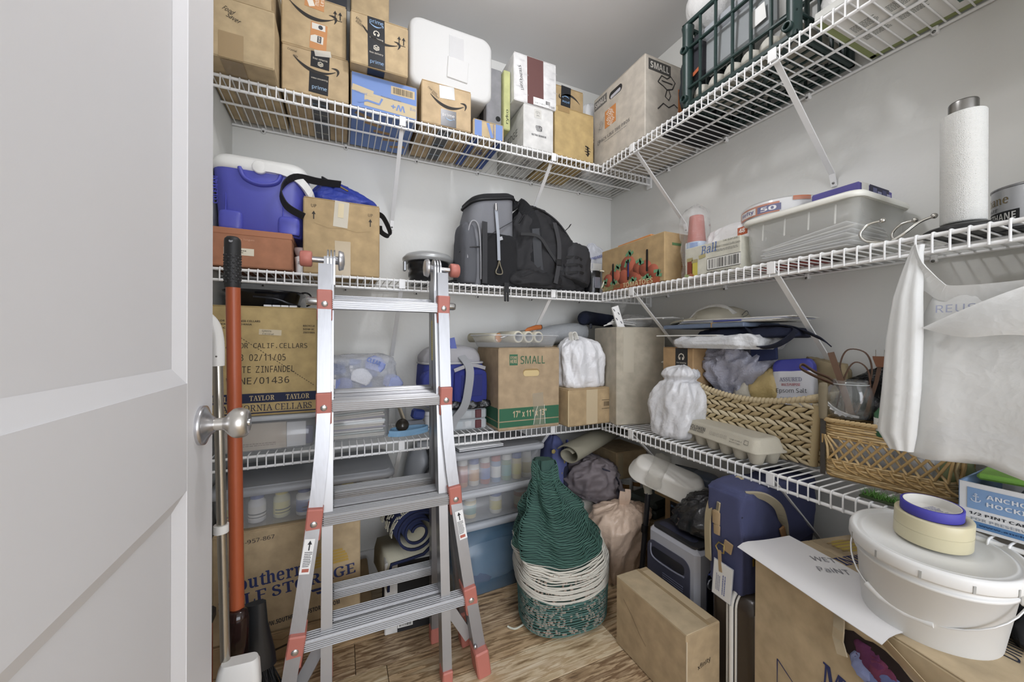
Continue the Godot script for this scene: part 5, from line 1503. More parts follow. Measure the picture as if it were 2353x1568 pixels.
# ---------------------------------------------------------------- lowest shelf, back wall
func lower_shelf_things() -> void:
	var y = H2
	# flat bin of documents under the wine carton
	var o = thing("document_bin", "flat clear bin holding beige papers, under the wine carton on the lowest shelf", "bin", Vector3(-1.622, y, 0.155))
	part(o, "tub", tub(0.285, 0.27, 0.1, 0.02, 0.96), mat("e6e9eb24", 0.14))
	part(o, "lid", lidm(0.295, 0.28, 0.016, 0.022), mat("b4b8bb", 0.4), at(0, 0.1, 0))
	part(o, "beige_folder", boxm(Vector3(0.17, 0.086, 0.012), 0.001), mat("c9b8a0", 0.8), at(-0.03, 0.004, 0.116))
	part(o, "white_envelope", boxm(Vector3(0.056, 0.082, 0.012), 0.001), mat("e6e7e8", 0.8), at(0.084, 0.006, 0.118))
	part(o, "folder_print", small_print(0.09, 0.012, 2, 4), mat("8a7a66", 0.8), at(-0.02, 0.022, 0.1225))
	part(o, "blue_card", boxm(Vector3(0.02, 0.06, 0.01), 0.001), mat("5b608c", 0.8), at(0.122, 0.01, 0.112))
	o = cart("wine_carton", "gold-tan wine carton with navy bands and dotted lettering, beside the orange broom pole", [XL + 0.01, -1.479], [y + 0.117, 1.106], [0.02, 0.292], "cbad6c", 0, "box")
	patch(o, "F", 0, -0.118, 0.288, 0.03, "22294a", "navy_band")
	for k in 3:
		txt(o, "F", -0.11 + 0.1 * k, -0.118, "TAYLOR", 0.016, "c9b07c", 0.068, "sb", 0, 0.0016)
	txt(o, "F", 0.0, -0.149, "CALIFORNIA CELLARS", 0.021, "2a2c48", 0.262, "s")
	patch(o, "F", 0, -0.166, 0.288, 0.004, "22294a", "navy_band")
	txt(o, "F", 0.0, 0.05, "TAYLOR CALIF.CELLARS", 0.016, "3a322a", 0.235, "m")
	txt(o, "F", -0.02, 0.012, "1-3 02/11/05", 0.021, "3a322a", 0.15, "mb")
	txt(o, "F", -0.01, -0.026, "WHITE ZINFANDEL", 0.021, "3a322a", 0.18, "mb")
	txt(o, "F", -0.02, -0.062, "WINE/01436", 0.021, "3a322a", 0.17, "mb")
	for k in 3:
		txt(o, "F", [-0.078, -0.088, -0.108][k], 0.128 - 0.011 * k, ["TAYLOR CALIFORNIA CELLARS", "MADERA, CALIFORNIA", "BW-CA-22"][k], 0.006, "3a322a", [0.125, 0.1, 0.05][k], "nb")
		txt(o, "F", 0.122, 0.116 - 0.011 * k, ["RECYCLE", "SOW-IC", "20051005"][k], 0.006, "3a322a", 0.034, "nb")
	var dl = []
	for k in 34:
		var t = k / 34.0
		dl.append([lerpf(-0.08, 0.14, t), lerpf(0.085, -0.085, t), lerpf(-0.08, 0.14, t + 0.016), lerpf(0.085, -0.085, t + 0.016)])
	put(o, "F", 0, 0, "dashed_line", strokes(dl, 0.0018), mat("3a322a", 0.8), 0, 0.0008)
	patch(o, "F", 0.012, 0.093, 0.062, 0.018, "cdbd9a", "paper_label", -3, 0.001)
	txt(o, "F", 0.002, 0.097, "GREEN", 0.006, "4a443a", 0.025, "n", -3, 0.002)
	txt(o, "F", 0.006, 0.088, "Central", 0.006, "4a443a", 0.03, "n", -3, 0.002)
	o = thing("roasting_pan", "black enamel roasting pan with wire handles on top of the wine carton", "pan", Vector3(-1.64, 1.109, 0.17))
	var st = begin()
	skin(st, [ring3(0.17, 0.17, 0.06, 0.0), ring3(0.185, 0.185, 0.065, 0.006), ring3(0.215, 0.21, 0.07, 0.045), ring3(0.235, 0.225, 0.075, 0.05), ring3(0.235, 0.225, 0.075, 0.054), ring3(0.208, 0.2, 0.07, 0.052), ring3(0.18, 0.18, 0.062, 0.01)])
	part(o, "pan", done(st), mat("141519", 0.15))
	part(o, "handle", tube(smooth_path([Vector3(0.1, 0.05, 0.05), Vector3(0.125, 0.055, 0.06), Vector3(0.14, 0.045, 0.05), Vector3(0.138, 0.02, 0.03), Vector3(0.125, 0.012, 0.02)], 5), 0.003, 8), mat("1c1d20", 0.25))
	part(o, "lid_rack", tube(smooth_path([Vector3(-0.02, 0.03, 0.112), Vector3(0.04, 0.026, 0.112), Vector3(0.08, 0.012, 0.105), Vector3(0.11, 0.004, 0.09)], 5), 0.004, 8), mat("3a3b40", 0.2, 0.6))
	for k in 4:
		part(o, "white_tab", boxm(Vector3(0.022, 0.006, 0.02), 0.001), mat("dfdfe2", 0.7), at(0.02 + 0.024 * k, -0.001 , 0.105))
	# magazine bin, bottles
	o = thing("magazine_bin", "clear bin of stacked magazines between the ladder rails on the lowest shelf", "bin", Vector3(-1.345, y, 0.145))
	part(o, "tub", tub(0.22, 0.23, 0.125, 0.02, 0.97), mat("e6e9eb1e", 0.12))
	part(o, "lid", lidm(0.23, 0.24, 0.014, 0.022), mat("c9ccce", 0.4), at(0, 0.124, 0))
	for k in 15:
		part(o, "magazine", boxm(Vector3(0.19, 0.006, 0.19), 0.0008), mat(["d8d2c4", "cfc9bb", "b9c4c0", "e4e0d8", "a9a3b4"][k % 5], 0.7), at(-0.004 + 0.004 * sin(k * 2.1), 0.005 + 0.0072 * k, 0.006 * sin(k * 1.3), 0, 2.0 * sin(k * 3.7), 0.25 * k))
	o = thing("water_bottles", "shrink-wrapped pack of crumpled clear water bottles with blue labels", "bottles", Vector3(-1.325, y + 0.14, 0.13))
	var pet = mat("e4ecf24c", 0.06, 0.0, {"normal_enabled": true, "normal_texture": T.crease, "normal_scale": 1.4, "uv1_triplanar": true, "uv1_scale": Vector3(9, 9, 9)})
	for i in 6:
		for k in 2:
			var bt = part(o, "bottle", lathe([Vector2(0.012, 0.0), Vector2(0.017, 0.003), Vector2(0.018, 0.045), Vector2(0.0155, 0.055), Vector2(0.018, 0.065), Vector2(0.018, 0.1), Vector2(0.008, 0.125), Vector2(0.007, 0.14)], 16), pet, at(-0.03 + 0.052 * (i % 3) + 0.02 * k, 0.018 + 0.034 * int(i / 3.0) + 0.068 * k, 0.07 - 0.045 * k - 0.02 * int(i / 3.0), 0, 14 * (i % 3) - 12, 82 + 9 * (i % 2)))
			part(bt, "blue_label", lathe(hard([Vector2(0.0184, 0.05), Vector2(0.0184, 0.092)]), 16), mat("7f95cc", 0.4))
			part(bt, "white_cap", lathe(hard([Vector2(0.0085, 0.136), Vector2(0.0085, 0.148), Vector2(0.001, 0.149)]), 12), mat("e6e8ea", 0.4))
	part(o, "shrink_film", sack([Vector2(0.97, 0.0), Vector2(1.0, 0.02), Vector2(1.0, 0.11), Vector2(0.9, 0.15), Vector2(0.5, 0.165)], 0.118, 0.1, 5.0, 0.014, 22.0, 81, 60), mat("e4e8f25c", 0.26, 0.0, {"normal_enabled": true, "normal_texture": T.crease, "normal_scale": 0.9, "uv1_triplanar": true, "uv1_scale": Vector3(7, 7, 7)}))
	for q in [[-0.07, 0.05, "8292d0", 14], [0.03, 0.13, "8292d0", -20], [0.09, 0.06, "96a4d8", -30], [-0.02, 0.085, "e9ebf0", -25]]:
		part(o, "printed_film", sack([Vector2(0.8, 0.0), Vector2(1.0, 0.02), Vector2(0.9, 0.04), Vector2(0.3, 0.055)], 0.035, 0.006, 3.0, 0.006, 24.0, 82, 28), film(q[2], 0.3), at(q[0], q[1] - 0.02, 0.098, -14, 0, q[3]))
	txt_on(o, "CLEAR", at(0.035, 0.142, 0.107, -14, 0, -22), 0.016, 0.05, "5f7ac4")
	part(o, "barcode_panel", boxm(Vector3(0.018, 0.036, 0.001), 0.0), mat("ecedf0", 0.5), at(-0.105, 0.045, 0.1045, 0, 0, -4))
	part(o, "barcode", bars(0.026, 0.012, 14, 15), mat("2a2a2c", 0.7), at(-0.105, 0.046, 0.1054, 0, 0, 86))
	# duffel on the parts organiser
	o = thing("parts_organizer", "clear lidded parts organizer with dark red latches under the blue lunch bag", "organizer", Vector3(-0.94, y, 0.165), 0)
	for k in 2:
		part(o, "tray", boxm(Vector3(0.175, 0.041, 0.2), 0.006), mat("dfe6ea88", 0.15), at(0, 0.042 * k, 0))
		part(o, "latch", boxm(Vector3(0.026, 0.034, 0.006), 0.002), mat("5f2228", 0.4), at(0.05, 0.004 + 0.042 * k, 0.102))
		for i in 4:
			part(o, "contents", boxm(Vector3(0.03, 0.026, 0.16), 0.004), mat(["c9cfd2", "8fb0c0", "dcdcd8", "a9b4ba"][(i + k) % 4], 0.6), at(-0.06 + 0.038 * i, 0.006 + 0.042 * k, 0.0))
	o = thing("lunch_bag", "blue and grey insulated bag with a grey shoulder strap, right of the ladder", "bag", Vector3(-0.985, y + 0.098, 0.18), 4)
	var bl = cloth("34419c", 0.8)
	var gy = cloth("a9a8ac", 0.85)
	st = begin()
	var rows = []
	for q in [[0.0, 0.23, 0.15], [0.012, 0.25, 0.165], [0.09, 0.262, 0.175], [0.16, 0.255, 0.168], [0.175, 0.246, 0.16]]:
		rows.append(ring3(q[1], q[2], 0.045, q[0], 6))
	skin(st, rows)
	part(o, "body", done(st), bl)
	part(o, "top", sack([Vector2(1.0, 0.0), Vector2(0.98, 0.025), Vector2(0.8, 0.055), Vector2(0.4, 0.07), Vector2(0.1, 0.073)], 0.124, 0.08, 3.4, 0.006, 16.0, 91, 56), gy, at(-0.002, 0.172, 0))
	for q in [[0.01, 0.257, 0.17], [0.172, 0.252, 0.166]]:
		part(o, "piping", tube(Array(ring3(q[1], q[2], 0.045, q[0], 6)), 0.0045, 8, true), mat("b4b4b4", 0.7))
	part(o, "front_pocket", sack([Vector2(0.9, 0.0), Vector2(1.0, 0.02), Vector2(1.0, 0.1), Vector2(0.85, 0.125), Vector2(0.3, 0.135)], 0.07, 0.02, 4.0, 0.004, 20.0, 92, 40), cloth("2a338c"), at(0.055, 0.015, 0.084))
	part(o, "mesh_pocket", boxm(Vector3(0.09, 0.085, 0.004), 0.001), mat("29307a", 0.9), at(0.055, 0.04, 0.106))
	part(o, "side_pocket", sack([Vector2(0.9, 0.0), Vector2(1.0, 0.02), Vector2(1.0, 0.09), Vector2(0.7, 0.12), Vector2(0.2, 0.13)], 0.05, 0.03, 4.0, 0.004, 20.0, 93, 36), bl, at(-0.095, 0.02, 0.085))
	part(o, "grey_trim", strap(smooth_path([Vector3(-0.02, 0.145, 0.106), Vector3(0.05, 0.165, 0.108), Vector3(0.12, 0.15, 0.09)], 5), 0.014, 0.004, Vector3.UP), gy)
	part(o, "shoulder_strap", strap(smooth_path([Vector3(0.02, 0.2, 0.08), Vector3(0.04, 0.15, 0.118), Vector3(0.03, 0.06, 0.125), Vector3(0.015, 0.0, 0.12), Vector3(-0.02, -0.05, 0.11), Vector3(-0.035, -0.085, 0.11)], 6), 0.034, 0.004, Vector3.RIGHT), cloth("9fa1a4"))
	part(o, "buckle_strap", strap([Vector3(-0.13, 0.14, 0.09), Vector3(-0.135, 0.1, 0.1), Vector3(-0.13, 0.05, 0.1)], 0.014, 0.003, Vector3.RIGHT), mat("28306e", 0.7))
	part(o, "blue_flag", boxm(Vector3(0.026, 0.05, 0.003), 0.001), mat("5666b8", 0.6), at(-0.005, 0.225, 0.06, 0, 0, 12))
	o = thing("black_film", "crumpled black plastic film hanging out under the blue lunch bag", "film", Vector3(-0.93, y + 0.086, 0.27))
	part(o, "film", sack([Vector2(0.7, 0.0), Vector2(1.0, 0.012), Vector2(0.8, 0.03), Vector2(0.2, 0.045)], 0.085, 0.012, 2.4, 0.014, 26.0, 95, 44), film("1d1e22", 0.25))
	# straps, lamp and jars left of the organiser
	o = thing("strap_coil", "light blue webbing coil lying on the shelf wires before the magazine bin's right end", "strap", Vector3(-1.17, y, 0.225), 10)
	for k in 2:
		part(o, "webbing", strap(smooth_path([Vector3(-0.075, 0.012, 0.02), Vector3(-0.04, 0.011 , 0.04), Vector3(0.03, 0.011, 0.042), Vector3(0.08, 0.013, 0.02), Vector3(0.05, 0.012, -0.02), Vector3(-0.04, 0.012, -0.025), Vector3(-0.075, 0.012, 0.02)], 5), 0.011, 0.003, Vector3.UP), mat("7fb4dc", 0.6), at(0, 0.011 * k - 0.005, 0, 0, 4 * k, 0))
	o = thing("headlamp", "blue and grey clip light with smoked lens above the light blue strap coil", "torch", Vector3(-1.15, y, 0.16), 14)
	part(o, "body", boxm(Vector3(0.05, 0.04, 0.04), 0.008), mat("33489c", 0.45), at(0.03, 0.04, 0.01, 0, 0, -12))
	part(o, "foot", boxm(Vector3(0.08, 0.035, 0.05), 0.01), mat("8a8d92", 0.5), at(0.02, 0.0, 0))
	part(o, "lens", lathe([Vector2(0.02, 0.0), Vector2(0.026, 0.008), Vector2(0.022, 0.02), Vector2(0.001, 0.026)], 20), mat("3c352c", 0.2), at(-0.04, 0.024, 0.03, 50, 0, 20))
	part(o, "clip", boxm(Vector3(0.008, 0.06, 0.03), 0.002), mat("b8a98c", 0.5), at(-0.02, 0.035, 0.0, 0, 0, 20))
	o = thing("white_jar", "small white screw-top jar behind the ladder's right rail", "jar", Vector3(-1.06, y, 0.13))
	part(o, "jar", lathe(hard([Vector2(0.02, 0.0), Vector2(0.022, 0.006), Vector2(0.022, 0.04), Vector2(0.018, 0.045)]), 24), mat("e6e6e4", 0.5))
	part(o, "cap", lathe(hard([Vector2(0.0235, 0.046), Vector2(0.0235, 0.06), Vector2(0.022, 0.063), Vector2(0.001, 0.063)]), 24), mat("f0f0ee", 0.45))
	o = thing("small_bottle", "small clear bottle standing right of the water bottle pack", "bottle", Vector3(-1.17, y, 0.07))
	part(o, "bottle", lathe([Vector2(0.02, 0.0), Vector2(0.022, 0.005), Vector2(0.022, 0.12), Vector2(0.01, 0.15), Vector2(0.009, 0.17)], 20), mat("d4d6d44c", 0.1))
	part(o, "cap", lathe(hard([Vector2(0.0105, 0.165), Vector2(0.0105, 0.182), Vector2(0.001, 0.183)]), 16), mat("dcdcd8", 0.5))
	# SMALL box with green bands
	o = cart("moving_box", "brown moving box with dark green bands lettered 17x11x13 on the lowest shelf", [-0.836, -0.556], [y, 0.97], [0.1, 0.352], "bfa37c", 0, "box")
	for s in ["F", "L"]:
		var w = sz[o].x if s == "F" else sz[o].z
		patch(o, s, 0, -0.101, w - 0.007, 0.05, "2a6a48", "green_band")
		patch(o, s, 0, -0.141, w - 0.007, 0.022, "2a6a48", "green_band")
	txt(o, "F", 0.0, -0.101, "17\" x 11\" x 13\"", 0.026, "c9b088", 0.155, "nb")
	patch(o, "F", -0.075, 0.118, 0.036, 0.044, "35704e", "green_badge")
	txt(o, "F", -0.075, 0.127, "STORE", 0.01, "c9b088", 0.03, "nb", 0, 0.0016)
	txt(o, "F", -0.075, 0.112, "HERE", 0.014, "c9b088", 0.03, "nb", 0, 0.0016)
	txt(o, "F", 0.012, 0.117, "SMALL", 0.032, "2f6a49", 0.112, "n")
	put(o, "F", 0.005, 0.065, "hand_hole", extrude(rrect(0.076, 0.031, 0.015), 0.0006), mat("a3844f", 0.9), 0, 0.0)
	put(o, "F", 0.005, 0.062, "hole_flap", extrude(rrect(0.072, 0.024, 0.011), 0.0006), mat("d8bd80", 0.9), 0, 0.0008)
	tape(o, "F", 0.04, -0.09, 0.05, 0.14, "d8ccb038", 4)
	put(o, "F", 0.04, -0.1, "tape_glints", strokes([[-0.5, -1.0, -0.3, 0.0, -0.1, 0.5], [0.1, -1.0, 0.2, 0.2], [0.6, -1.0, 0.5, 0.6]], 0.0022, 0.05), mat("d9d8cc", 0.3), 0, 0.0022)
	put(o, "L", 0.1, -0.1, "green_emblem", strokes([[-0.3, 0.4, 0.2, 0.5, 0.3, 0.1, -0.1, 0.0, -0.3, -0.4, 0.3, -0.5]], 0.006, 0.05), mat("2a6a48", 0.8), 0, 0.0012)
	o = thing("paint_tray", "clear plastic paint tray on the green-banded moving box", "tray", Vector3(-0.71, 0.972, 0.235), 8)
	part(o, "tray", tub(0.34, 0.2, 0.05, 0.02, 0.88), mat("e6eaec1c", 0.08))
	part(o, "rim", tube(Array(ring3(0.342, 0.202, 0.02, 0.05, 5)), 0.0035, 6, true), mat("e2e6e860", 0.1))
	for k in 3:
		o = thing("roller_sleeve", ["cream roller sleeve nearest the left in the clear paint tray", "middle of three cream roller sleeves in the clear paint tray", "cream roller sleeve furthest right in the clear paint tray"][k], "paint roller", Vector3(-0.725 + 0.055 * k, 0.99, 0.225 - 0.012 * k), 8, "cream roller sleeves")
		part(o, "nap", lathe([Vector2(0.018, 0.0), Vector2(0.024, 0.0), Vector2(0.0255, 0.003), Vector2(0.0255, 0.15), Vector2(0.024, 0.153), Vector2(0.018, 0.153), Vector2(0.018, 0.0)], 28, 1.0, 1.0, false), cloth("ddd8c0"), at(0, 0.026, 0.06, -90, 0, 0))
		part(o, "core", lathe([Vector2(0.0182, 0.0), Vector2(0.0182, 0.152), Vector2(0.0165, 0.152), Vector2(0.0165, 0.0), Vector2(0.0182, 0.0)], 24, 1.0, 1.0, false), mat("a4a6a8", 0.6), at(0, 0.026, 0.0605, -90, 0, 0))
	o = thing("paint_roller", "orange-handled paint roller resting over the cream sleeves in the tray", "paint roller", Vector3(-0.76, 0.99, 0.19), 0)
	part(o, "nap", lathe([Vector2(0.001, 0.0), Vector2(0.019, 0.001), Vector2(0.02, 0.003), Vector2(0.02, 0.15), Vector2(0.001, 0.152)], 24), cloth("e0d8b8"), at(-0.04, 0.022, 0.055, -90, 30, 0))
	part(o, "orange_end", lathe(hard([Vector2(0.0195, 0.0), Vector2(0.0195, 0.006), Vector2(0.005, 0.008)]), 24), mat("d98a45", 0.5), at(-0.037, 0.022, 0.061, 90, 30, 0))
	part(o, "wire_arm", tube(smooth_path([Vector3(-0.03, 0.022, 0.07), Vector3(0.0, 0.03, 0.075), Vector3(0.06, 0.048, 0.06), Vector3(0.1, 0.056, 0.05)], 5), 0.0025, 8), mat("b9b9bb", 0.25, 0.9))
	part(o, "orange_grip", tube([Vector3(0.095, 0.052, 0.052), Vector3(0.11, 0.058, 0.048), Vector3(0.13, 0.064, 0.042), Vector3(0.16, 0.07, 0.034), Vector3(0.185, 0.072, 0.028)], [0.005, 0.009, 0.009, 0.0115, 0.011], 14), mat("cf6a28", 0.45))
	part(o, "black_tip", lathe(hard([Vector2(0.0112, 0.0), Vector2(0.0112, 0.004), Vector2(0.001, 0.005)]), 14), mat("1e1e1f", 0.5), at(0.185, 0.072, 0.028, 0, 0, -90))
	o = thing("film_roll", "grey translucent plastic roll lying behind the white shopping bag", "roll", Vector3(-0.42, 0.98, 0.12), 0)
	part(o, "roll", tube(smooth_path([Vector3(-0.15, 0.03, 0.02), Vector3(-0.06, 0.045, 0.0), Vector3(0.05, 0.06, 0.0), Vector3(0.15, 0.065, 0.0)], 5), [0.03, 0.034, 0.038, 0.042, 0.044, 0.046, 0.048, 0.048, 0.048, 0.048, 0.048, 0.048, 0.048, 0.048, 0.046, 0.044], 20), film("b9bdc0", 0.25))
	o = cart("cardboard_box", "plain tall carton hidden behind the small taped carton", [-0.545, -0.36], [y, 0.975], [0.02, 0.2], "b59a70")
	# small carton and bag at the corner
	o = carton("cardboard_box", "small tan carton with a wide tape band, at the shelf corner under the white bag", "box", Vector3(-0.411, y + 0.002, 0.3), Vector3(0.265, 0.153, 0.185), 2, "c5a676")
	part(o, "side_edge", boxm(Vector3(0.004, 0.15, 0.004), 0.001), mat("d8c090", 0.9), at(-0.131, 0.001, 0.091))
	patch(o, "F", -0.01, 0.0, 0.06, 0.148, "cdb78f", "paper_tape", 0, 0.0008, 0.35)
	put(o, "F", 0.075, 0.006, "print_frame", strokes([[-0.5, -0.3, 0.5, -0.3, 0.5, 0.3, -0.5, 0.3]], 0.0022, 0.062), mat("4a3c28", 0.8))
	put(o, "F", 0.07, 0.008, "barcode", bars(0.03, 0.02, 12, 14), mat("6b5a40", 0.8))
	o = thing("shopping_bag", "white plastic shopping bag sitting on the small taped carton", "bag", Vector3(-0.412, y + 0.157, 0.29))
	part(o, "film", sack([Vector2(0.85, 0.0), Vector2(0.96, 0.02), Vector2(1.0, 0.1), Vector2(0.95, 0.15), Vector2(0.7, 0.19), Vector2(0.35, 0.212), Vector2(0.1, 0.22)], 0.108, 0.085, 2.7, 0.03, 4.2, 101, 96, 10, 0.9, Vector3(-0.02, 0, 0)), film("e6e7ea", 0.28, 1.0))
	part(o, "handle_knot", strap(smooth_path([Vector3(-0.06, 0.2, 0.03), Vector3(-0.07, 0.235, 0.035), Vector3(-0.055, 0.24, 0.04), Vector3(-0.045, 0.21, 0.045)], 5), 0.022, 0.004, Vector3(0.3, 0, 1)), mat("e4e3da", 0.35))
	# tall corner carton
	o = carton("cardboard_box", "tall grey-tan carton in the shelf corner with plastic rails standing in it", "box", Vector3(-0.2, y + 0.002, 0.37), Vector3(0.23, 0.42, 0.22), -12, "c3b9a2", "", false)
	tape(o, "F", -0.06, 0.11, 0.05, 0.19, "d0c7b0d0")
	put(o, "F", 0.112, 0.0, "edge_crease", boxm(Vector3(0.003, 0.4, 0.0008), 0, false), mat("ded7c4", 0.9))
	part(o, "folded_flap", boxm(Vector3(0.008, 0.145, 0.19), 0.002), card("bfb59d"), at(0.121, 0.27, 0.005, 0, 0, 2))
	part(o, "frayed_corner", sack([Vector2(0.6, 0.0), Vector2(1.0, 0.006), Vector2(0.3, 0.014)], 0.018, 0.008, 2.0, 0.004, 60.0, 103, 20), mat("d8d4c8", 0.9), at(0.118, 0.262, 0.11))
	for k in 2:
		o = thing("plastic_rail", ["slotted white plastic rail leaning out of the tall corner carton, in front", "slotted white plastic rail leaning just behind its twin in the tall carton"][k], "rail", Vector3(-0.27 + 0.035 * k, y + 0.36, 0.43 - 0.04 * k), -12, "slotted white rails")
		var rl = Transform3D(Basis(Vector3.BACK, 0.32), Vector3.ZERO)
		part(o, "channel", boxm(Vector3(0.032, 0.16, 0.012), 0.002), mat("f0f0ee", 0.4), rl)
		for i in 7:
			part(o, "slot", boxm(Vector3(0.004, 0.012, 0.0012), 0.0), mat("6a6b70", 0.7), rl * at(-0.008 + 0.016 * (i % 2), 0.02 + 0.02 * i, 0.006, 0, 0, 20))
	o = thing("neck_pillow", "navy curved neck pillow lying on the film roll by the corner", "pillow", Vector3(-0.2, 1.062, 0.13))
	part(o, "cushion", tube(smooth_path([Vector3(-0.11, 0.04, 0.05), Vector3(-0.075, 0.055, 0.01), Vector3(0.0, 0.055, -0.03), Vector3(0.075, 0.045, 0.0), Vector3(0.1, 0.04, 0.04)], 5), [0.018, 0.026, 0.031, 0.033, 0.034, 0.035, 0.035, 0.035, 0.035, 0.035, 0.035, 0.034, 0.034, 0.034, 0.033, 0.033, 0.032, 0.03, 0.028, 0.024, 0.016], 20), cloth("1f2640"))
	part(o, "toggle", boxm(Vector3(0.014, 0.024, 0.01), 0.003), mat("4a4e5a", 0.5), at(-0.065, 0.0, 0.045))
	o = thing("wire_rack", "small white coated wire rack lying over the tall corner carton", "rack", Vector3(-0.16, 1.064, 0.47), -70)
	for k in 6:
		part(o, "rack_wire", tube(smooth_path([Vector3(-0.12, 0.0, -0.05 + 0.02 * k), Vector3(-0.115, 0.03, -0.05 + 0.02 * k), Vector3(0.0, 0.034, -0.05 + 0.02 * k), Vector3(0.12, 0.034, -0.05 + 0.02 * k)], 4), 0.0022, 6), mat("f2f2f0", 0.35))
	for x in [-0.08, 0.08]:
		part(o, "rack_bar", tube([Vector3(x, 0.031, -0.06), Vector3(x, 0.031, 0.06)], 0.003, 6), mat("f2f2f0", 0.35))
	for k in 3:
		o = thing("coat_hanger", ["white wire hanger", "white wire hanger", "white wire hanger"][k] + [" lowest, lying on the tall corner carton's rim", " between two others on the tall corner carton", " uppermost on the tall corner carton's rim"][k], "hanger", Vector3(-0.25, 1.064 + 0.008 * k, 0.34), -20 + 12 * k, "white hangers on the tall carton")
		part(o, "wire", tube(smooth_path([Vector3(-0.07, 0.004, 0.05), Vector3(-0.02, 0.014, 0.06), Vector3(0.06, 0.01, 0.055), Vector3(0.07, 0.006, 0.045), Vector3(0.0, 0.02, 0.0), Vector3(-0.068, 0.004, 0.05)], 5), 0.0024, 6), mat("e9e9e6", 0.4))
	o = thing("plastic_bag", "crumpled grey clear bag with netting behind the slotted rails", "bag", Vector3(-0.13, 1.062, 0.33))
	part(o, "film", sack([Vector2(0.8, 0.0), Vector2(1.0, 0.02), Vector2(0.8, 0.045), Vector2(0.3, 0.06)], 0.1, 0.07, 2.6, 0.014, 20.0, 105, 48), film("c9c9c6", 0.25))


# ---------------------------------------------------------------- lowest shelf, right wall
func right_lower_things() -> void:
	var y = H2
	# pile behind the basket
	var o = rcart("cardboard_box", "small delivery carton with headphone-print tape beside the tall corner carton", [-0.215, -0.03], [0.83, 0.975], [0.59, 0.735], "c39a66")
	dark_tape(o, "F", 0.02, 0.0, 0.056, 0.14)
	put(o, "F", 0.02, 0.036, "headphone_sign", headphones(0.03), mat("ddd4c0", 0.7), 0, 0.0014)
	txt(o, "F", 0.02, 0.014, "free listening", 0.007, "ddd4c0", 0.044, "n", 0, 0.0014)
	txt(o, "F", 0.02, -0.02, "free listening", 0.007, "ddd4c0", 0.044, "n", 0, 0.0014)
	o = rcart("cardboard_box", "plain carton carrying the small headphone-tape carton, behind the white bag", [-0.2, -0.03], [y, 0.828], [0.59, 0.735], "b99a6e")
	part(o, "shipping_label", boxm(Vector3(0.085, 0.12, 0.001), 0.0), mat("e9eaee", 0.7), at(-0.02, 0.1, 0.0875, 0, 0, -6))
	part(o, "label_print", small_print(0.07, 0.1, 9, 20), mat("7d8290", 0.8), at(-0.02, 0.16, 0.0885, 0, 0, -6))
	o = thing("shopping_bag", "knotted white plastic bag standing on the shelf left of the seagrass basket", "bag", Vector3(-0.235, y, 0.655))
	part(o, "film", sack([Vector2(0.7, 0.0), Vector2(0.95, 0.02), Vector2(1.0, 0.09), Vector2(0.9, 0.15), Vector2(0.6, 0.19), Vector2(0.42, 0.205), Vector2(0.5, 0.225), Vector2(0.4, 0.25), Vector2(0.1, 0.262)], 0.075, 0.092, 2.5, 0.032, 4.5, 111, 96, 10, 0.9, Vector3(0.02, 0, 0.03)), film("dfe0e3", 0.25, 1.0))
	seagrass_basket()
	o = thing("egg_carton", "grey pulp egg carton lying along the shelf edge before the seagrass basket", "egg carton", Vector3(-0.235, y, 0.885), -100)
	var pulp = mat("c2bba6", 0.95, 0.0, {"normal_enabled": true, "normal_texture": T.weave, "normal_scale": 0.4, "uv1_triplanar": true, "uv1_scale": Vector3(8, 8, 8)})
	for i in 6:
		for k in 2:
			part(o, "egg_cup", lathe([Vector2(0.001, 0.0), Vector2(0.013, 0.0), Vector2(0.017, 0.003), Vector2(0.026, 0.034), Vector2(0.0265, 0.038)], 16), pulp, at(-0.135 + 0.054 * i, 0.0, -0.026 + 0.052 * k))
	var st = begin()
	skin(st, [ring3(0.32, 0.112, 0.02, 0.034), ring3(0.336, 0.124, 0.02, 0.036), ring3(0.336, 0.124, 0.02, 0.04), ring3(0.326, 0.114, 0.022, 0.043), ring3(0.312, 0.1, 0.022, 0.072), ring3(0.3, 0.088, 0.02, 0.078), ring3(0.29, 0.078, 0.02, 0.079)])
	part(o, "lid", done(st), pulp)
	var lidface = Transform3D(Basis.from_euler(Vector3(-0.24, 0, 0)), Vector3(0, 0.0585, 0.0545))
	for q in [["GOLDHEN", -0.075, 0.004, 0.013, 0.075, "nb"], ["PASTURE RAISED", -0.077, -0.007, 0.006, 0.07, "nb"], ["Large Grade A", 0.088, 0.0, 0.005, 0.045, "n"], ["Brown Eggs", 0.086, -0.008, 0.005, 0.04, "n"]]:
		txt_on(o, q[0], lidface * at(q[1], q[2], 0), q[3], q[4], "6d6a62", q[5])
	for k in 5:
		part(o, "stamp_mark", strokes([[-0.4, -0.4, 0.4, -0.4, 0.4, 0.4, -0.4, 0.4, -0.4, -0.4], [-0.2, 0, 0.2, 0.1]], 0.0007, 0.012), mat("7d7a72", 0.8), lidface * at(-0.012 + 0.015 * k, 0.0, 0))
	for x in [-0.132, 0.125]:
		part(o, "stamp_mark", strokes([[-0.4, -0.3, 0.4, -0.3, 0.4, 0.35, -0.3, 0.4, -0.4, -0.3]], 0.0014, 0.018), mat("6d6a62", 0.8), lidface * at(x, 0.002, 0))
	wicker_and_jar()
	anchor_box()


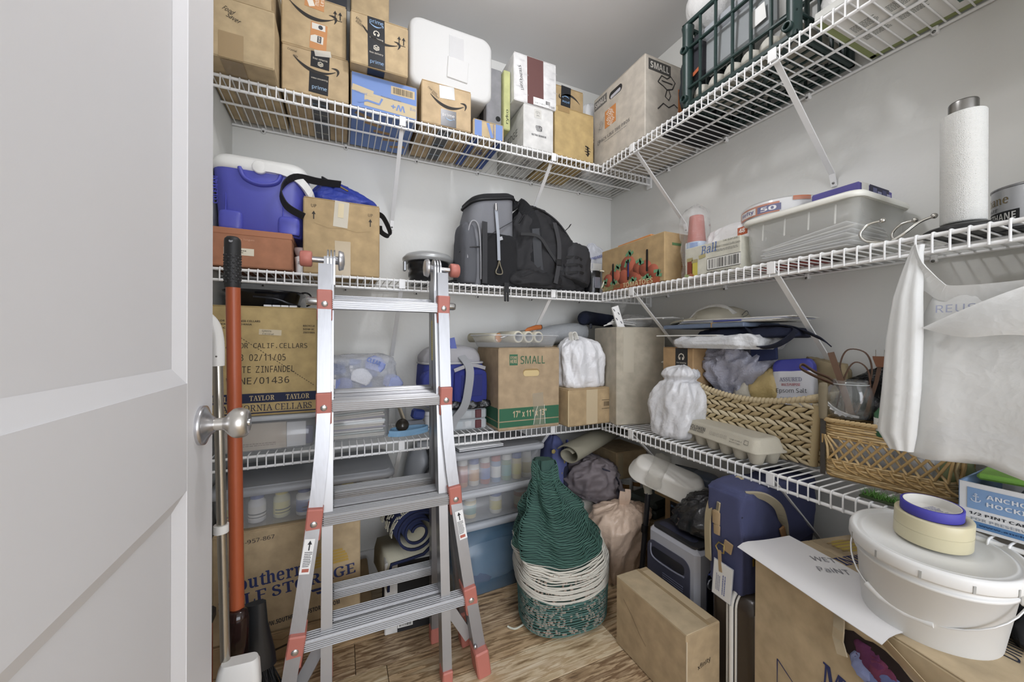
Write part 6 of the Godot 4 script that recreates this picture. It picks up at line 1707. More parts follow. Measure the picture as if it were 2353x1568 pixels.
func seagrass_basket() -> void:
	var y = H2
	var o = thing("seagrass_basket", "chunky braided seagrass basket with a dipped rim full of bags and cloth", "basket", Vector3(-0.102, y + 0.001, 0.92), -88)
	var r = RandomNumberGenerator.new()
	r.seed = 8
	var wts = []
	for h in ["cdb98e", "bfa877", "d8c7a0", "b39a6a"]:
		wts.append(mat(h, 0.8))
	var w = 0.4
	var d = 0.17
	var ht = 0.215
	part(o, "lining", tub(w - 0.02, d - 0.02, 0.17, 0.03, 0.93), mat("7d6a48", 0.95))
	# rows of plaited leaves round the walls: each row one strand of slanted lumps
	var n = 12
	for i in n:
		var k = i / float(n - 1)
		var yy = 0.012 + 0.182 * k
		var sc = 0.93 + 0.07 * k
		var st = begin()
		var ring = ring3(w * sc, d * sc, 0.028, 0.0, 4)
		var per = []
		var acc = 0.0
		for j in ring.size():
			per.append(acc)
			acc += (ring[(j + 1) % ring.size()] - ring[j]).length()
		var m = 34
		for j in m:
			var s = acc * (j + 0.5 * (i % 2)) / m
			s = fmod(s, acc)
			var a = 0
			while a < per.size() - 1 and per[a + 1] < s:
				a += 1
			var p0: Vector3 = ring[a]
			var p1: Vector3 = ring[(a + 1) % ring.size()]
			var p = p0 + (p1 - p0).normalized() * (s - per[a])
			var tdir = (p1 - p0).normalized()
			var nrm = tdir.cross(Vector3.UP)
			var wob = r.randf_range(-0.12, 0.12)
			var dir = (tdir + Vector3.UP * (0.42 + wob) * (1 if i % 2 else -1)).normalized()
			var b = Basis(nrm, dir, nrm.cross(dir))
			# leave the dip of the front rim free of the top rows
			if yy > 0.172 + 0.034 * pow(p.x / (w / 2), 2.0) - 0.004:
				continue
			lathe_into(st, [Vector2(0.0015, -0.021), Vector2(0.006, -0.012), Vector2(0.0085, 0.0), Vector2(0.006, 0.012), Vector2(0.0015, 0.021)], 8, Transform3D(b, p + Vector3(0, yy, 0)), 0.8, 1.0 * r.randf_range(0.85, 1.05))
		part(o, "woven_strand", done(st), wts[i % 4])
	# corner uprights and twisted rim
	for q in [[1, 1], [-1, 1], [1, -1], [-1, -1]]:
		part(o, "corner_post", tube([Vector3(q[0] * (w * 0.465 - 0.01), 0.004, q[1] * (d * 0.465 - 0.01)), Vector3(q[0] * (w / 2 - 0.01), 0.18, q[1] * (d / 2 - 0.01))], 0.012, 10), wts[1])
	var rim = []
	var flat_ring = ring3(w + 0.006, d + 0.006, 0.03, 0.0, 8)
	for j in flat_ring.size():
		var a = flat_ring[j]
		var b = flat_ring[(j + 1) % flat_ring.size()]
		var steps = maxi(1, int((b - a).length() / 0.012))
		for q in steps:
			rim.append(a.lerp(b, float(q) / steps))
	for j in rim.size():
		var e: float = rim[j].x / (w / 2)
		rim[j].y = 0.172 + 0.034 * e * e
	var st2 = begin()
	for j in rim.size():
		var a: Vector3 = rim[j]
		var b: Vector3 = rim[(j + 1) % rim.size()]
		var t = (b - a).normalized()
		var nrm = t.cross(Vector3.UP).normalized()
		var dir = (t * 0.55 + Vector3.UP * 0.8).normalized()
		lathe_into(st2, [Vector2(0.002, -0.011), Vector2(0.006, -0.007), Vector2(0.0075, 0.0), Vector2(0.006, 0.007), Vector2(0.002, 0.011)], 8, Transform3D(Basis(nrm, dir, nrm.cross(dir)), a))
	part(o, "twisted_rim", done(st2), wts[0])
	# what it holds
	var B = o.position
	o = thing("bread_bag", "yellow loaf bag in the seagrass basket, left of the salt pouch", "packet", B + Vector3(0.005, 0.15, 0.03), -90)
	part(o, "loaf", sack([Vector2(0.7, 0.0), Vector2(1, 0.03), Vector2(0.9, 0.09), Vector2(0.4, 0.12), Vector2(0.1, 0.125)], 0.075, 0.05, 2.6, 0.016, 18.0, 121, 50), film("dcc078", 0.25), at(0, 0, 0, 0, 0, 14))
	part(o, "clear_end", sack([Vector2(0.7, 0.0), Vector2(1, 0.02), Vector2(0.6, 0.07), Vector2(0.1, 0.085)], 0.04, 0.04, 2.4, 0.012, 22.0, 122, 36), film("d9d3c0", 0.2), at(-0.075, 0.0, 0.012))
	o = thing("salt_pouch", "blue and white resealable pouch of Epsom salt standing in the seagrass basket", "pouch", B + Vector3(-0.02, 0.148, 0.113), -84)
	part(o, "pouch", sack([Vector2(0.94, 0.0), Vector2(0.97, 0.04), Vector2(1.0, 0.11), Vector2(0.98, 0.12)], 0.055, 0.018, 5.0, 0.004, 16.0, 123, 44), mat("e6e9f2", 0.35), at(0, 0, 0, -6, 0, 6))
	part(o, "blue_top", sack([Vector2(0.98, 0.0), Vector2(1.0, 0.02), Vector2(0.85, 0.036), Vector2(0.6, 0.04)], 0.055, 0.0145, 5.0, 0.004, 16.0, 123, 40), mat("4a50c8", 0.35), at(-0.012, 0.118, -0.012, -6, 0, 6))
	for q in [["ASSURED", 0.096, 0.012, 0.06, "s", "3a3f7c"], ["MULTI-PURPOSE", 0.08, 0.008, 0.05, "nb", "b4444c"], ["Epsom Salt", 0.06, 0.018, 0.082, "n", "2c2c30"], ["Natural Mineral Salts", 0.04, 0.007, 0.06, "n", "6a6c78"], ["- A low sodium", 0.018, 0.006, 0.045, "n", "6a6c98"]]:
		txt_on(o, q[0], at(-0.002 - q[1] * 0.1, q[1], 0.024 - 0.1 * q[1], -6, 0, 6), q[2], q[3], q[5], q[4])
	o = thing("brown_bag", "crumpled brown paper bag leaning behind the salt pouch", "bag", B + Vector3(0.055, 0.14, 0.12), -90)
	part(o, "paper", sack([Vector2(0.9, 0.0), Vector2(1, 0.03), Vector2(0.9, 0.12), Vector2(0.6, 0.165)], 0.075, 0.03, 3.0, 0.014, 14.0, 124, 48), mat("a8946c", 0.9), at(0, 0, 0, 0, 0, -12))
	o = thing("patterned_cloth", "blue, black and white patterned cloth bunched at the basket's left end", "cloth", B + Vector3(-0.01, 0.13, -0.075), -90)
	var cols = ["28367c", "e2e4ea", "20222c", "3f64b8"]
	for k in 9:
		part(o, "fold", sack([Vector2(0.7, 0.0), Vector2(1, 0.012), Vector2(0.6, 0.03), Vector2(0.1, 0.038)], 0.026, 0.018, 2.4, 0.008, 30.0, 130 + k, 24, 4), cloth(cols[k % 4]), at(-0.06 + 0.017 * k, 0.01 + 0.012 * sin(k * 1.9), 0.03 * sin(k * 2.7), 0, 30 * k, 20 * sin(k)))
	o = thing("clear_bag", "clear bag of grey wrapped things spilling over the basket's left rim", "bag", B + Vector3(0.0, 0.165, -0.1), -90)
	part(o, "film", sack([Vector2(0.3, 0.0), Vector2(0.7, 0.05), Vector2(1.0, 0.12), Vector2(0.95, 0.16), Vector2(0.6, 0.18)], 0.115, 0.075, 2.6, 0.045, 10.0, 140, 72, 7, 1.0), mat("b4b7cc", 0.18, 0.0, {"normal_enabled": true, "normal_texture": T.crease, "normal_scale": 1.0, "uv1_triplanar": true, "uv1_scale": Vector3(6, 6, 6)}))
	o = thing("plastic_pack", "flat white plastic-wrapped pack lying across the clear bag", "packet", Vector3(-0.15, 0.975, 0.815), -88)
	part(o, "pack", sack([Vector2(0.9, 0.0), Vector2(1, 0.015), Vector2(1, 0.03), Vector2(0.9, 0.045)], 0.165, 0.1, 4.0, 0.022, 9.0, 141, 60, 6, 1.0), film("d6d8da", 0.2, 1.5))
	o = thing("navy_tote", "navy tote bag with loose straps in the pile above the seagrass basket", "bag", Vector3(-0.11, 1.012, 0.88), -90)
	part(o, "body", sack([Vector2(0.9, 0.0), Vector2(1, 0.008), Vector2(0.9, 0.028), Vector2(0.5, 0.034)], 0.17, 0.09, 3.4, 0.01, 16.0, 142, 56), cloth("232a45"))
	part(o, "hanging_panel", boxm(Vector3(0.085, 0.1, 0.01), 0.003), cloth("2c3866"), at(0.065, -0.075, 0.03, -10, 0, 8))
	part(o, "strap", strap(smooth_path([Vector3(0.05, 0.03, 0.09), Vector3(0.08, 0.0, 0.1), Vector3(0.095, -0.03, 0.1), Vector3(0.14, -0.02, 0.08), Vector3(0.17, 0.02, 0.05), Vector3(0.13, 0.035, 0.04), Vector3(0.07, 0.036, 0.06)], 6), 0.026, 0.003, Vector3(0, 0.3, 1)), cloth("1f2438"))
	part(o, "strap", strap(smooth_path([Vector3(0.07, 0.036, 0.05), Vector3(0.15, 0.03, 0.03), Vector3(0.22, 0.0, 0.03), Vector3(0.25, -0.02, 0.04)], 6), 0.028, 0.003, Vector3(0, 0.5, 1)), cloth("1f2438"))
	o = thing("foam_board", "thin white board edge under the navy tote in the pile", "board", Vector3(-0.14, 1.023, 0.72), -90)
	o.position = Vector3(-0.14, 1.019, 0.715)
	part(o, "board", boxm(Vector3(0.27, 0.004, 0.2), 0.001), mat("e9e8e2", 0.7))
	o = thing("blue_folder", "long slate blue folder box lying on the white board", "folder", Vector3(-0.14, 1.048, 0.775), -90)
	part(o, "folder", boxm(Vector3(0.33, 0.014, 0.19), 0.003), mat("6d7f9c", 0.6))
	part(o, "elastic", boxm(Vector3(0.003, 0.016, 0.192), 0.0), mat("b8843c", 0.6), at(0.05, 0, 0))
	o = thing("magazine_stack", "flat pile of papers with blue printed edges on the slate blue folder", "papers", Vector3(-0.13, 1.064, 0.84), -90)
	for k in 4:
		part(o, "paper", boxm(Vector3(0.36, 0.003, 0.17), 0.0008), mat(["d4d0c4", "e6e4de", "b9bccc", "e2dfd6"][k], 0.7), at(0.012 * k, 0.0036 * k, 0, 0, 3.0 * k - 3, 0))
	part(o, "blue_print", boxm(Vector3(0.1, 0.004, 0.003), 0.0), mat("454aa8", 0.7), at(0.03, 0.004, 0.088))
	o = thing("silver_cap", "khaki cap with a silver foil band on top of the pile", "cap", Vector3(-0.12, 1.079, 0.77), -90)
	part(o, "crown", lathe([Vector2(0.085, 0.0), Vector2(0.083, 0.012), Vector2(0.068, 0.034), Vector2(0.042, 0.047), Vector2(0.001, 0.052)], 32, 1.25, 0.95), cloth("a8a28e"))
	part(o, "foil_band", tube(smooth_path([Vector3(-0.095, 0.006, 0.035), Vector3(-0.06, 0.036, 0.032), Vector3(-0.01, 0.05, 0.03), Vector3(0.04, 0.044, 0.032), Vector3(0.085, 0.016, 0.035)], 6), 0.009, 10), film("c9c8c2", 0.15, 1.6))
	part(o, "brim", sack([Vector2(0.95, 0.0), Vector2(1, 0.004), Vector2(0.9, 0.009)], 0.075, 0.05, 2.4, 0.004, 12.0, 145, 36), cloth("9c957f"), at(-0.1, -0.006, 0.04, 0, 0, 8))
	part(o, "drawstring", tube(smooth_path([Vector3(0.1, 0.012, 0.02), Vector3(0.115, 0.026, 0.02), Vector3(0.125, 0.014, 0.025), Vector3(0.11, 0.004, 0.03)], 5), 0.0015, 6), mat("6a6a64", 0.5))


func wicker_and_jar() -> void:
	var y = H2
	var o = thing("wicker_basket", "honey-coloured open lattice wicker basket right of the seagrass basket", "basket", Vector3(-0.115, y + 0.001, 1.255), -82)
	var cane = mat("d4b276", 0.6)
	var cane2 = mat("bf9756", 0.6)
	var w = 0.235
	var d = 0.18
	part(o, "base", boxm(Vector3(w - 0.02, 0.006, d - 0.02), 0.002), cane2)
	for i in 16:   # bottom bands and the close-woven rim band
		var yy = 0.008 + 0.0052 * i if i < 9 else 0.108 + 0.0062 * (i - 9)
		var k = 1.0 + 0.00035 * i
		var p = []
		var ring = ring3(w * k, d * k, 0.03, yy, 5)
		var q = 0
		for a in ring.size():
			var b: Vector3 = ring[(a + 1) % ring.size()]
			var steps = maxi(1, int((b - ring[a]).length() / 0.014))
			for s in steps:
				var v = ring[a].lerp(b, float(s) / steps)
				var nrm = Vector3(v.x / w, 0, v.z / d).normalized()
				p.append(v + nrm * 0.0022 * sin(q * PI * 0.5 + i * PI))
				q += 1
		part(o, "cane_row", tube(p, 0.0031, 6, true), cane if i % 3 else cane2)
	for s in [1.0, -1.0]:   # crossed lattice canes between the bands
		for f in 4:
			var n = 11 if f % 2 == 0 else 8
			var ln = w if f % 2 == 0 else d
			for k in n:
				var x = -ln / 2 + 0.012 + (ln - 0.024) * k / (n - 1)
				var x2 = clampf(x + s * 0.045, -ln / 2 + 0.004, ln / 2 - 0.004)
				var m = tube([Vector3(x, 0.05, 0.002), Vector3((x + x2) / 2, 0.08, 0.004 * s), Vector3(x2, 0.112, 0.002)], 0.003, 6)
				part(o, "lattice_cane", m, cane2 if s > 0 else cane, Transform3D(Basis(Vector3.UP, f * PI / 2), Basis(Vector3.UP, f * PI / 2) * Vector3(0, 0, (d if f % 2 == 0 else w) / 2)))
	var st = begin()
	var rim = ring3(w + 0.008, d + 0.008, 0.03, 0.153, 8)
	var pts = []
	for a in rim.size():
		var b: Vector3 = rim[(a + 1) % rim.size()]
		var steps = maxi(1, int((b - rim[a]).length() / 0.01))
		for s in steps:
			pts.append(rim[a].lerp(b, float(s) / steps))
	for j in pts.size():
		var t = (pts[(j + 1) % pts.size()] - pts[j]).normalized()
		var dir = (t + Vector3.UP * 0.45).normalized()
		var nrm = t.cross(Vector3.UP)
		lathe_into(st, [Vector2(0.0015, -0.011), Vector2(0.004, -0.005), Vector2(0.004, 0.005), Vector2(0.0015, 0.011)], 6, Transform3D(Basis(nrm, dir, nrm.cross(dir)), pts[j]))
	part(o, "plaited_rim", done(st), cane)
	for k in 10:   # diagonal wraps over the bottom bands
		var x = -w / 2 + 0.02 + 0.022 * k
		part(o, "wrap_cane", tube(smooth_path([Vector3(x, 0.05, d / 2 + 0.003), Vector3(x + 0.01, 0.034, d / 2 + 0.006), Vector3(x + 0.03, 0.024, d / 2 + 0.004)], 4), 0.0026, 6), cane2)
	var P = o.position
	o = thing("paper_wad", "bundle of white crumpled tissue seen through the wicker lattice", "tissue", P + Vector3(0, 0.01, 0), -82)
	for k in 5:
		part(o, "crumple", sack([Vector2(0.7, 0.0), Vector2(1, 0.03), Vector2(0.9, 0.07), Vector2(0.4, 0.1), Vector2(0.1, 0.108)], 0.034, 0.05, 3.0, 0.016, 24.0, 150 + k, 30), mat(["e4e6e8", "cfd4da", "eef0f0", "dcdfe2", "7d8a58"][k], 0.7), at(-0.076 + 0.04 * k, 0, 0.01 * (k % 2), 0, 20 * k, 0))
	o = thing("glass_jar", "wide glass jar stuffed with brown flat cords behind the hanging shopping bag", "jar", Vector3(-0.172, y + 0.16, 1.188))
	part(o, "glass", lathe([Vector2(0.03, 0.0), Vector2(0.04, 0.004), Vector2(0.046, 0.02), Vector2(0.047, 0.06), Vector2(0.044, 0.08), Vector2(0.038, 0.088), Vector2(0.0375, 0.1), Vector2(0.035, 0.1), Vector2(0.0355, 0.088), Vector2(0.042, 0.078), Vector2(0.0445, 0.06), Vector2(0.043, 0.02), Vector2(0.03, 0.004)], 40), mat("e6eeec12", 0.04))
	part(o, "neck_ring", tube(Array(ring3(0.078, 0.078, 0.0389, 0.09, 8)), 0.0016, 6, true), mat("e8eeee70", 0.05))
	var jar_at = o.position
	o = thing("cord_bundle", "brown flat appliance cords with a two-pin plug rising from the glass jar", "cord", jar_at + Vector3(0, 0.008, 0), -70)
	var br = mat("5a3a26", 0.45)
	part(o, "cord", strap(smooth_path([Vector3(-0.01, 0.0, 0.0), Vector3(-0.012, 0.08, 0.005), Vector3(-0.02, 0.13, 0.0), Vector3(-0.005, 0.172, 0.0), Vector3(0.03, 0.165, 0.0), Vector3(0.042, 0.12, 0.0), Vector3(0.03, 0.06, 0.0), Vector3(0.01, 0.0, 0.0)], 6), 0.007, 0.003, Vector3(0.2, 0, 1)), br)
	part(o, "cord", strap(smooth_path([Vector3(-0.03, 0.0, 0.0), Vector3(-0.01, 0.1, 0.01), Vector3(0.01, 0.14, 0.01), Vector3(0.035, 0.12, 0.01), Vector3(0.04, 0.05, 0.0)], 6), 0.006, 0.003, Vector3(0.2, 0, 1)), br)
	part(o, "cord", strap(smooth_path([Vector3(0.0, 0.02, 0.0), Vector3(-0.03, 0.085, 0.01), Vector3(-0.07, 0.11, 0.02), Vector3(-0.095, 0.13, 0.03), Vector3(-0.1, 0.12, 0.035), Vector3(-0.07, 0.1, 0.03), Vector3(-0.03, 0.08, 0.02)], 6), 0.008, 0.0035, Vector3(0.2, 0.8, 1)), br)
	part(o, "thick_strap", strap([Vector3(0.005, 0.0, 0.012), Vector3(-0.02, 0.1, 0.015), Vector3(-0.038, 0.165, 0.015)], 0.014, 0.006, Vector3(1, 0.2, 0)), mat("6b4a33", 0.45))
	part(o, "plug_cord", strap([Vector3(0.03, 0.0, 0.0), Vector3(0.05, 0.09, 0.0), Vector3(0.056, 0.13, 0.0)], 0.008, 0.004, Vector3(1, 0, 0)), br)
	part(o, "plug", extrude(PackedVector2Array([Vector2(-0.007, 0.0), Vector2(0.007, 0.0), Vector2(0.013, 0.02), Vector2(0.014, 0.027), Vector2(-0.014, 0.027), Vector2(-0.013, 0.02)]), 0.014), mat("7a4626", 0.5), at(0.057, 0.13, -0.007))
	for k in [-1, 1]:
		part(o, "pin", boxm(Vector3(0.0015, 0.017, 0.006), 0.0005), mat("b8b4ac", 0.25, 0.9), at(0.057 + 0.008 * k, 0.157, 0))
	o = thing("white_sticks", "white plastic slips lying in the bottom of the glass jar", "slips", jar_at + Vector3(0, 0.006, 0), -60)
	for k in 4:
		part(o, "slip", boxm(Vector3(0.006, 0.05, 0.002), 0.0005), mat("e6e8ea", 0.6), at(-0.02 + 0.012 * k, 0.0, 0.02, 0, 0, 40 + 14 * k))
	o = thing("garden_knife", "wood-handled garden knife standing between the two baskets", "knife", Vector3(-0.215, y + 0.004, 1.148), -80)
	part(o, "handle", lathe([Vector2(0.006, 0.15), Vector2(0.009, 0.155), Vector2(0.0105, 0.19), Vector2(0.0105, 0.235), Vector2(0.009, 0.246), Vector2(0.001, 0.248)], 14, 1.0, 0.7), mat("8d8064", 0.8))
	part(o, "blade", boxm(Vector3(0.012, 0.155, 0.003), 0.001), mat("55504a", 0.4, 0.7), at(0, 0, 0))
	o = thing("black_bag", "crumpled black plastic bag in the wicker basket behind the glass jar", "bag", Vector3(-0.075, y + 0.15, 1.235), -90)
	part(o, "film", sack([Vector2(0.6, 0.0), Vector2(0.9, 0.04), Vector2(1, 0.09), Vector2(0.6, 0.13), Vector2(0.2, 0.15)], 0.08, 0.05, 2.4, 0.024, 18.0, 160, 56), film("17181a", 0.2, 1.2))
	o = thing("green_bottle", "small green bottle with a white label right of the glass jar", "bottle", Vector3(-0.19, y + 0.13, 1.268))
	part(o, "glass", lathe([Vector2(0.02, 0.0), Vector2(0.022, 0.004), Vector2(0.022, 0.055), Vector2(0.01, 0.075), Vector2(0.009, 0.09)], 24), mat("2f6a42", 0.15))
	part(o, "white_label", lathe(hard([Vector2(0.0224, 0.014), Vector2(0.0224, 0.046)]), 24), mat("e2e4de", 0.6))
	curved_text(o, "Peppermint", 0.0227, 0.032, 0.008, -110.0, -30.0, "4a5a4e")
	o = thing("kraft_packet", "orange and kraft packet tucked behind the hanging shopping bag", "packet", Vector3(-0.12, y + 0.14, 1.3), -90)
	part(o, "packet", boxm(Vector3(0.08, 0.075, 0.03), 0.004), mat("b08a58", 0.8), at(0, 0, 0, 0, 0, -5))
	part(o, "orange_panel", boxm(Vector3(0.08, 0.018, 0.031), 0.002), mat("c4562c", 0.6), at(0.005, 0.072, 0, 0, 0, -5))
	o = thing("grass_brush", "tuft of artificial grass lying at the shelf edge behind the tape rolls", "grass", Vector3(-0.285, y + 0.001, 1.3), -90)
	var r = RandomNumberGenerator.new()
	r.seed = 3
	var sg = begin(true)
	for k in 260:
		var b = Vector3(r.randf_range(-0.035, 0.035), 0.004, r.randf_range(-0.014, 0.014))
		var e = b + Vector3(r.randf_range(-0.012, 0.012), r.randf_range(0.008, 0.02), r.randf_range(-0.012, 0.012))
		var s = Vector3(r.randf_range(-1, 1), 0, r.randf_range(-1, 1)).normalized() * 0.001
		tri(sg, b - s, b + s, e)
	var gm = part(o, "blades", done(sg), mat("4f8a2c", 0.7))
	gm.set_meta("kind", "stuff")
	part(o, "backing", boxm(Vector3(0.076, 0.005, 0.034), 0.001), mat("31431f", 0.8))


func anchor_box() -> void:
	var y = H2
	var o = thing("jar_tray", "open white and blue tray box of canning jars under the hanging shopping bag", "box", Vector3(-0.16, y + 0.001, 1.533), -88)
	var s = Vector3(0.24, 0.09, 0.26)
	sz[o] = s
	var cb = mat("e9ebee", 0.7)
	for q in [[0, s.z / 2, s.x, 0.003], [0, -s.z / 2, s.x, 0.003], [s.x / 2, 0, 0.003, s.z], [-s.x / 2, 0, 0.003, s.z]]:
		part(o, "side", boxm(Vector3(q[2], s.y, q[3]), 0.0), cb if q[3] < 0.1 else mat("7fa4d2", 0.7), at(q[0], 0, q[1]))
	part(o, "bottom", boxm(Vector3(s.x, 0.003, s.z), 0.0), card("b08f60"))
	for q in [["F", 0.0], ["L", 0.0]]:
		patch(o, q[0], 0.0, 0.016, 0.22, 0.04, "7fa8dc", "blue_panel", 0, 0.0022)
		patch(o, q[0], 0.0, -0.033, 0.22, 0.012, "4f86c4", "blue_panel", 0, 0.0022)
	txt(o, "F", -0.058, 0.024, "ANCHOR", 0.008, "e4eaf2", 0.056, "nb", 0, 0.0032)
	txt(o, "F", -0.053, 0.01, "HOCKING", 0.008, "e4eaf2", 0.066, "nb", 0, 0.0032)
	put(o, "F", -0.099, 0.017, "anchor_emblem", strokes([[0, 0.5, 0, -0.4], [-0.25, 0.25, 0.25, 0.25], [-0.4, -0.1, -0.3, -0.35, 0, -0.45, 0.3, -0.35, 0.4, -0.1], [-0.1, 0.5, 0.0, 0.62, 0.1, 0.5, 0.0, 0.42, -0.1, 0.5]], 0.0016, 0.015), mat("d4e0f0", 0.7), 0, 0.0032)
	txt(o, "F", -0.045, -0.013, "1/2 PINT CANNING JARS", 0.0065, "2c2f38", 0.125, "nb", 0, 0.0022)
	txt(o, "F", -0.045, -0.0225, "FOR PRESERVING FOODS", 0.005, "9aa0aa", 0.12, "nb", 0, 0.0022)
	txt(o, "F", 0.0, -0.033, "www.anchorhockingfoodstorage.com", 0.005, "24406c", 0.19, "nb", 0, 0.0032)
	for i in 4:
		var l = thing("canning_lid", "gold canning jar lid " + ["lying lowest in the open jar tray", "second from the bottom in the open jar tray", "third in the pile in the open jar tray", "topmost in the open jar tray"][i], "lid", o.position + Vector3(-0.06, 0.055 + 0.0065 * i, 0.0), 0, "gold canning lids")
		part(l, "disc", lathe([Vector2(0.05, 0.0), Vector2(0.052, 0.001), Vector2(0.052, 0.0035), Vector2(0.048, 0.005), Vector2(0.001, 0.004)], 40), mat("b9a052", 0.25, 0.85))
	var b = thing("black_bundle", "black plastic bundle filling the open jar tray", "bag", o.position + Vector3(0.02, 0.005, 0.02), -88)
	part(b, "film", sack([Vector2(0.95, 0.0), Vector2(1, 0.02), Vector2(0.95, 0.045), Vector2(0.8, 0.05)], 0.1, 0.11, 4.0, 0.006, 20.0, 165, 44), film("17181a", 0.25))
	var g = thing("green_packet", "bright green packet lying over the open jar tray", "packet", o.position + Vector3(-0.03, 0.094, -0.01), -88)
	part(g, "packet", boxm(Vector3(0.2, 0.012, 0.12), 0.004), mat("78b83a", 0.5), at(0, 0, 0, 0, 4, 2))
	txt_on(g, "Gallon Bags", Transform3D(Basis(Vector3.RIGHT, -PI / 2), Vector3(0.02, 0.0175, 0.02)), 0.012, 0.09, "dfe8cc")


# ---------------------------------------------------------------- floor, along the back wall
func floor_back_things() -> void:
	var o = cart("cardboard_box", "dented tan carton flat on the floor beneath the self storage carton", [XL + 0.016, -1.3], [0.0, 0.088], [0.045, 0.362], "bd9a6a")
	patch(o, "F", -0.05, -0.005, 0.06, 0.006, "4a3a28", "ink_mark", 12)
	patch(o, "F", 0.04, -0.015, 0.1, 0.004, "4a3a28", "ink_mark", 9)
	put(o, "F", -0.06, 0.02, "crease", strokes([[-1, 0, -0.3, 0.2, 0.4, 0.0, 1, 0.3]], 0.002, 0.06), mat("8a6a42", 0.9))
	o = cart("moving_box", "tan self storage carton with navy lettering and a yellow sun, behind the ladder", [XL + 0.03, -1.341], [0.09, 0.417], [0.05, 0.355], "cbae80", 0, "box")
	txt(o, "F", -0.065, 0.012, "Southern", 0.042, "2e3a74", 0.2, "sb", 3)
	txt(o, "F", 0.0, -0.032, "SELF STORAGE", 0.034, "2e3a74", 0.375, "sb", 4)
	var st = begin(true)
	for k in 5:   # striped half sun over the name
		var r0 = 0.052
		var y0 = 0.0095 * k
		var half = sqrt(maxf(0.0, r0 * r0 - y0 * y0))
		quad(st, Vector3(-half, y0, 0.0003), Vector3(half, y0, 0.0003), Vector3(half * 0.97, y0 + 0.0075, 0.0003), Vector3(-half * 0.97, y0 + 0.0075, 0.0003))
	put(o, "F", 0.115, 0.008, "sun_emblem", done(st), mat("c39a3a", 0.8), 3)
	st = begin(true)
	for k in 3:
		quad(st, Vector3(-0.05 + 0.014 * k, -0.012 * k, 0.0003), Vector3(0.05 - 0.014 * k, -0.012 * k, 0.0003), Vector3(0.055 - 0.014 * k, 0.008 - 0.012 * k, 0.0003), Vector3(-0.055 + 0.014 * k, 0.008 - 0.012 * k, 0.0003))
	put(o, "F", 0.11, -0.066, "wave_emblem", done(st), mat("2e3a74", 0.8), 3)
	txt(o, "F", 0.15, -0.056, "®", 0.008, "2e3a74")
	txt(o, "F", -0.1, 0.132, "866-957-867", 0.012, "2c2c34", 0.11, "n", 3)
	txt(o, "F", 0.03, -0.128, "WWW.SOUTHERNSELFSTORAGE.COM", 0.014, "2c2c34", 0.22, "nb", 4)
	o = thing("storage_bin", "wide clear bin of pill bottles with a grey lid, on the self storage carton", "bin", Vector3(-1.497, 0.419, 0.205))
	part(o, "tub", tub(0.515, 0.29, 0.108, 0.03, 0.95), mat("e6e9eb28", 0.14))
	part(o, "lid", lidm(0.54, 0.31, 0.02, 0.032, 0.004), mat("9b9ea2", 0.4), at(0, 0.104, 0))
	for k in 7:
		var b = thing("pill_bottle", ["white pill bottle with yellow label, first from the left in the wide clear bin", "blue-capped white pill bottle, second from the left in the wide clear bin", "pale yellow pill bottle, third from the left in the wide clear bin", "white pill bottle with a blue label, at the middle of the wide clear bin", "brown-labelled orange pill bottle, third from the right in the wide clear bin", "yellow-capped white pill bottle, second from the right in the wide clear bin", "grey pill bottle with pale blue label, furthest right in the wide clear bin"][k], "bottle", Vector3(-1.71 + 0.066 * k, 0.424, 0.29 + 0.01 * (k % 2)), 30 * k, "pill bottles in the clear bin")
		part(b, "bottle", lathe([Vector2(0.02, 0.0), Vector2(0.024, 0.003), Vector2(0.024, 0.062), Vector2(0.018, 0.07), Vector2(0.017, 0.074)], 24), mat(["e6e6e2", "e9e9ec", "e2e0b0", "e6e6e2", "c88a5a", "e8e8e6", "d8d8d4"][k], 0.4))
		part(b, "cap", lathe(hard([Vector2(0.019, 0.073), Vector2(0.019, 0.088), Vector2(0.001, 0.089)]), 20), mat(["f0f0ee", "5f74c4", "e9d25a", "4c62b4", "f0f0ee", "e9d25a", "f0f0ee"][k], 0.4))
		part(b, "label", lathe(hard([Vector2(0.0244, 0.012), Vector2(0.0244, 0.052)]), 24), mat(["d9cf6a", "e6e4de", "e9df8a", "5f7ac0", "b4703c", "dcdccf", "8aa0cc"][k], 0.5))
		curved_print(b, 0.0247, 0.028, 0.004, -100.0, 100.0, "4a4c54")
		curved_print(b, 0.0247, 0.018, 0.003, -100.0, 100.0, "4a4c54")
	# black box with the rolled rug
	o = cart("appliance_box", "black and white product box standing on the floor under the rolled rug", [-1.262, -1.095], [0.0, 0.246], [0.215, 0.402], "e4e3de", -3, "box", false)
	patch(o, "F", 0.02, 0.0, 0.124, 0.238, "1f1f21", "black_panel")
	patch(o, "F", 0.012, 0.085, 0.1, 0.034, "b0763a", "orange_line", 0, 0.0008)
	patch(o, "F", 0.012, 0.085, 0.097, 0.031, "1f1f21", "black_panel", 0, 0.0012)
	patch(o, "F", -0.03, 0.085, 0.012, 0.014, "d98a3c", "flame_sign", 0, 0.0018)
	put(o, "F", 0.02, 0.087, "fine_print", small_print(0.05, 0.012, 2, 31), mat("b99a5c", 0.7), 0, 0.0018)
	put(o, "F", 0.018, -0.045, "fine_print", small_print(0.1, 0.016, 3, 32), mat("b9b9b6", 0.7), 0, 0.0012)
	patch(o, "F", -0.016, -0.088, 0.05, 0.034, "e0dfd8", "barcode_panel", 0, 0.0012)
	put(o, "F", -0.016, -0.088, "barcode", bars(0.04, 0.026, 16, 33), mat("2a2a2c", 0.7), 0, 0.0018)
	put(o, "F", 0.05, -0.085, "fine_print", small_print(0.04, 0.02, 4, 34), mat("b9b9b6", 0.7), 0, 0.0012)
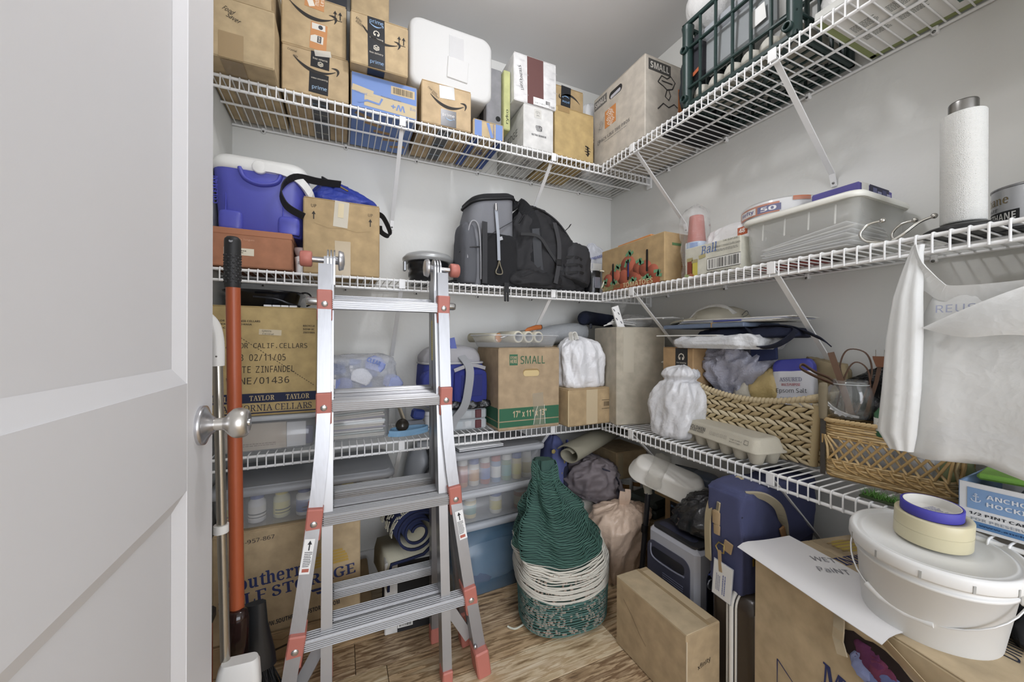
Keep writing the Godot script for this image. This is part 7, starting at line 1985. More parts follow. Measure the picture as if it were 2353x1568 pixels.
	patch(o, "L", 0.0, 0.0, 0.15, 0.2, "3a3a3c", "black_panel")
	rug()
	o = thing("vacuum", "grey upright vacuum standing against the back wall behind the rolled rug", "vacuum", Vector3(-1.1, 0.0, 0.105), -20)
	part(o, "body", sack([Vector2(1.0, 0.0), Vector2(1.0, 0.1), Vector2(0.8, 0.2), Vector2(0.75, 0.4), Vector2(0.6, 0.5), Vector2(0.3, 0.555)], 0.085, 0.08, 2.8, 0.0, 1.0, 1, 36), mat("8b8f94", 0.35))
	part(o, "grip", tube(smooth_path([Vector3(0.02, 0.4, 0.07), Vector3(0.05, 0.46, 0.085), Vector3(0.07, 0.5, 0.06), Vector3(0.05, 0.54, 0.02)], 5), 0.014, 12), mat("2a2b2e", 0.4))
	part(o, "hose", tube(smooth_path([Vector3(0.075, 0.2, 0.05), Vector3(0.09, 0.42, 0.06), Vector3(0.07, 0.55, 0.03), Vector3(0.0, 0.56, 0.02)], 6), 0.016, 14), mat("aaaeb2", 0.4))
	for k in 12:
		part(o, "hose_ring", lathe([Vector2(0.015, -0.004), Vector2(0.018, 0.0), Vector2(0.015, 0.004)], 14), mat("c2c5c8", 0.4), at(0.077 + 0.0011 * k, 0.22 + 0.02 * k, 0.051 + 0.0007 * k))
	bins()
	# corner stack and soft things
	o = thing("fabric_bag", "blue and ochre flowered fabric bag squeezed between the bins and rolled mat", "bag", Vector3(-0.5, 0.0, 0.2))
	part(o, "body", sack([Vector2(0.9, 0.0), Vector2(1, 0.1), Vector2(0.95, 0.4), Vector2(0.7, 0.52), Vector2(0.3, 0.56)], 0.045, 0.09, 2.6, 0.01, 12.0, 171, 36), cloth("5a64a0"))
	var r = RandomNumberGenerator.new()
	r.seed = 4
	for k in 16:
		part(o, "printed_flower", lathe([Vector2(0.001, 0.002), Vector2(0.011, 0.001), Vector2(0.011, -0.002)], 5), mat(["a8924a", "8a8fb8", "b9a468", "3f4a9c"][k % 4], 0.9), at(r.randf_range(-0.045, 0.05), 0.36 + 0.012 * k, 0.088 - 0.0014 * k, 90, 0, 30 * k))
	o = thing("rolled_mat", "grey-green rubber mat loosely rolled up on top of the corner carton", "mat", Vector3(-0.27, 0.478, 0.235), 25)
	var poly = PackedVector2Array()
	var inner = PackedVector2Array()
	for i in 40:
		var t = i / 39.0
		var a = 0.4 + t * TAU * 1.35
		var rr = 0.05 - 0.026 * t
		poly.append(Vector2(cos(a) * rr * 1.25, sin(a) * rr * 0.9 + 0.045))
		inner.append(Vector2(cos(a) * (rr - 0.005) * 1.25, sin(a) * (rr - 0.005) * 0.9 + 0.045))
	st = begin()
	var rows = []
	for z in [-0.26, 0.26]:
		var row = PackedVector3Array()
		for p in poly:
			row.append(Vector3(z, p.y, -p.x))
		for i in inner.size():
			var p = inner[inner.size() - 1 - i]
			row.append(Vector3(z, p.y, -p.x))
		rows.append(row)
	skin(st, rows, true, false)
	for i in poly.size() - 1:
		for e in 2:
			var q = [poly[i], poly[i + 1], inner[i + 1], inner[i]]
			var z = -0.26 + 0.52 * e
			quad_out(st, Vector3(z, q[0].y, -q[0].x), Vector3(z, q[1].y, -q[1].x), Vector3(z, q[2].y, -q[2].x), Vector3(z, q[3].y, -q[3].x), Vector3(2.0 * e - 1.0, 0, 0))
	part(o, "roll", done(st), mat("8d8873", 0.75), at(0, 0, 0, 0, 0, 4))
	o = cart("cardboard_box", "tan carton with clear tape in the corner under the rolled mat", [-0.205, -0.015], [0.335, 0.464], [0.1, 0.3], "b99c70", 0, "box")
	tape(o, "F", -0.07, 0.0, 0.03, 0.12, "cbb68ca0")
	o = cart("cardboard_box", "plain carton on the floor in the corner beneath the printed canisters", [-0.235, -0.015], [0.0, 0.252], [0.03, 0.315], "8f744c", 0, "box")
	for k in 3:
		o = thing("canister", ["white canister with brown label, leftmost under the corner carton", "white canister with brown label, middle one under the corner carton", "white canister with brown label, nearest the right wall under the carton"][k], "canister", Vector3(-0.185 + 0.07 * k, 0.254, 0.262), -20, "white canisters with brown labels")
		part(o, "can", lathe(hard([Vector2(0.031, 0.0), Vector2(0.032, 0.003), Vector2(0.032, 0.076), Vector2(0.03, 0.079), Vector2(0.001, 0.079)]), 28), mat("e2e1dd", 0.5))
		curved_print(o, 0.0324, 0.035, 0.02, -60.0, 10.0, "a9763c")
		for i in 3:
			curved_print(o, 0.0324, 0.052 + 0.007 * i, 0.002, -60.0, 10.0, "8a8c94")
	o = thing("grey_bag", "crumpled grey plastic bag on the floor under the mauve jacket", "bag", Vector3(-0.4, 0.0, 0.29))
	part(o, "film", sack([Vector2(0.8, 0.0), Vector2(1, 0.05), Vector2(0.95, 0.18), Vector2(0.7, 0.26), Vector2(0.4, 0.285)], 0.115, 0.085, 2.6, 0.018, 7.0, 173, 56), film("a9a69c", 0.22, 0.8))
	o = thing("jacket", "mauve-grey padded jacket rolled into a bundle on the grey bag", "jacket", Vector3(-0.36, 0.287, 0.29), -20)
	part(o, "bundle", sack([Vector2(0.6, 0.0), Vector2(0.95, 0.03), Vector2(1, 0.09), Vector2(0.8, 0.14), Vector2(0.4, 0.16), Vector2(0.1, 0.165)], 0.13, 0.1, 2.4, 0.04, 9.0, 174, 80, 9, 1.0), mat("7d7377", 0.7), at(0, 0, 0, 0, 0, -14))
	part(o, "navy_piping", tube(smooth_path([Vector3(0.02, 0.15, 0.07), Vector3(0.08, 0.13, 0.075), Vector3(0.12, 0.08, 0.06), Vector3(0.13, 0.03, 0.03)], 6), 0.004, 8), mat("2a2a3c", 0.7))
	part(o, "hood", sack([Vector2(0.6, 0.0), Vector2(1, 0.03), Vector2(0.7, 0.08), Vector2(0.2, 0.1)], 0.05, 0.05, 2.4, 0.014, 20.0, 175, 36), mat("3c3844", 0.7), at(0.085, -0.035, 0.045))
	part(o, "navy_lining", sack([Vector2(0.6, 0.0), Vector2(1, 0.03), Vector2(0.7, 0.1), Vector2(0.2, 0.14)], 0.03, 0.05, 2.4, 0.01, 20.0, 176, 30), cloth("2a2c42"), at(-0.12, 0.03, 0.0))
	o = thing("detergent_bottle", "white bottle with a blue band standing behind the peach plastic bag", "bottle", Vector3(-0.285, 0.0, 0.37), 0)
	part(o, "bottle", sack([Vector2(0.9, 0.0), Vector2(1, 0.01), Vector2(1, 0.15), Vector2(0.8, 0.2), Vector2(0.45, 0.225), Vector2(0.4, 0.24)], 0.045, 0.035, 3.0, 0.0, 1.0, 1, 32), mat("dcdfe8", 0.35))
	part(o, "blue_band", sack([Vector2(1, 0.0), Vector2(1.02, 0.004), Vector2(0.97, 0.03), Vector2(0.93, 0.035)], 0.045, 0.035, 3.0, 0.0, 1.0, 1, 32), mat("3f5cb4", 0.4), at(0, 0.145, 0))
	# dark case, delivery carton, open carton and device under the right-hand shelf
	o = cart("cardboard_box", "plain carton on the floor under the dark green case", [-0.235, -0.015], [0.0, 0.252], [0.4, 0.66], "8f744c", 0, "box")
	o = thing("tool_case", "dark green hard case lying behind the black pole", "case", Vector3(-0.135, 0.254, 0.465), -80)
	part(o, "lower_shell", boxm(Vector3(0.15, 0.035, 0.19), 0.008), mat("222c29", 0.4))
	part(o, "upper_shell", boxm(Vector3(0.15, 0.035, 0.19), 0.012), mat("27322e", 0.4), at(0, 0.037, 0))
	part(o, "latch", boxm(Vector3(0.03, 0.026, 0.008), 0.002), mat("1b2220", 0.4), at(0.03, 0.024, 0.096))
	o = rcart("cardboard_box", "small delivery carton with upside-down printed tape under the open carton", [-0.17, -0.02], [0.254, 0.362], [0.56, 0.735], "b98f5a")
	dark_tape(o, "F", -0.03, 0, 0.055, 0.1)
	txt(o, "F", -0.03, 0.02, "prime", 0.015, "8ab2dd", 0.046, "n", 180, 0.0014)
	smile(o, "F", 0.02, 0.0, 0.1, 180)
	put(o, "F", 0.07, 0.0, "barcode", bars(0.03, 0.06, 12, 38), mat("3a3026", 0.8))
	o = thing("open_carton", "open shallow tan carton under the lowest right shelf, holding a grey device", "box", Vector3(-0.112, 0.364, 0.675), -88)
	var s = Vector3(0.27, 0.085, 0.18)
	for q in [[0, s.z / 2, s.x, 0.004], [0, -s.z / 2, s.x, 0.004], [s.x / 2, 0, 0.004, s.z], [-s.x / 2, 0, 0.004, s.z]]:
		part(o, "side", boxm(Vector3(q[2], s.y, q[3]), 0.001), card("b0905f"), at(q[0], 0, q[1]))
	part(o, "bottom", boxm(Vector3(s.x, 0.003, s.z), 0.0), card("9c7d50"))
	part(o, "flap", boxm(Vector3(s.x * 0.9, 0.003, 0.05), 0.001), card("b0905f"), at(0, 0.084, 0.118, 12, 0, 0))
	o = thing("grey_device", "slatted blue-grey electric heater lying in the open carton", "heater", Vector3(-0.135, 0.405, 0.66), -70)
	part(o, "shell", sack([Vector2(0.9, 0.0), Vector2(1, 0.02), Vector2(1, 0.06), Vector2(0.9, 0.075), Vector2(0.5, 0.082)], 0.1, 0.05, 3.4, 0.0, 1.0, 1, 40), mat("5d6a7c", 0.35))
	for k in 5:
		part(o, "vent_slat", boxm(Vector3(0.09, 0.004, 0.005), 0.001), mat("2a3038", 0.5), at(-0.03, 0.0785, -0.03 + 0.014 * k))
	part(o, "glass_end", boxm(Vector3(0.05, 0.05, 0.06), 0.01), mat("5670a0", 0.2), at(0.085, 0.012, 0.01))
	part(o, "chrome_edge", boxm(Vector3(0.006, 0.06, 0.075), 0.002), mat("b9c0c8", 0.2, 0.8), at(0.055, 0.01, 0.01))


func rug() -> void:
	var o = thing("rolled_rug", "navy and cream woven rug rolled up on the black product box", "rug", Vector3(-1.18, 0.25, 0.255), 8)
	var navy = cloth("252f5c")
	var n = 70
	var mid = []
	for i in n:
		var t = i / float(n - 1)
		var a = -0.9 + TAU * 2.6 * t
		var r = 0.082 - 0.062 * t
		mid.append(Vector2(cos(a) * r, sin(a) * r * 0.92 + 0.085))
	# the loose end drapes down the left side of the box
	var tail = [Vector2(-0.1, -0.085), Vector2(-0.098, -0.03), Vector2(-0.09, 0.002), Vector2(-0.04, 0.0015), Vector2(0.02, 0.004)]
	var path = []
	path.append_array(tail)
	path.append_array(mid)
	var th = 0.0065
	var mk = func(z0: float, z1: float, off: float, tk: float) -> ArrayMesh:
		var st = begin()
		var rows = [PackedVector3Array(), PackedVector3Array(), PackedVector3Array(), PackedVector3Array()]
		for i in path.size():
			var a: Vector2 = path[maxi(i - 1, 0)]
			var b: Vector2 = path[mini(i + 1, path.size() - 1)]
			var nn = -(b - a).normalized().orthogonal()
			var p = path[i] + nn * off
			var q = path[i] + nn * (off + tk)
			rows[0].append(Vector3(p.x, p.y, z0))
			rows[1].append(Vector3(p.x, p.y, z1))
			rows[2].append(Vector3(q.x, q.y, z1))
			rows[3].append(Vector3(q.x, q.y, z0))
		for k in 4:
			for i in path.size() - 1:
				var A = rows[k]
				var B = rows[(k + 1) % 4]
				tri(st, A[i], A[i + 1], B[i + 1])
				tri(st, A[i], B[i + 1], B[i])
		return done(st)
	part(o, "woven_face", mk.call(-0.045, 0.155, -th / 2, th * 0.55), navy)
	part(o, "cream_backing", mk.call(-0.043, 0.152, th * 0.06, th * 0.45), cloth("bdb79c"))
	part(o, "navy_binding", mk.call(0.15, 0.158, -th * 0.6, th * 1.2), cloth("1f284e"))
	# stripes of cream stitches over the top of the roll
	var r2 = RandomNumberGenerator.new()
	r2.seed = 2
	for b in 5:
		var st = begin(true)
		for i in 46:
			var a = deg_to_rad(-10 + 4.2 * i)
			for k in (1 if b % 2 else 3):
				if r2.randf() < 0.2:
					continue
				var z = 0.125 - 0.033 * b + 0.0085 * k
				var p = Vector3(cos(a) * 0.0872, sin(a) * 0.0872 * 0.92 + 0.085, z)
				box_into(st, Vector3(0.003, 0.0055, 0.007), 0.001, Transform3D(Basis(Vector3.BACK, a), p))
		part(o, "cream_stripe", done(st), cloth("c9c4ab"))


func bins() -> void:
	var o = thing("storage_bin", "large translucent blue bin on the floor, lowest of the stack right of the ladder", "bin", Vector3(-0.825, 0.0, 0.195), 3)
	part(o, "tub", tub(0.4, 0.29, 0.272, 0.03, 0.93), mat("6a9ac054", 0.22))
	part(o, "lid", lidm(0.415, 0.305, 0.022, 0.032), mat("a9b0b8", 0.4), at(0, 0.268, 0))
	part(o, "latch_tab", boxm(Vector3(0.02, 0.03, 0.004), 0.001), mat("9fc0dc", 0.3), at(0.08, 0.24, 0.147))
	var b = thing("folded_linen", "pale and coloured linens seen through the large blue bin", "linen", Vector3(-0.825, 0.006, 0.195), 3)
	part(b, "pale_fold", sack([Vector2(0.7, 0.0), Vector2(1, 0.03), Vector2(0.9, 0.1), Vector2(0.5, 0.15), Vector2(0.1, 0.16)], 0.15, 0.115, 3.0, 0.02, 8.0, 181, 48), cloth("b9c8d4"), at(0.01, 0.02, 0))
	part(b, "dark_fold", boxm(Vector3(0.3, 0.09, 0.2), 0.03), cloth("3c5c80"), at(-0.01, 0.15, -0.01))
	part(b, "red_fold", sack([Vector2(0.7, 0.0), Vector2(1, 0.02), Vector2(0.6, 0.05)], 0.06, 0.03, 2.6, 0.01, 16.0, 182, 30), cloth("8a5a78"), at(-0.07, 0.03, 0.09))
	for k in 2:
		o = thing("storage_bin", ["shallow clear bin of jars, middle of the stack right of the ladder", "clear bin of spice jars with a notebook on its lid, topmost of the stack"][k], "bin", Vector3(-0.822, [0.292, 0.417][k], 0.195), 3)
		var h = [0.105, 0.13][k]
		part(o, "tub", tub(0.395, 0.285, h, 0.03, 0.95), mat("e2e5ea30", 0.2))
		part(o, "lid", lidm(0.415, 0.305, 0.02, 0.032, 0.003), mat("a4a7ac" if k else "b4b8bd", 0.4), at(0, h - 0.002, 0))
		var n = [3, 7][k]
		for i in n:
			var x = -0.165 + 0.33 * (i + 0.5) / n
			var nth = ["first", "second", "third", "fourth", "fifth", "sixth", "seventh"][i]
			var j = thing("spice_jar", "round spice jar, %s from the left in the %s clear bin of the stack" % [nth, ["middle", "topmost"][k]], "jar", o.position + Vector3(x, 0.006, 0.095), 15 * i, "jars in the %s clear bin" % ["middle", "topmost"][k])
			var rr = 0.025 if k == 0 else 0.021
			part(j, "jar", lathe([Vector2(rr * 0.9, 0.0), Vector2(rr, 0.003), Vector2(rr, h * 0.6), Vector2(rr * 0.85, h * 0.66)], 24), mat(["d8c27a", "e2ddc8", "c4733c", "d8d2c2", "b4462c", "6f8fb8", "5c8a4a"][(i + 2 * k) % 7], 0.5))
			part(j, "cap", lathe(hard([Vector2(rr * 0.95, h * 0.65), Vector2(rr * 0.95, h * 0.82), Vector2(0.001, h * 0.83)]), 20), mat(["e9e6dc", "3f5cb4", "e9e6dc", "c8462c"][i % 4], 0.45))
			part(j, "label", lathe(hard([Vector2(rr * 1.02, h * 0.15), Vector2(rr * 1.02, h * 0.5)]), 24), mat(["4f9a8a", "e0cf5a", "d0c490", "b8442c", "d89a4c", "5a74c0", "e4e2da"][(i + 3 * k) % 7], 0.5))
	o = thing("notebook", "white ruled notebook lying on the topmost clear bin's lid", "notebook", Vector3(-0.9, 0.572, 0.24), 4)
	part(o, "pages", boxm(Vector3(0.19, 0.01, 0.17), 0.001), mat("dcdedf", 0.7))
	part(o, "black_cover", boxm(Vector3(0.192, 0.002, 0.172), 0.0), mat("26282c", 0.5), at(0, 0.0045, 0))
	for k in 6:
		part(o, "ruled_line", boxm(Vector3(0.17, 0.0006, 0.002), 0.0), mat("7a7f88", 0.7), at(0, 0.0101, -0.07 + 0.026 * k))


# ---------------------------------------------------------------- floor, middle and right
func net_point(a: float, y: float, lift := 0.0) -> Vector3:
	# outline of the sack: radius by height, a pinch at the neck, a lean to the left as it rises
	var prof = [[0.0, 0.13], [0.02, 0.147], [0.1, 0.15], [0.2, 0.158], [0.27, 0.15], [0.33, 0.12], [0.4, 0.085], [0.45, 0.06], [0.49, 0.042], [0.53, 0.042], [0.56, 0.036]]
	var r = 0.03
	for i in prof.size() - 1:
		if y >= prof[i][0] and y <= prof[i + 1][0]:
			r = lerpf(prof[i][1], prof[i + 1][1], smoothstep(0.0, 1.0, (y - prof[i][0]) / (prof[i + 1][0] - prof[i][0])) * 0.5 + 0.5 * (y - prof[i][0]) / (prof[i + 1][0] - prof[i][0]))
	var fold = 1.0 + (0.13 * sin(a * 2.0 + 2.2 + 3.0 * y) + 0.1 * sin(a * 5.0 + 9.0 * y) + 0.05 * sin(a * 11.0 + 20.0 * y)) * smoothstep(0.16, 0.42, y)
	if net_noise == null:
		net_noise = noise(1.0, FastNoiseLite.TYPE_SIMPLEX_SMOOTH, 2, 77)
	r += net_noise.get_noise_3d(cos(a) * 1.3, y * 7.0, sin(a) * 1.3) * 0.034 * smoothstep(0.16, 0.3, y) * (1.0 - smoothstep(0.44, 0.5, y))
	var s = sup(a, 2.5)
	var rr = r * 1.07 * fold + lift
	var lean = smoothstep(0.1, 0.55, y)
	return Vector3(s.x * rr - 0.055 * lean, y, -s.y * rr * 0.72 - 0.05 * lean)


func floor_front_things() -> void:
	var o = thing("net_sack", "green mesh sack of nuts with a broad white band, standing on the floor", "sack", Vector3(-0.665, 0.0, 0.555), -8)
	var st = begin()
	var rows = []
	for i in 45:
		var row = PackedVector3Array()
		for j in 48:
			row.append(net_point(TAU * j / 48.0, 0.56 * i / 44.0, -0.006))
		rows.append(row)
	skin(st, rows)
	part(o, "inner_film", done(st), mat("2a4f46", 0.8))
	var r = RandomNumberGenerator.new()
	r.seed = 12
	st = begin()
	for k in 1500:
		var y = r.randf_range(0.012, 0.22)
		var a = r.randf_range(0, TAU)
		var p = net_point(a, y, -0.004)
		lathe_into(st, [Vector2(0.001, -0.0065), Vector2(0.004, -0.004), Vector2(0.005, 0.0), Vector2(0.004, 0.004), Vector2(0.001, 0.0065)], 6, Transform3D(Basis.from_euler(Vector3(r.randf() * 3, r.randf() * 3, r.randf() * 3)), p))
	var nuts = part(o, "nuts", done(st), mat("9c8a7a", 0.8))
	nuts.set_meta("kind", "stuff")
	var g1 = begin()
	var g2 = begin()
	var w1 = begin()
	for i in 138:
		var y = 0.008 + 0.004 * i
		var p = []
		for j in 60:
			var a = TAU * j / 60.0
			var wob = 0.002 * sin(a * 4.0 + i * 0.5) + 0.0012 * sin(a * 11.0 + i * 2.3)
			var sag = (-0.02 * cos(a + 1.9) + 0.012 * cos(a * 2.0)) * smoothstep(0.05, 0.2, y)
			p.append(net_point(a, clampf(y + wob + sag, 0.004, 0.555), 0.002))
		if y > 0.15 and y < 0.272:
			if i % 7 != 3 and i % 5 != 4:
				tube_into(w1, p, 0.0034 if i % 2 else 0.0042, 4, true, 0.4)
		elif y <= 0.15:
			if i % 2 == 0:
				tube_into(g1, p, 0.0013, 4, true)
		else:
			tube_into(g2, p, 0.0014, 4, true)
	for e in [[g1, "lower_mesh", "5a8a80"], [g2, "upper_mesh", "3f6e60"], [w1, "white_band", "d2cebf"]]:
		var m = part(o, e[1], done(e[0]), mat(e[2], 0.7))
		m.set_meta("kind", "stuff")
	part(o, "neck_tie", tube(Array(ring3(0.075, 0.055, 0.02, 0.49, 4)).map(func(p): return p + Vector3(-0.05, 0, -0.045)), 0.004, 6, true), mat("27594a", 0.7))
	part(o, "loose_cord", tube(smooth_path([Vector3(-0.135, 0.006, 0.0), Vector3(-0.16, 0.004, 0.012), Vector3(-0.185, 0.004, 0.02), Vector3(-0.2, 0.004, 0.012), Vector3(-0.21, 0.008, 0.006)], 6), 0.0035, 6), mat("c9cbb8", 0.8))
	o = thing("peach_bag", "knotted peach plastic bag on the floor between net sack and black pole", "bag", Vector3(-0.335, 0.0, 0.465))
	part(o, "film", sack([Vector2(0.55, 0.0), Vector2(0.75, 0.05), Vector2(0.95, 0.14), Vector2(1.0, 0.22), Vector2(0.85, 0.28), Vector2(0.5, 0.305), Vector2(0.2, 0.32)], 0.12, 0.085, 2.5, 0.034, 7.0, 191, 80, 8, 0.8, Vector3(0.02, 0, 0)), film("dcbea4", 0.28, 0.9))
	for k in 2:
		part(o, "knot_ear", strap(smooth_path([Vector3(0.01, 0.295, 0.02), Vector3(-0.005 + 0.03 * k, 0.34, 0.03), Vector3(0.0 + 0.035 * k, 0.375, 0.03 - 0.01 * k)], 5), 0.024, 0.004, Vector3(1, 0, 0.4)), film("d9b89c", 0.3))
	part(o, "gathered_top", sack([Vector2(0.4, 0.0), Vector2(1, 0.02), Vector2(0.7, 0.05), Vector2(0.2, 0.06)], 0.06, 0.05, 2.4, 0.016, 22.0, 192, 40), film("d6b396", 0.28), at(0.07, 0.25, 0.03))
	scoop()
	power_station()
	o = carton("shipping_box", "worn tan shipping box with one small word on its end, on the floor in front", "box", Vector3(-0.505, 0.001, 0.875), Vector3(0.28, 0.221, 0.13), -90, "c6aa7e", "", false)
	part(o, "top_flap", boxm(Vector3(0.278, 0.003, 0.085), 0.001), card("d2ba90"), at(0, 0.219, 0.022))
	part(o, "top_seam", boxm(Vector3(0.275, 0.0014, 0.012), 0.0005), card("b4986a"), at(0, 0.221, -0.024))
	patch(o, "T", 0.0, 0.044, 0.24, 0.03, "cdb68c", "paper_tape", 0, 0.0006, 0.4)
	txt(o, "R", 0.0, 0.015, "xfinity", 0.017, "2b251c", 0.05, "n", 12)
	put(o, "F", -0.05, 0.02, "scuff", strokes([[-0.6, 0.4, -0.2, 0.1, 0.2, -0.3, 0.5, -0.5]], 0.0012, 0.09), mat("5c4a30", 0.9), 0, 0.0006)
	part(o, "corner_wear", boxm(Vector3(0.004, 0.2, 0.004), 0.001), mat("cbb897", 0.9), at(0.1385, 0.003, 0.0635))
	suitcase()
	canvas_bag()
	big_box()


func scoop() -> void:
	var o = thing("pole_scoop", "black pole with an ivory plastic tray taped over its top end", "pole", Vector3(-0.29, 0.0, 0.57))
	part(o, "pole", tube([Vector3(-0.02, 0.0, 0.0), Vector3(0.025, 0.44, 0.0)], 0.0105, 16), mat("22242b", 0.3))
	part(o, "collar", lathe(hard([Vector2(0.0125, 0.0), Vector2(0.0125, 0.03)]), 14), mat("15161b", 0.3), at(0.0, 0.23, 0, 0, 0, -5))
	part(o, "collar", lathe(hard([Vector2(0.0125, 0.0), Vector2(0.0125, 0.03)]), 14), mat("2c2f38", 0.3), at(0.018, 0.38, 0, 0, 0, -5))
	var xf = Transform3D(Basis(Vector3.UP, deg_to_rad(-64)) * Basis(Vector3.BACK, deg_to_rad(-13)) * Basis(Vector3.RIGHT, deg_to_rad(28)), Vector3(0.05, 0.455, 0.07))
	var st = begin()
	skin(st, [ring3(0.29, 0.13, 0.055, 0.0, 8), ring3(0.3, 0.14, 0.06, 0.001, 8), ring3(0.3, 0.14, 0.06, 0.005, 8), ring3(0.272, 0.112, 0.05, 0.008, 8), ring3(0.252, 0.094, 0.045, 0.05, 8), ring3(0.23, 0.075, 0.036, 0.058, 8), ring3(0.1, 0.03, 0.014, 0.059, 8)])
	part(o, "tray", done(st), mat("e2dfd6", 0.35), xf)
	part(o, "clear_tape", sack([Vector2(0.95, 0.0), Vector2(1.0, 0.03), Vector2(0.85, 0.064), Vector2(0.5, 0.066)], 0.03, 0.0665, 4.0, 0.008, 24.0, 195, 36), mat("e6e2d038", 0.12, 0.0, {"normal_enabled": true, "normal_texture": T.crease, "normal_scale": 1.2, "uv1_triplanar": true, "uv1_scale": Vector3(9, 9, 9)}), xf * at(-0.035, 0.0, 0.0))
	part(o, "tape_wrap", sack([Vector2(0.8, 0.0), Vector2(1, 0.02), Vector2(1.6, 0.06), Vector2(1.9, 0.075)], 0.016, 0.016, 2.2, 0.005, 30.0, 196, 24), mat("d8d4c0a0", 0.15), at(0.02, 0.385, 0.0))


func power_station() -> void:
	var o = thing("power_station", "grey and black portable power station behind the worn tan shipping box", "power station", Vector3(-0.29, 0.001, 0.795), -90)
	# local z faces the left wall, local x runs towards the camera
	var dark = mat("45475a", 0.45)
	var light = mat("a9abb4", 0.35)
	var w = 0.21
	var h = 0.35
	var d = 0.2
	part(o, "body", boxm(Vector3(w, h - 0.012, d), 0.014), light)
	part(o, "top_plate", extrude(rrect(w - 0.018, d - 0.018, 0.02), 0.008), mat("2b2b2f", 0.4), Transform3D(Basis(Vector3.RIGHT, -PI / 2), Vector3(0, h - 0.014, 0)))
	part(o, "handle_trough", extrude(rrect(w - 0.06, 0.034, 0.014), 0.0015), mat("3a3d52", 0.3), Transform3D(Basis(Vector3.RIGHT, -PI / 2), Vector3(-0.01, h - 0.0065, d / 2 - 0.045)))
	var ring = []
	for i in 32:
		ring.append(Vector3(cos(TAU * i / 32) * 0.032, h - 0.0055, sin(TAU * i / 32) * 0.032 - 0.01))
	part(o, "charging_ring", tube(ring, 0.0006, 4, true), mat("b9b9b4", 0.5))
	part(o, "blue_mark", boxm(Vector3(0.02, 0.001, 0.006), 0.0), mat("7a86d8", 0.5), at(0.0, h - 0.006, -0.012))
	# dark grille side with a slot handle
	part(o, "side_panel", extrude(rrect(w - 0.03, h - 0.07, 0.03, 8), 0.004), dark, at(-0.012, h / 2 - 0.022, d / 2 - 0.001))
	part(o, "side_handle", extrude(rrect(w - 0.07, 0.034, 0.012), 0.002), mat("22232c", 0.4), at(-0.012, h - 0.095, d / 2 + 0.0025))
	part(o, "handle_lip", tube(smooth_path([Vector3(-0.085, h - 0.07, d / 2 + 0.004), Vector3(-0.075, h - 0.112, d / 2 + 0.006), Vector3(0.0, h - 0.117, d / 2 + 0.006), Vector3(0.058, h - 0.112, d / 2 + 0.005)], 5), 0.003, 6), mat("7d8092", 0.4))
	for i in 14:
		part(o, "grille_bar", boxm(Vector3(0.085, 0.0035, 0.003), 0.001), mat("5b5e74", 0.45), at(0.01, h - 0.15 - 0.0075 * i, d / 2 + 0.0035))
	# port end
	part(o, "port_panel", extrude(rrect(d - 0.05, h - 0.08, 0.035, 8), 0.004), mat("1e2030", 0.25), Transform3D(Basis(Vector3.UP, PI / 2), Vector3(w / 2 - 0.001, h / 2 - 0.035, -0.015)))
	part(o, "port_ring", lathe([Vector2(0.009, 0.0), Vector2(0.017, 0.0), Vector2(0.0165, 0.004), Vector2(0.0125, 0.005), Vector2(0.0095, 0.001)], 28), mat("9a9da8", 0.25, 0.7), at(w / 2 + 0.003, h - 0.12, 0.045, 0, 0, -90))
	part(o, "blue_light", boxm(Vector3(0.002, 0.004, 0.018), 0.0), mat("6a7ae0", 0.4), at(w / 2 + 0.0035, h - 0.09, 0.045, 0, 0, 0))
	o = thing("black_bag", "lumpy black plastic bag lying on the power station", "bag", Vector3(-0.25, 0.352, 0.83), -90)
	part(o, "film", sack([Vector2(0.7, 0.0), Vector2(1, 0.015), Vector2(0.9, 0.07), Vector2(0.5, 0.11), Vector2(0.1, 0.124)], 0.14, 0.085, 2.3, 0.03, 9.0, 201, 64, 7, 0.9), film("26272a", 0.25, 0.7), at(0.02, 0, -0.01, 0, 20, 0))
	txt_on(o, "BLUTETTI", at(0.0, 0.075, 0.055, -40, 10, -14), 0.012, 0.07, "6a74c4", "nb")


func suitcase() -> void:
	var o = thing("suitcase", "dark brown hard suitcase with white edge bands standing beside the shipping box", "suitcase", Vector3(-0.22, 0.001, 1.035), -90)
	# local x is its thickness, local z points to the left wall
	var brown = mat("3f352b", 0.25)
	for s in [-1.0, 1.0]:
		var st = begin()
		var rows = []
		for q in [[0.0, 0.0], [0.03, 0.0], [0.045, 0.004], [0.056, 0.014], [0.06, 0.03]]:
			var row = PackedVector3Array()
			for p in rrect(0.4 - 2 * q[1], 0.308 - 2 * q[1], 0.04, 6):
				row.append(Vector3(s * (0.012 + q[0]) , p.y + 0.154, (-p.x if s > 0 else p.x)))
			rows.append(row)
		skin(st, rows)
		part(o, "shell", done(st), brown)
	for q in [[-0.0125, "d9d6cc", 0.003], [0.0, "e2e0d8", 0.007], [0.0125, "d9d6cc", 0.003]]:
		var pts = []
		for p in rrect(0.404, 0.312, 0.042, 6):
			pts.append(Vector3(q[0], p.y + 0.156, p.x))
		part(o, "edge_band", tube(pts, q[2], 8, true), mat(q[1], 0.35))
	for x in [-0.0065, 0.0065]:
		var pts = []
		for p in rrect(0.4, 0.308, 0.04, 6):
			pts.append(Vector3(x, p.y + 0.155, p.x))
		part(o, "dark_band", tube(pts, 0.0035, 6, true), mat("20222c", 0.4))
	part(o, "chrome_trim", tube([Vector3(0.06, 0.28, 0.195), Vector3(0.062, 0.02, 0.195)], 0.002, 6), mat("9a9590", 0.3, 0.7))


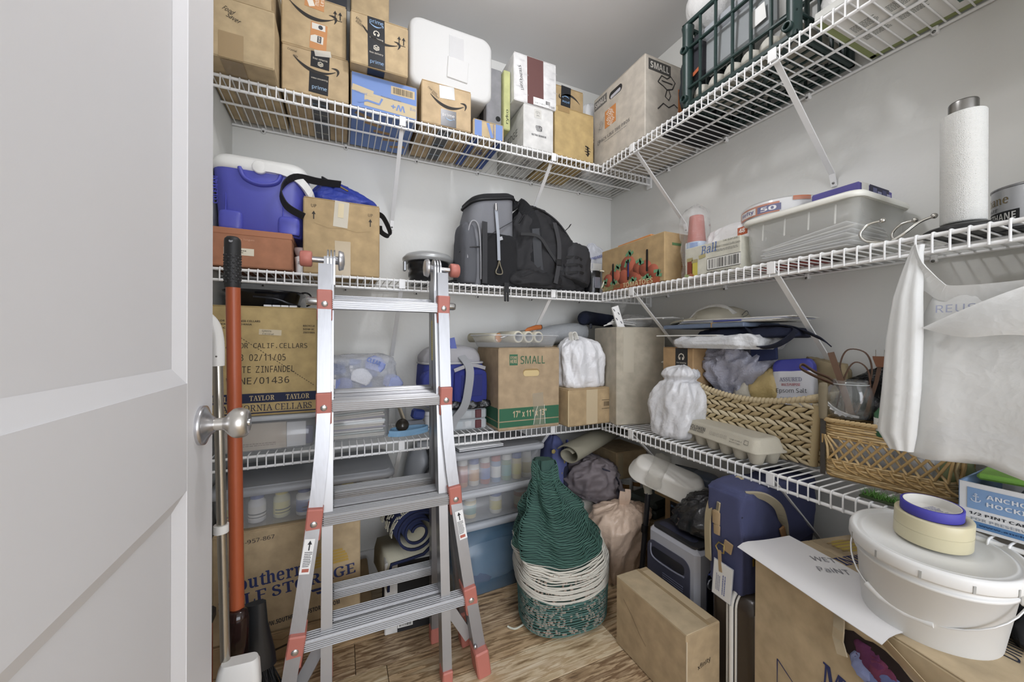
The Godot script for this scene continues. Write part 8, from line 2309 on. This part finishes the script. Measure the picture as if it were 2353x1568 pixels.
func canvas_bag() -> void:
	var o = thing("canvas_bag", "navy canvas travel bag with tan leather pulls and a white address tag", "bag", Vector3(-0.245, 0.312, 1.01), -90)
	# local x along the wall (thickness), local z to the left wall (its end panel faces the room)
	var nv = cloth("474d78")
	part(o, "body", sack([Vector2(0.94, 0.0), Vector2(1, 0.012), Vector2(1, 0.23), Vector2(0.97, 0.26), Vector2(0.86, 0.276), Vector2(0.5, 0.279)], 0.055, 0.164, 6.0, 0.012, 7.0, 211, 72, 7, 0.8), nv)
	var tan = mat("a98c62", 0.6)
	var zf = 0.174
	part(o, "edge_strap", strap(smooth_path([Vector3(-0.05, 0.05, zf), Vector3(-0.052, 0.18, zf - 0.002), Vector3(-0.04, 0.25, zf - 0.03), Vector3(-0.02, 0.283, zf - 0.1)], 6), 0.024, 0.004, Vector3(1, 0, 0.3)), mat("b9a982", 0.8))
	part(o, "zip_pull", lathe(hard([Vector2(0.012, 0.0), Vector2(0.013, 0.034), Vector2(0.007, 0.04)]), 14, 1.0, 0.3), tan, at(-0.022, 0.165, zf + 0.004))
	part(o, "zip_pull", lathe(hard([Vector2(0.01, 0.0), Vector2(0.011, 0.026), Vector2(0.006, 0.03)]), 14, 1.0, 0.3), tan, at(-0.02, 0.136, zf + 0.004))
	part(o, "zip_slider", boxm(Vector3(0.012, 0.03, 0.006), 0.002), mat("c2b89a", 0.3, 0.8), at(-0.02, 0.2, zf + 0.001, 0, 0, -8))
	part(o, "zip_line", tube(smooth_path([Vector3(-0.022, 0.23, zf - 0.01), Vector3(0.02, 0.235, zf - 0.012), Vector3(0.05, 0.21, zf - 0.004)], 5), 0.002, 6), mat("20243c", 0.6))
	part(o, "d_ring", tube([Vector3(-0.012, 0.118, zf + 0.006), Vector3(-0.02, 0.105, zf + 0.008), Vector3(-0.012, 0.092, zf + 0.008), Vector3(0.004, 0.094, zf + 0.007), Vector3(0.004, 0.116, zf + 0.006)], 0.0022, 8, true), mat("b9a25c", 0.3, 0.85))
	part(o, "leather_tab", boxm(Vector3(0.026, 0.032, 0.005), 0.002), tan, at(0.01, 0.1, zf + 0.003, 0, 0, -12))
	part(o, "tag_strap", strap([Vector3(-0.008, 0.098, zf + 0.009), Vector3(-0.004, 0.07, zf + 0.012), Vector3(0.0, 0.042, zf + 0.014)], 0.009, 0.003, Vector3.RIGHT), tan)
	part(o, "address_tag", boxm(Vector3(0.056, 0.1, 0.003), 0.001), mat("dcdcd8", 0.4), at(0.0, -0.032, zf + 0.012, 0, 0, -4))
	part(o, "tag_border", boxm(Vector3(0.06, 0.104, 0.0022), 0.001), mat("c9ced890", 0.15), at(0.0, -0.034, zf + 0.0118, 0, 0, -4))
	part(o, "tag_print", small_print(0.06, 0.012, 2, 51), mat("5a68a8", 0.7), at(0.009, 0.01, zf + 0.0138, 0, 0, 86))
	part(o, "tag_print", small_print(0.05, 0.014, 3, 52), mat("7d80a0", 0.7), at(-0.009, 0.01, zf + 0.0138, 0, 0, 86))
	part(o, "handle", strap(smooth_path([Vector3(0.045, 0.27, zf - 0.02), Vector3(0.068, 0.268, zf - 0.06), Vector3(0.078, 0.235, zf - 0.11), Vector3(0.07, 0.18, zf - 0.15), Vector3(0.066, 0.14, zf - 0.17)], 6), 0.022, 0.006, Vector3(0.3, 0.8, 0.5)), mat("a3987c", 0.8))
	part(o, "handle_patch", boxm(Vector3(0.006, 0.05, 0.026), 0.002), mat("a87848", 0.6), at(0.068, 0.12, zf - 0.165, 20, 0, 0))
	part(o, "side_flap", boxm(Vector3(0.008, 0.13, 0.2), 0.003), nv, at(0.062, 0.1, -0.04, 8, 0, 8))
	part(o, "brass_clip", boxm(Vector3(0.008, 0.022, 0.01), 0.002), mat("a8842c", 0.3, 0.8), at(0.056, 0.075, zf - 0.04))


func big_box() -> void:
	# big moving box in the right foreground with everything standing on it
	var s = Vector3(0.34, 0.468, 0.44)
	var yaw = -12.0
	var B = Basis(Vector3.UP, deg_to_rad(yaw))
	var A = Vector3(-0.435, 0.001, 1.105)
	var c = A + B * Vector3(s.x / 2, 0, s.z / 2)
	var o = carton("moving_box", "large self storage moving box with a torn side, under the white bucket", "box", c, s, yaw, "cdb48a", "", false)
	for k in [-1, 1]:
		part(o, "flap", boxm(Vector3(s.x / 2 - 0.002, 0.003, s.z - 0.004), 0.001), card("cdb48a"), at(k * s.x / 4, s.y - 0.0005, 0))
	put(o, "T", 0.07, 0.175, "sun_emblem", extrude(rrect(0.07, 0.05, 0.024), 0.0004), mat("c4a83c", 0.8), 0, 0.0032)
	for k in 4:
		patch(o, "T", 0.07, 0.157 + 0.012 * k, 0.078, 0.004, "b2925c", "sun_stripe", 0, 0.0038)
	txt(o, "T", 0.015, 0.122, "MINI", 0.03, "2c3570", 0.08, "sb", 180, 0.0034)
	txt(o, "T", 0.11, 0.122, "STORAGE", 0.026, "2c3570", 0.1, "sb", 180, 0.0034)
	txt(o, "T", 0.05, -0.125, "Dining Room", 0.036, "23283c", 0.19, "n", 20, 0.0034, 0.2)
	txt(o, "L", -0.025, 0.062, "M", 0.05, "2c3570", 0.045, "sb", -4)
	put(o, "L", -0.125, -0.03, "printed_triangle", strokes([[-0.4, 0.5, -0.4, -0.5, 0.5, 0.0, -0.4, 0.5]], 0.003, 0.07), mat("2c3570", 0.8))
	txt(o, "L", 0.05, -0.06, "SELF STORAGE", 0.05, "2c3570", 0.36, "sb")
	# torn hole: ragged patch, shade inside painted dark, with cloth and a lifted lip
	var hole = PackedVector2Array()
	var r = RandomNumberGenerator.new()
	r.seed = 9
	for i in 26:
		var a = TAU * i / 26.0
		hole.append(Vector2(cos(a) * 0.085, sin(a) * 0.045 - cos(a) * 0.022) * r.randf_range(0.88, 1.1))
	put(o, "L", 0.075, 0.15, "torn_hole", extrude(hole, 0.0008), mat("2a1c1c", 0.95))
	for k in 5:
		var x = fc(s, "L") * at(0.03 + 0.022 * k, 0.17 - 0.014 * k, 0.0)
		part(o, "cloth_fold", sack([Vector2(0.5, 0.0), Vector2(1, 0.014), Vector2(0.9, 0.03), Vector2(0.3, 0.042)], 0.028, 0.007, 2.4, 0.006, 30.0, 220 + k, 26, 4), cloth(["6b2c5c", "7d3458", "6a78b4", "7484c0", "56649c"][k]), x * at(0, -0.02, 0.0, 0, 0, -30))
		var x2 = fc(s, "L") * at(0.02 + 0.022 * k, 0.142 - 0.012 * k, 0.0)
		part(o, "cloth_fold", sack([Vector2(0.5, 0.0), Vector2(1, 0.014), Vector2(0.9, 0.03), Vector2(0.3, 0.042)], 0.026, 0.006, 2.4, 0.006, 30.0, 230 + k, 26, 4), cloth(["8a98d0", "7484c0", "6a78b4", "8a98d0", "56649c"][k]), x2 * at(0, -0.02, 0.0, 0, 0, -30))
	part(o, "torn_lip", strap([fc(s, "L") * Vector3(-0.012, 0.21, 0.004), fc(s, "L") * Vector3(-0.004, 0.19, 0.016), fc(s, "L") * Vector3(-0.01, 0.165, 0.01), fc(s, "L") * Vector3(0.0, 0.14, 0.012)], 0.02, 0.003, Vector3(0, 0.3, 1)), card("cdbb98"))
	part(o, "tape_edge", strap([fc(s, "L") * Vector3(0.06, 0.222, 0.006), fc(s, "L") * Vector3(0.13, 0.195, 0.016), fc(s, "L") * Vector3(0.2, 0.15, 0.012)], 0.03, 0.0012, Vector3(-0.4, 1, 0)), mat("c9b288c0", 0.15))
	var top = Transform3D(B, c + Vector3(0, s.y + 0.004, 0))
	# paper sheet hanging over the left edge
	var p = thing("paper_sign", "white paper sheet pencilled WET PAINT lying on the moving box", "paper", top * Vector3(-0.12, 0, -0.08), yaw)
	part(p, "sheet", sheet_flat(0.165, 0.32), mat("ecebea", 0.8))
	for q in [["WET", 0.056, -0.05, 0.018, 0.05], ["PaiNT", 0.034, -0.01, 0.018, 0.062]]:
		part(p, "pencil_lettering", letters(q[0], q[3], q[4]), mat("8c8c92", 0.8), Transform3D(Basis(Vector3.UP, deg_to_rad(-26)) * Basis(Vector3.RIGHT, -PI / 2), Vector3(q[1], 0.0056, q[2])))
	# bucket, leaning slightly towards the room
	var bk = thing("bucket", "white plastic bucket with a snap lid and wire handle on the moving box", "bucket", Vector3(-0.388, s.y + 0.0065, 1.402))
	var tilt0 = Basis.from_euler(Vector3(deg_to_rad(3.5), 0, deg_to_rad(3.5)))
	var tilt = tilt0.scaled(Vector3.ONE * 1.08)
	var wh = mat("e2e2de", 0.4)
	part(bk, "pail", lathe([Vector2(0.082, 0.0), Vector2(0.0845, 0.004), Vector2(0.095, 0.105), Vector2(0.0985, 0.106), Vector2(0.0985, 0.111), Vector2(0.0955, 0.1115), Vector2(0.096, 0.121), Vector2(0.1, 0.122), Vector2(0.1, 0.13)], 64), wh, Transform3D(tilt, Vector3.ZERO))
	part(bk, "lid", lathe([Vector2(0.1, 0.122), Vector2(0.105, 0.1225), Vector2(0.1065, 0.126), Vector2(0.1062, 0.14), Vector2(0.1035, 0.1455), Vector2(0.099, 0.1455), Vector2(0.097, 0.141), Vector2(0.094, 0.1395), Vector2(0.0915, 0.142), Vector2(0.0885, 0.142), Vector2(0.086, 0.1385), Vector2(0.05, 0.1375), Vector2(0.001, 0.137)], 72), wh, Transform3D(tilt, Vector3.ZERO))
	for k in 12:
		part(bk, "lid_notch", boxm(Vector3(0.003, 0.012, 0.002), 0.0), mat("a9a9a4", 0.6), Transform3D(tilt * Basis(Vector3.UP, TAU * k / 12.0 + 0.2), tilt * (Basis(Vector3.UP, TAU * k / 12.0 + 0.2) * Vector3(0, 0.124, 0.1062))))
	var hp = []
	for i in 21:
		var a = PI * i / 20.0
		# pivots lie along the wall; the loop hangs down in front
		hp.append(tilt * Vector3(-sin(a) * 0.118 * 0.72, 0.112 - sin(a) * 0.07, -cos(a) * 0.105))
	part(bk, "wire_handle", tube(hp, 0.0017, 8), mat("d4d4d2", 0.3, 0.3))
	part(bk, "grip", tube([hp[6].lerp(hp[7], 0.5) + Vector3(-0.001, 0, 0), hp[8], hp[10], hp[12]], 0.0055, 14), wh)
	for k in [-1, 1]:
		part(bk, "ear", boxm(Vector3(0.02, 0.024, 0.008), 0.003), wh, Transform3D(tilt, tilt * Vector3(0, 0.1, k * 0.1)))
	part(bk, "scuff", extrude(rrect(0.016, 0.02, 0.006), 0.0006), mat("8d8d88", 0.8), at(-0.055, 0.004, 0.066, -6, -40, 10))
	var lt = Transform3D(tilt, bk.position)
	var tp = thing("packing_tape", "double roll of clear packing tape on the white bucket's lid", "tape", lt * Vector3(0.012, 0.1425, -0.004))
	part(tp, "roll", lathe([Vector2(0.037, 0.0), Vector2(0.051, 0.0), Vector2(0.0515, 0.001), Vector2(0.0515, 0.0475), Vector2(0.051, 0.0485), Vector2(0.037, 0.0485), Vector2(0.037, 0.0)], 56, 1.0, 1.0, false), mat("cfc59c", 0.3), Transform3D(tilt0, Vector3.ZERO))
	part(tp, "roll_seam", lathe(hard([Vector2(0.0518, 0.0238), Vector2(0.0518, 0.0246)]), 56), mat("b9b08c", 0.4), Transform3D(tilt0, Vector3.ZERO))
	var bt = thing("blue_tape", "roll of blue masking tape on top of the clear packing tape", "tape", lt * Vector3(0.01, 0.1425, -0.006) + tilt0.y * 0.0492)
	part(bt, "roll", lathe([Vector2(0.037, 0.0), Vector2(0.041, 0.0), Vector2(0.0415, 0.0005), Vector2(0.0415, 0.0185), Vector2(0.041, 0.019), Vector2(0.0385, 0.019)], 56, 1.0, 1.0, false), mat("4440b8", 0.6), Transform3D(tilt0, Vector3.ZERO))
	part(bt, "core", lathe(hard([Vector2(0.0385, 0.0192), Vector2(0.036, 0.0192), Vector2(0.036, 0.002), Vector2(0.001, 0.002)]), 56, 1.0, 1.0, false), mat("dcd9d0", 0.8), Transform3D(tilt0, Vector3.ZERO))
	part(bt, "core_print", small_print(0.05, 0.03, 7, 61), mat("8a8cb4", 0.8), Transform3D(tilt0 * Basis(Vector3.UP, -0.3) * Basis(Vector3.RIGHT, -PI / 2), tilt0 * Vector3(0, 0.0028, 0)))
	var bb = thing("black_bag", "black plastic bag of dark things behind the white bucket", "bag", top * Vector3(0.06, 0, 0.165))
	part(bb, "film", sack([Vector2(0.8, 0.0), Vector2(1, 0.02), Vector2(0.95, 0.06), Vector2(0.6, 0.09), Vector2(0.2, 0.1)], 0.055, 0.045, 2.6, 0.014, 18.0, 241, 48), film("17171a", 0.25))


func sheet_flat(w: float, d: float) -> ArrayMesh:   # a sheet of paper, its left edge curling down over the box edge
	var st = begin()
	var rows = [[], []]
	var n = 12
	var m = 10
	for i in n + 1:
		var row = PackedVector3Array()
		for j in m + 1:
			var x = -w / 2 + w * j / m
			var z = -d / 2 + d * i / n
			var y = 0.001 + 0.0015 * sin(x * 30.0 + z * 11.0) + 0.002
			if x < -0.05:
				y -= pow((-0.05 - x) / 0.03, 2.0) * 0.01
			row.append(Vector3(x, y, z))
		rows[0].append(row)
	for i in n:
		for j in m:
			var R = rows[0]
			quad_out(st, R[i][j], R[i][j + 1], R[i + 1][j + 1], R[i + 1][j], Vector3.UP)
			var dn = Vector3(0, -0.0008, 0)
			quad_out(st, R[i][j] + dn, R[i][j + 1] + dn, R[i + 1][j + 1] + dn, R[i + 1][j] + dn, Vector3.DOWN)
	return done(st)
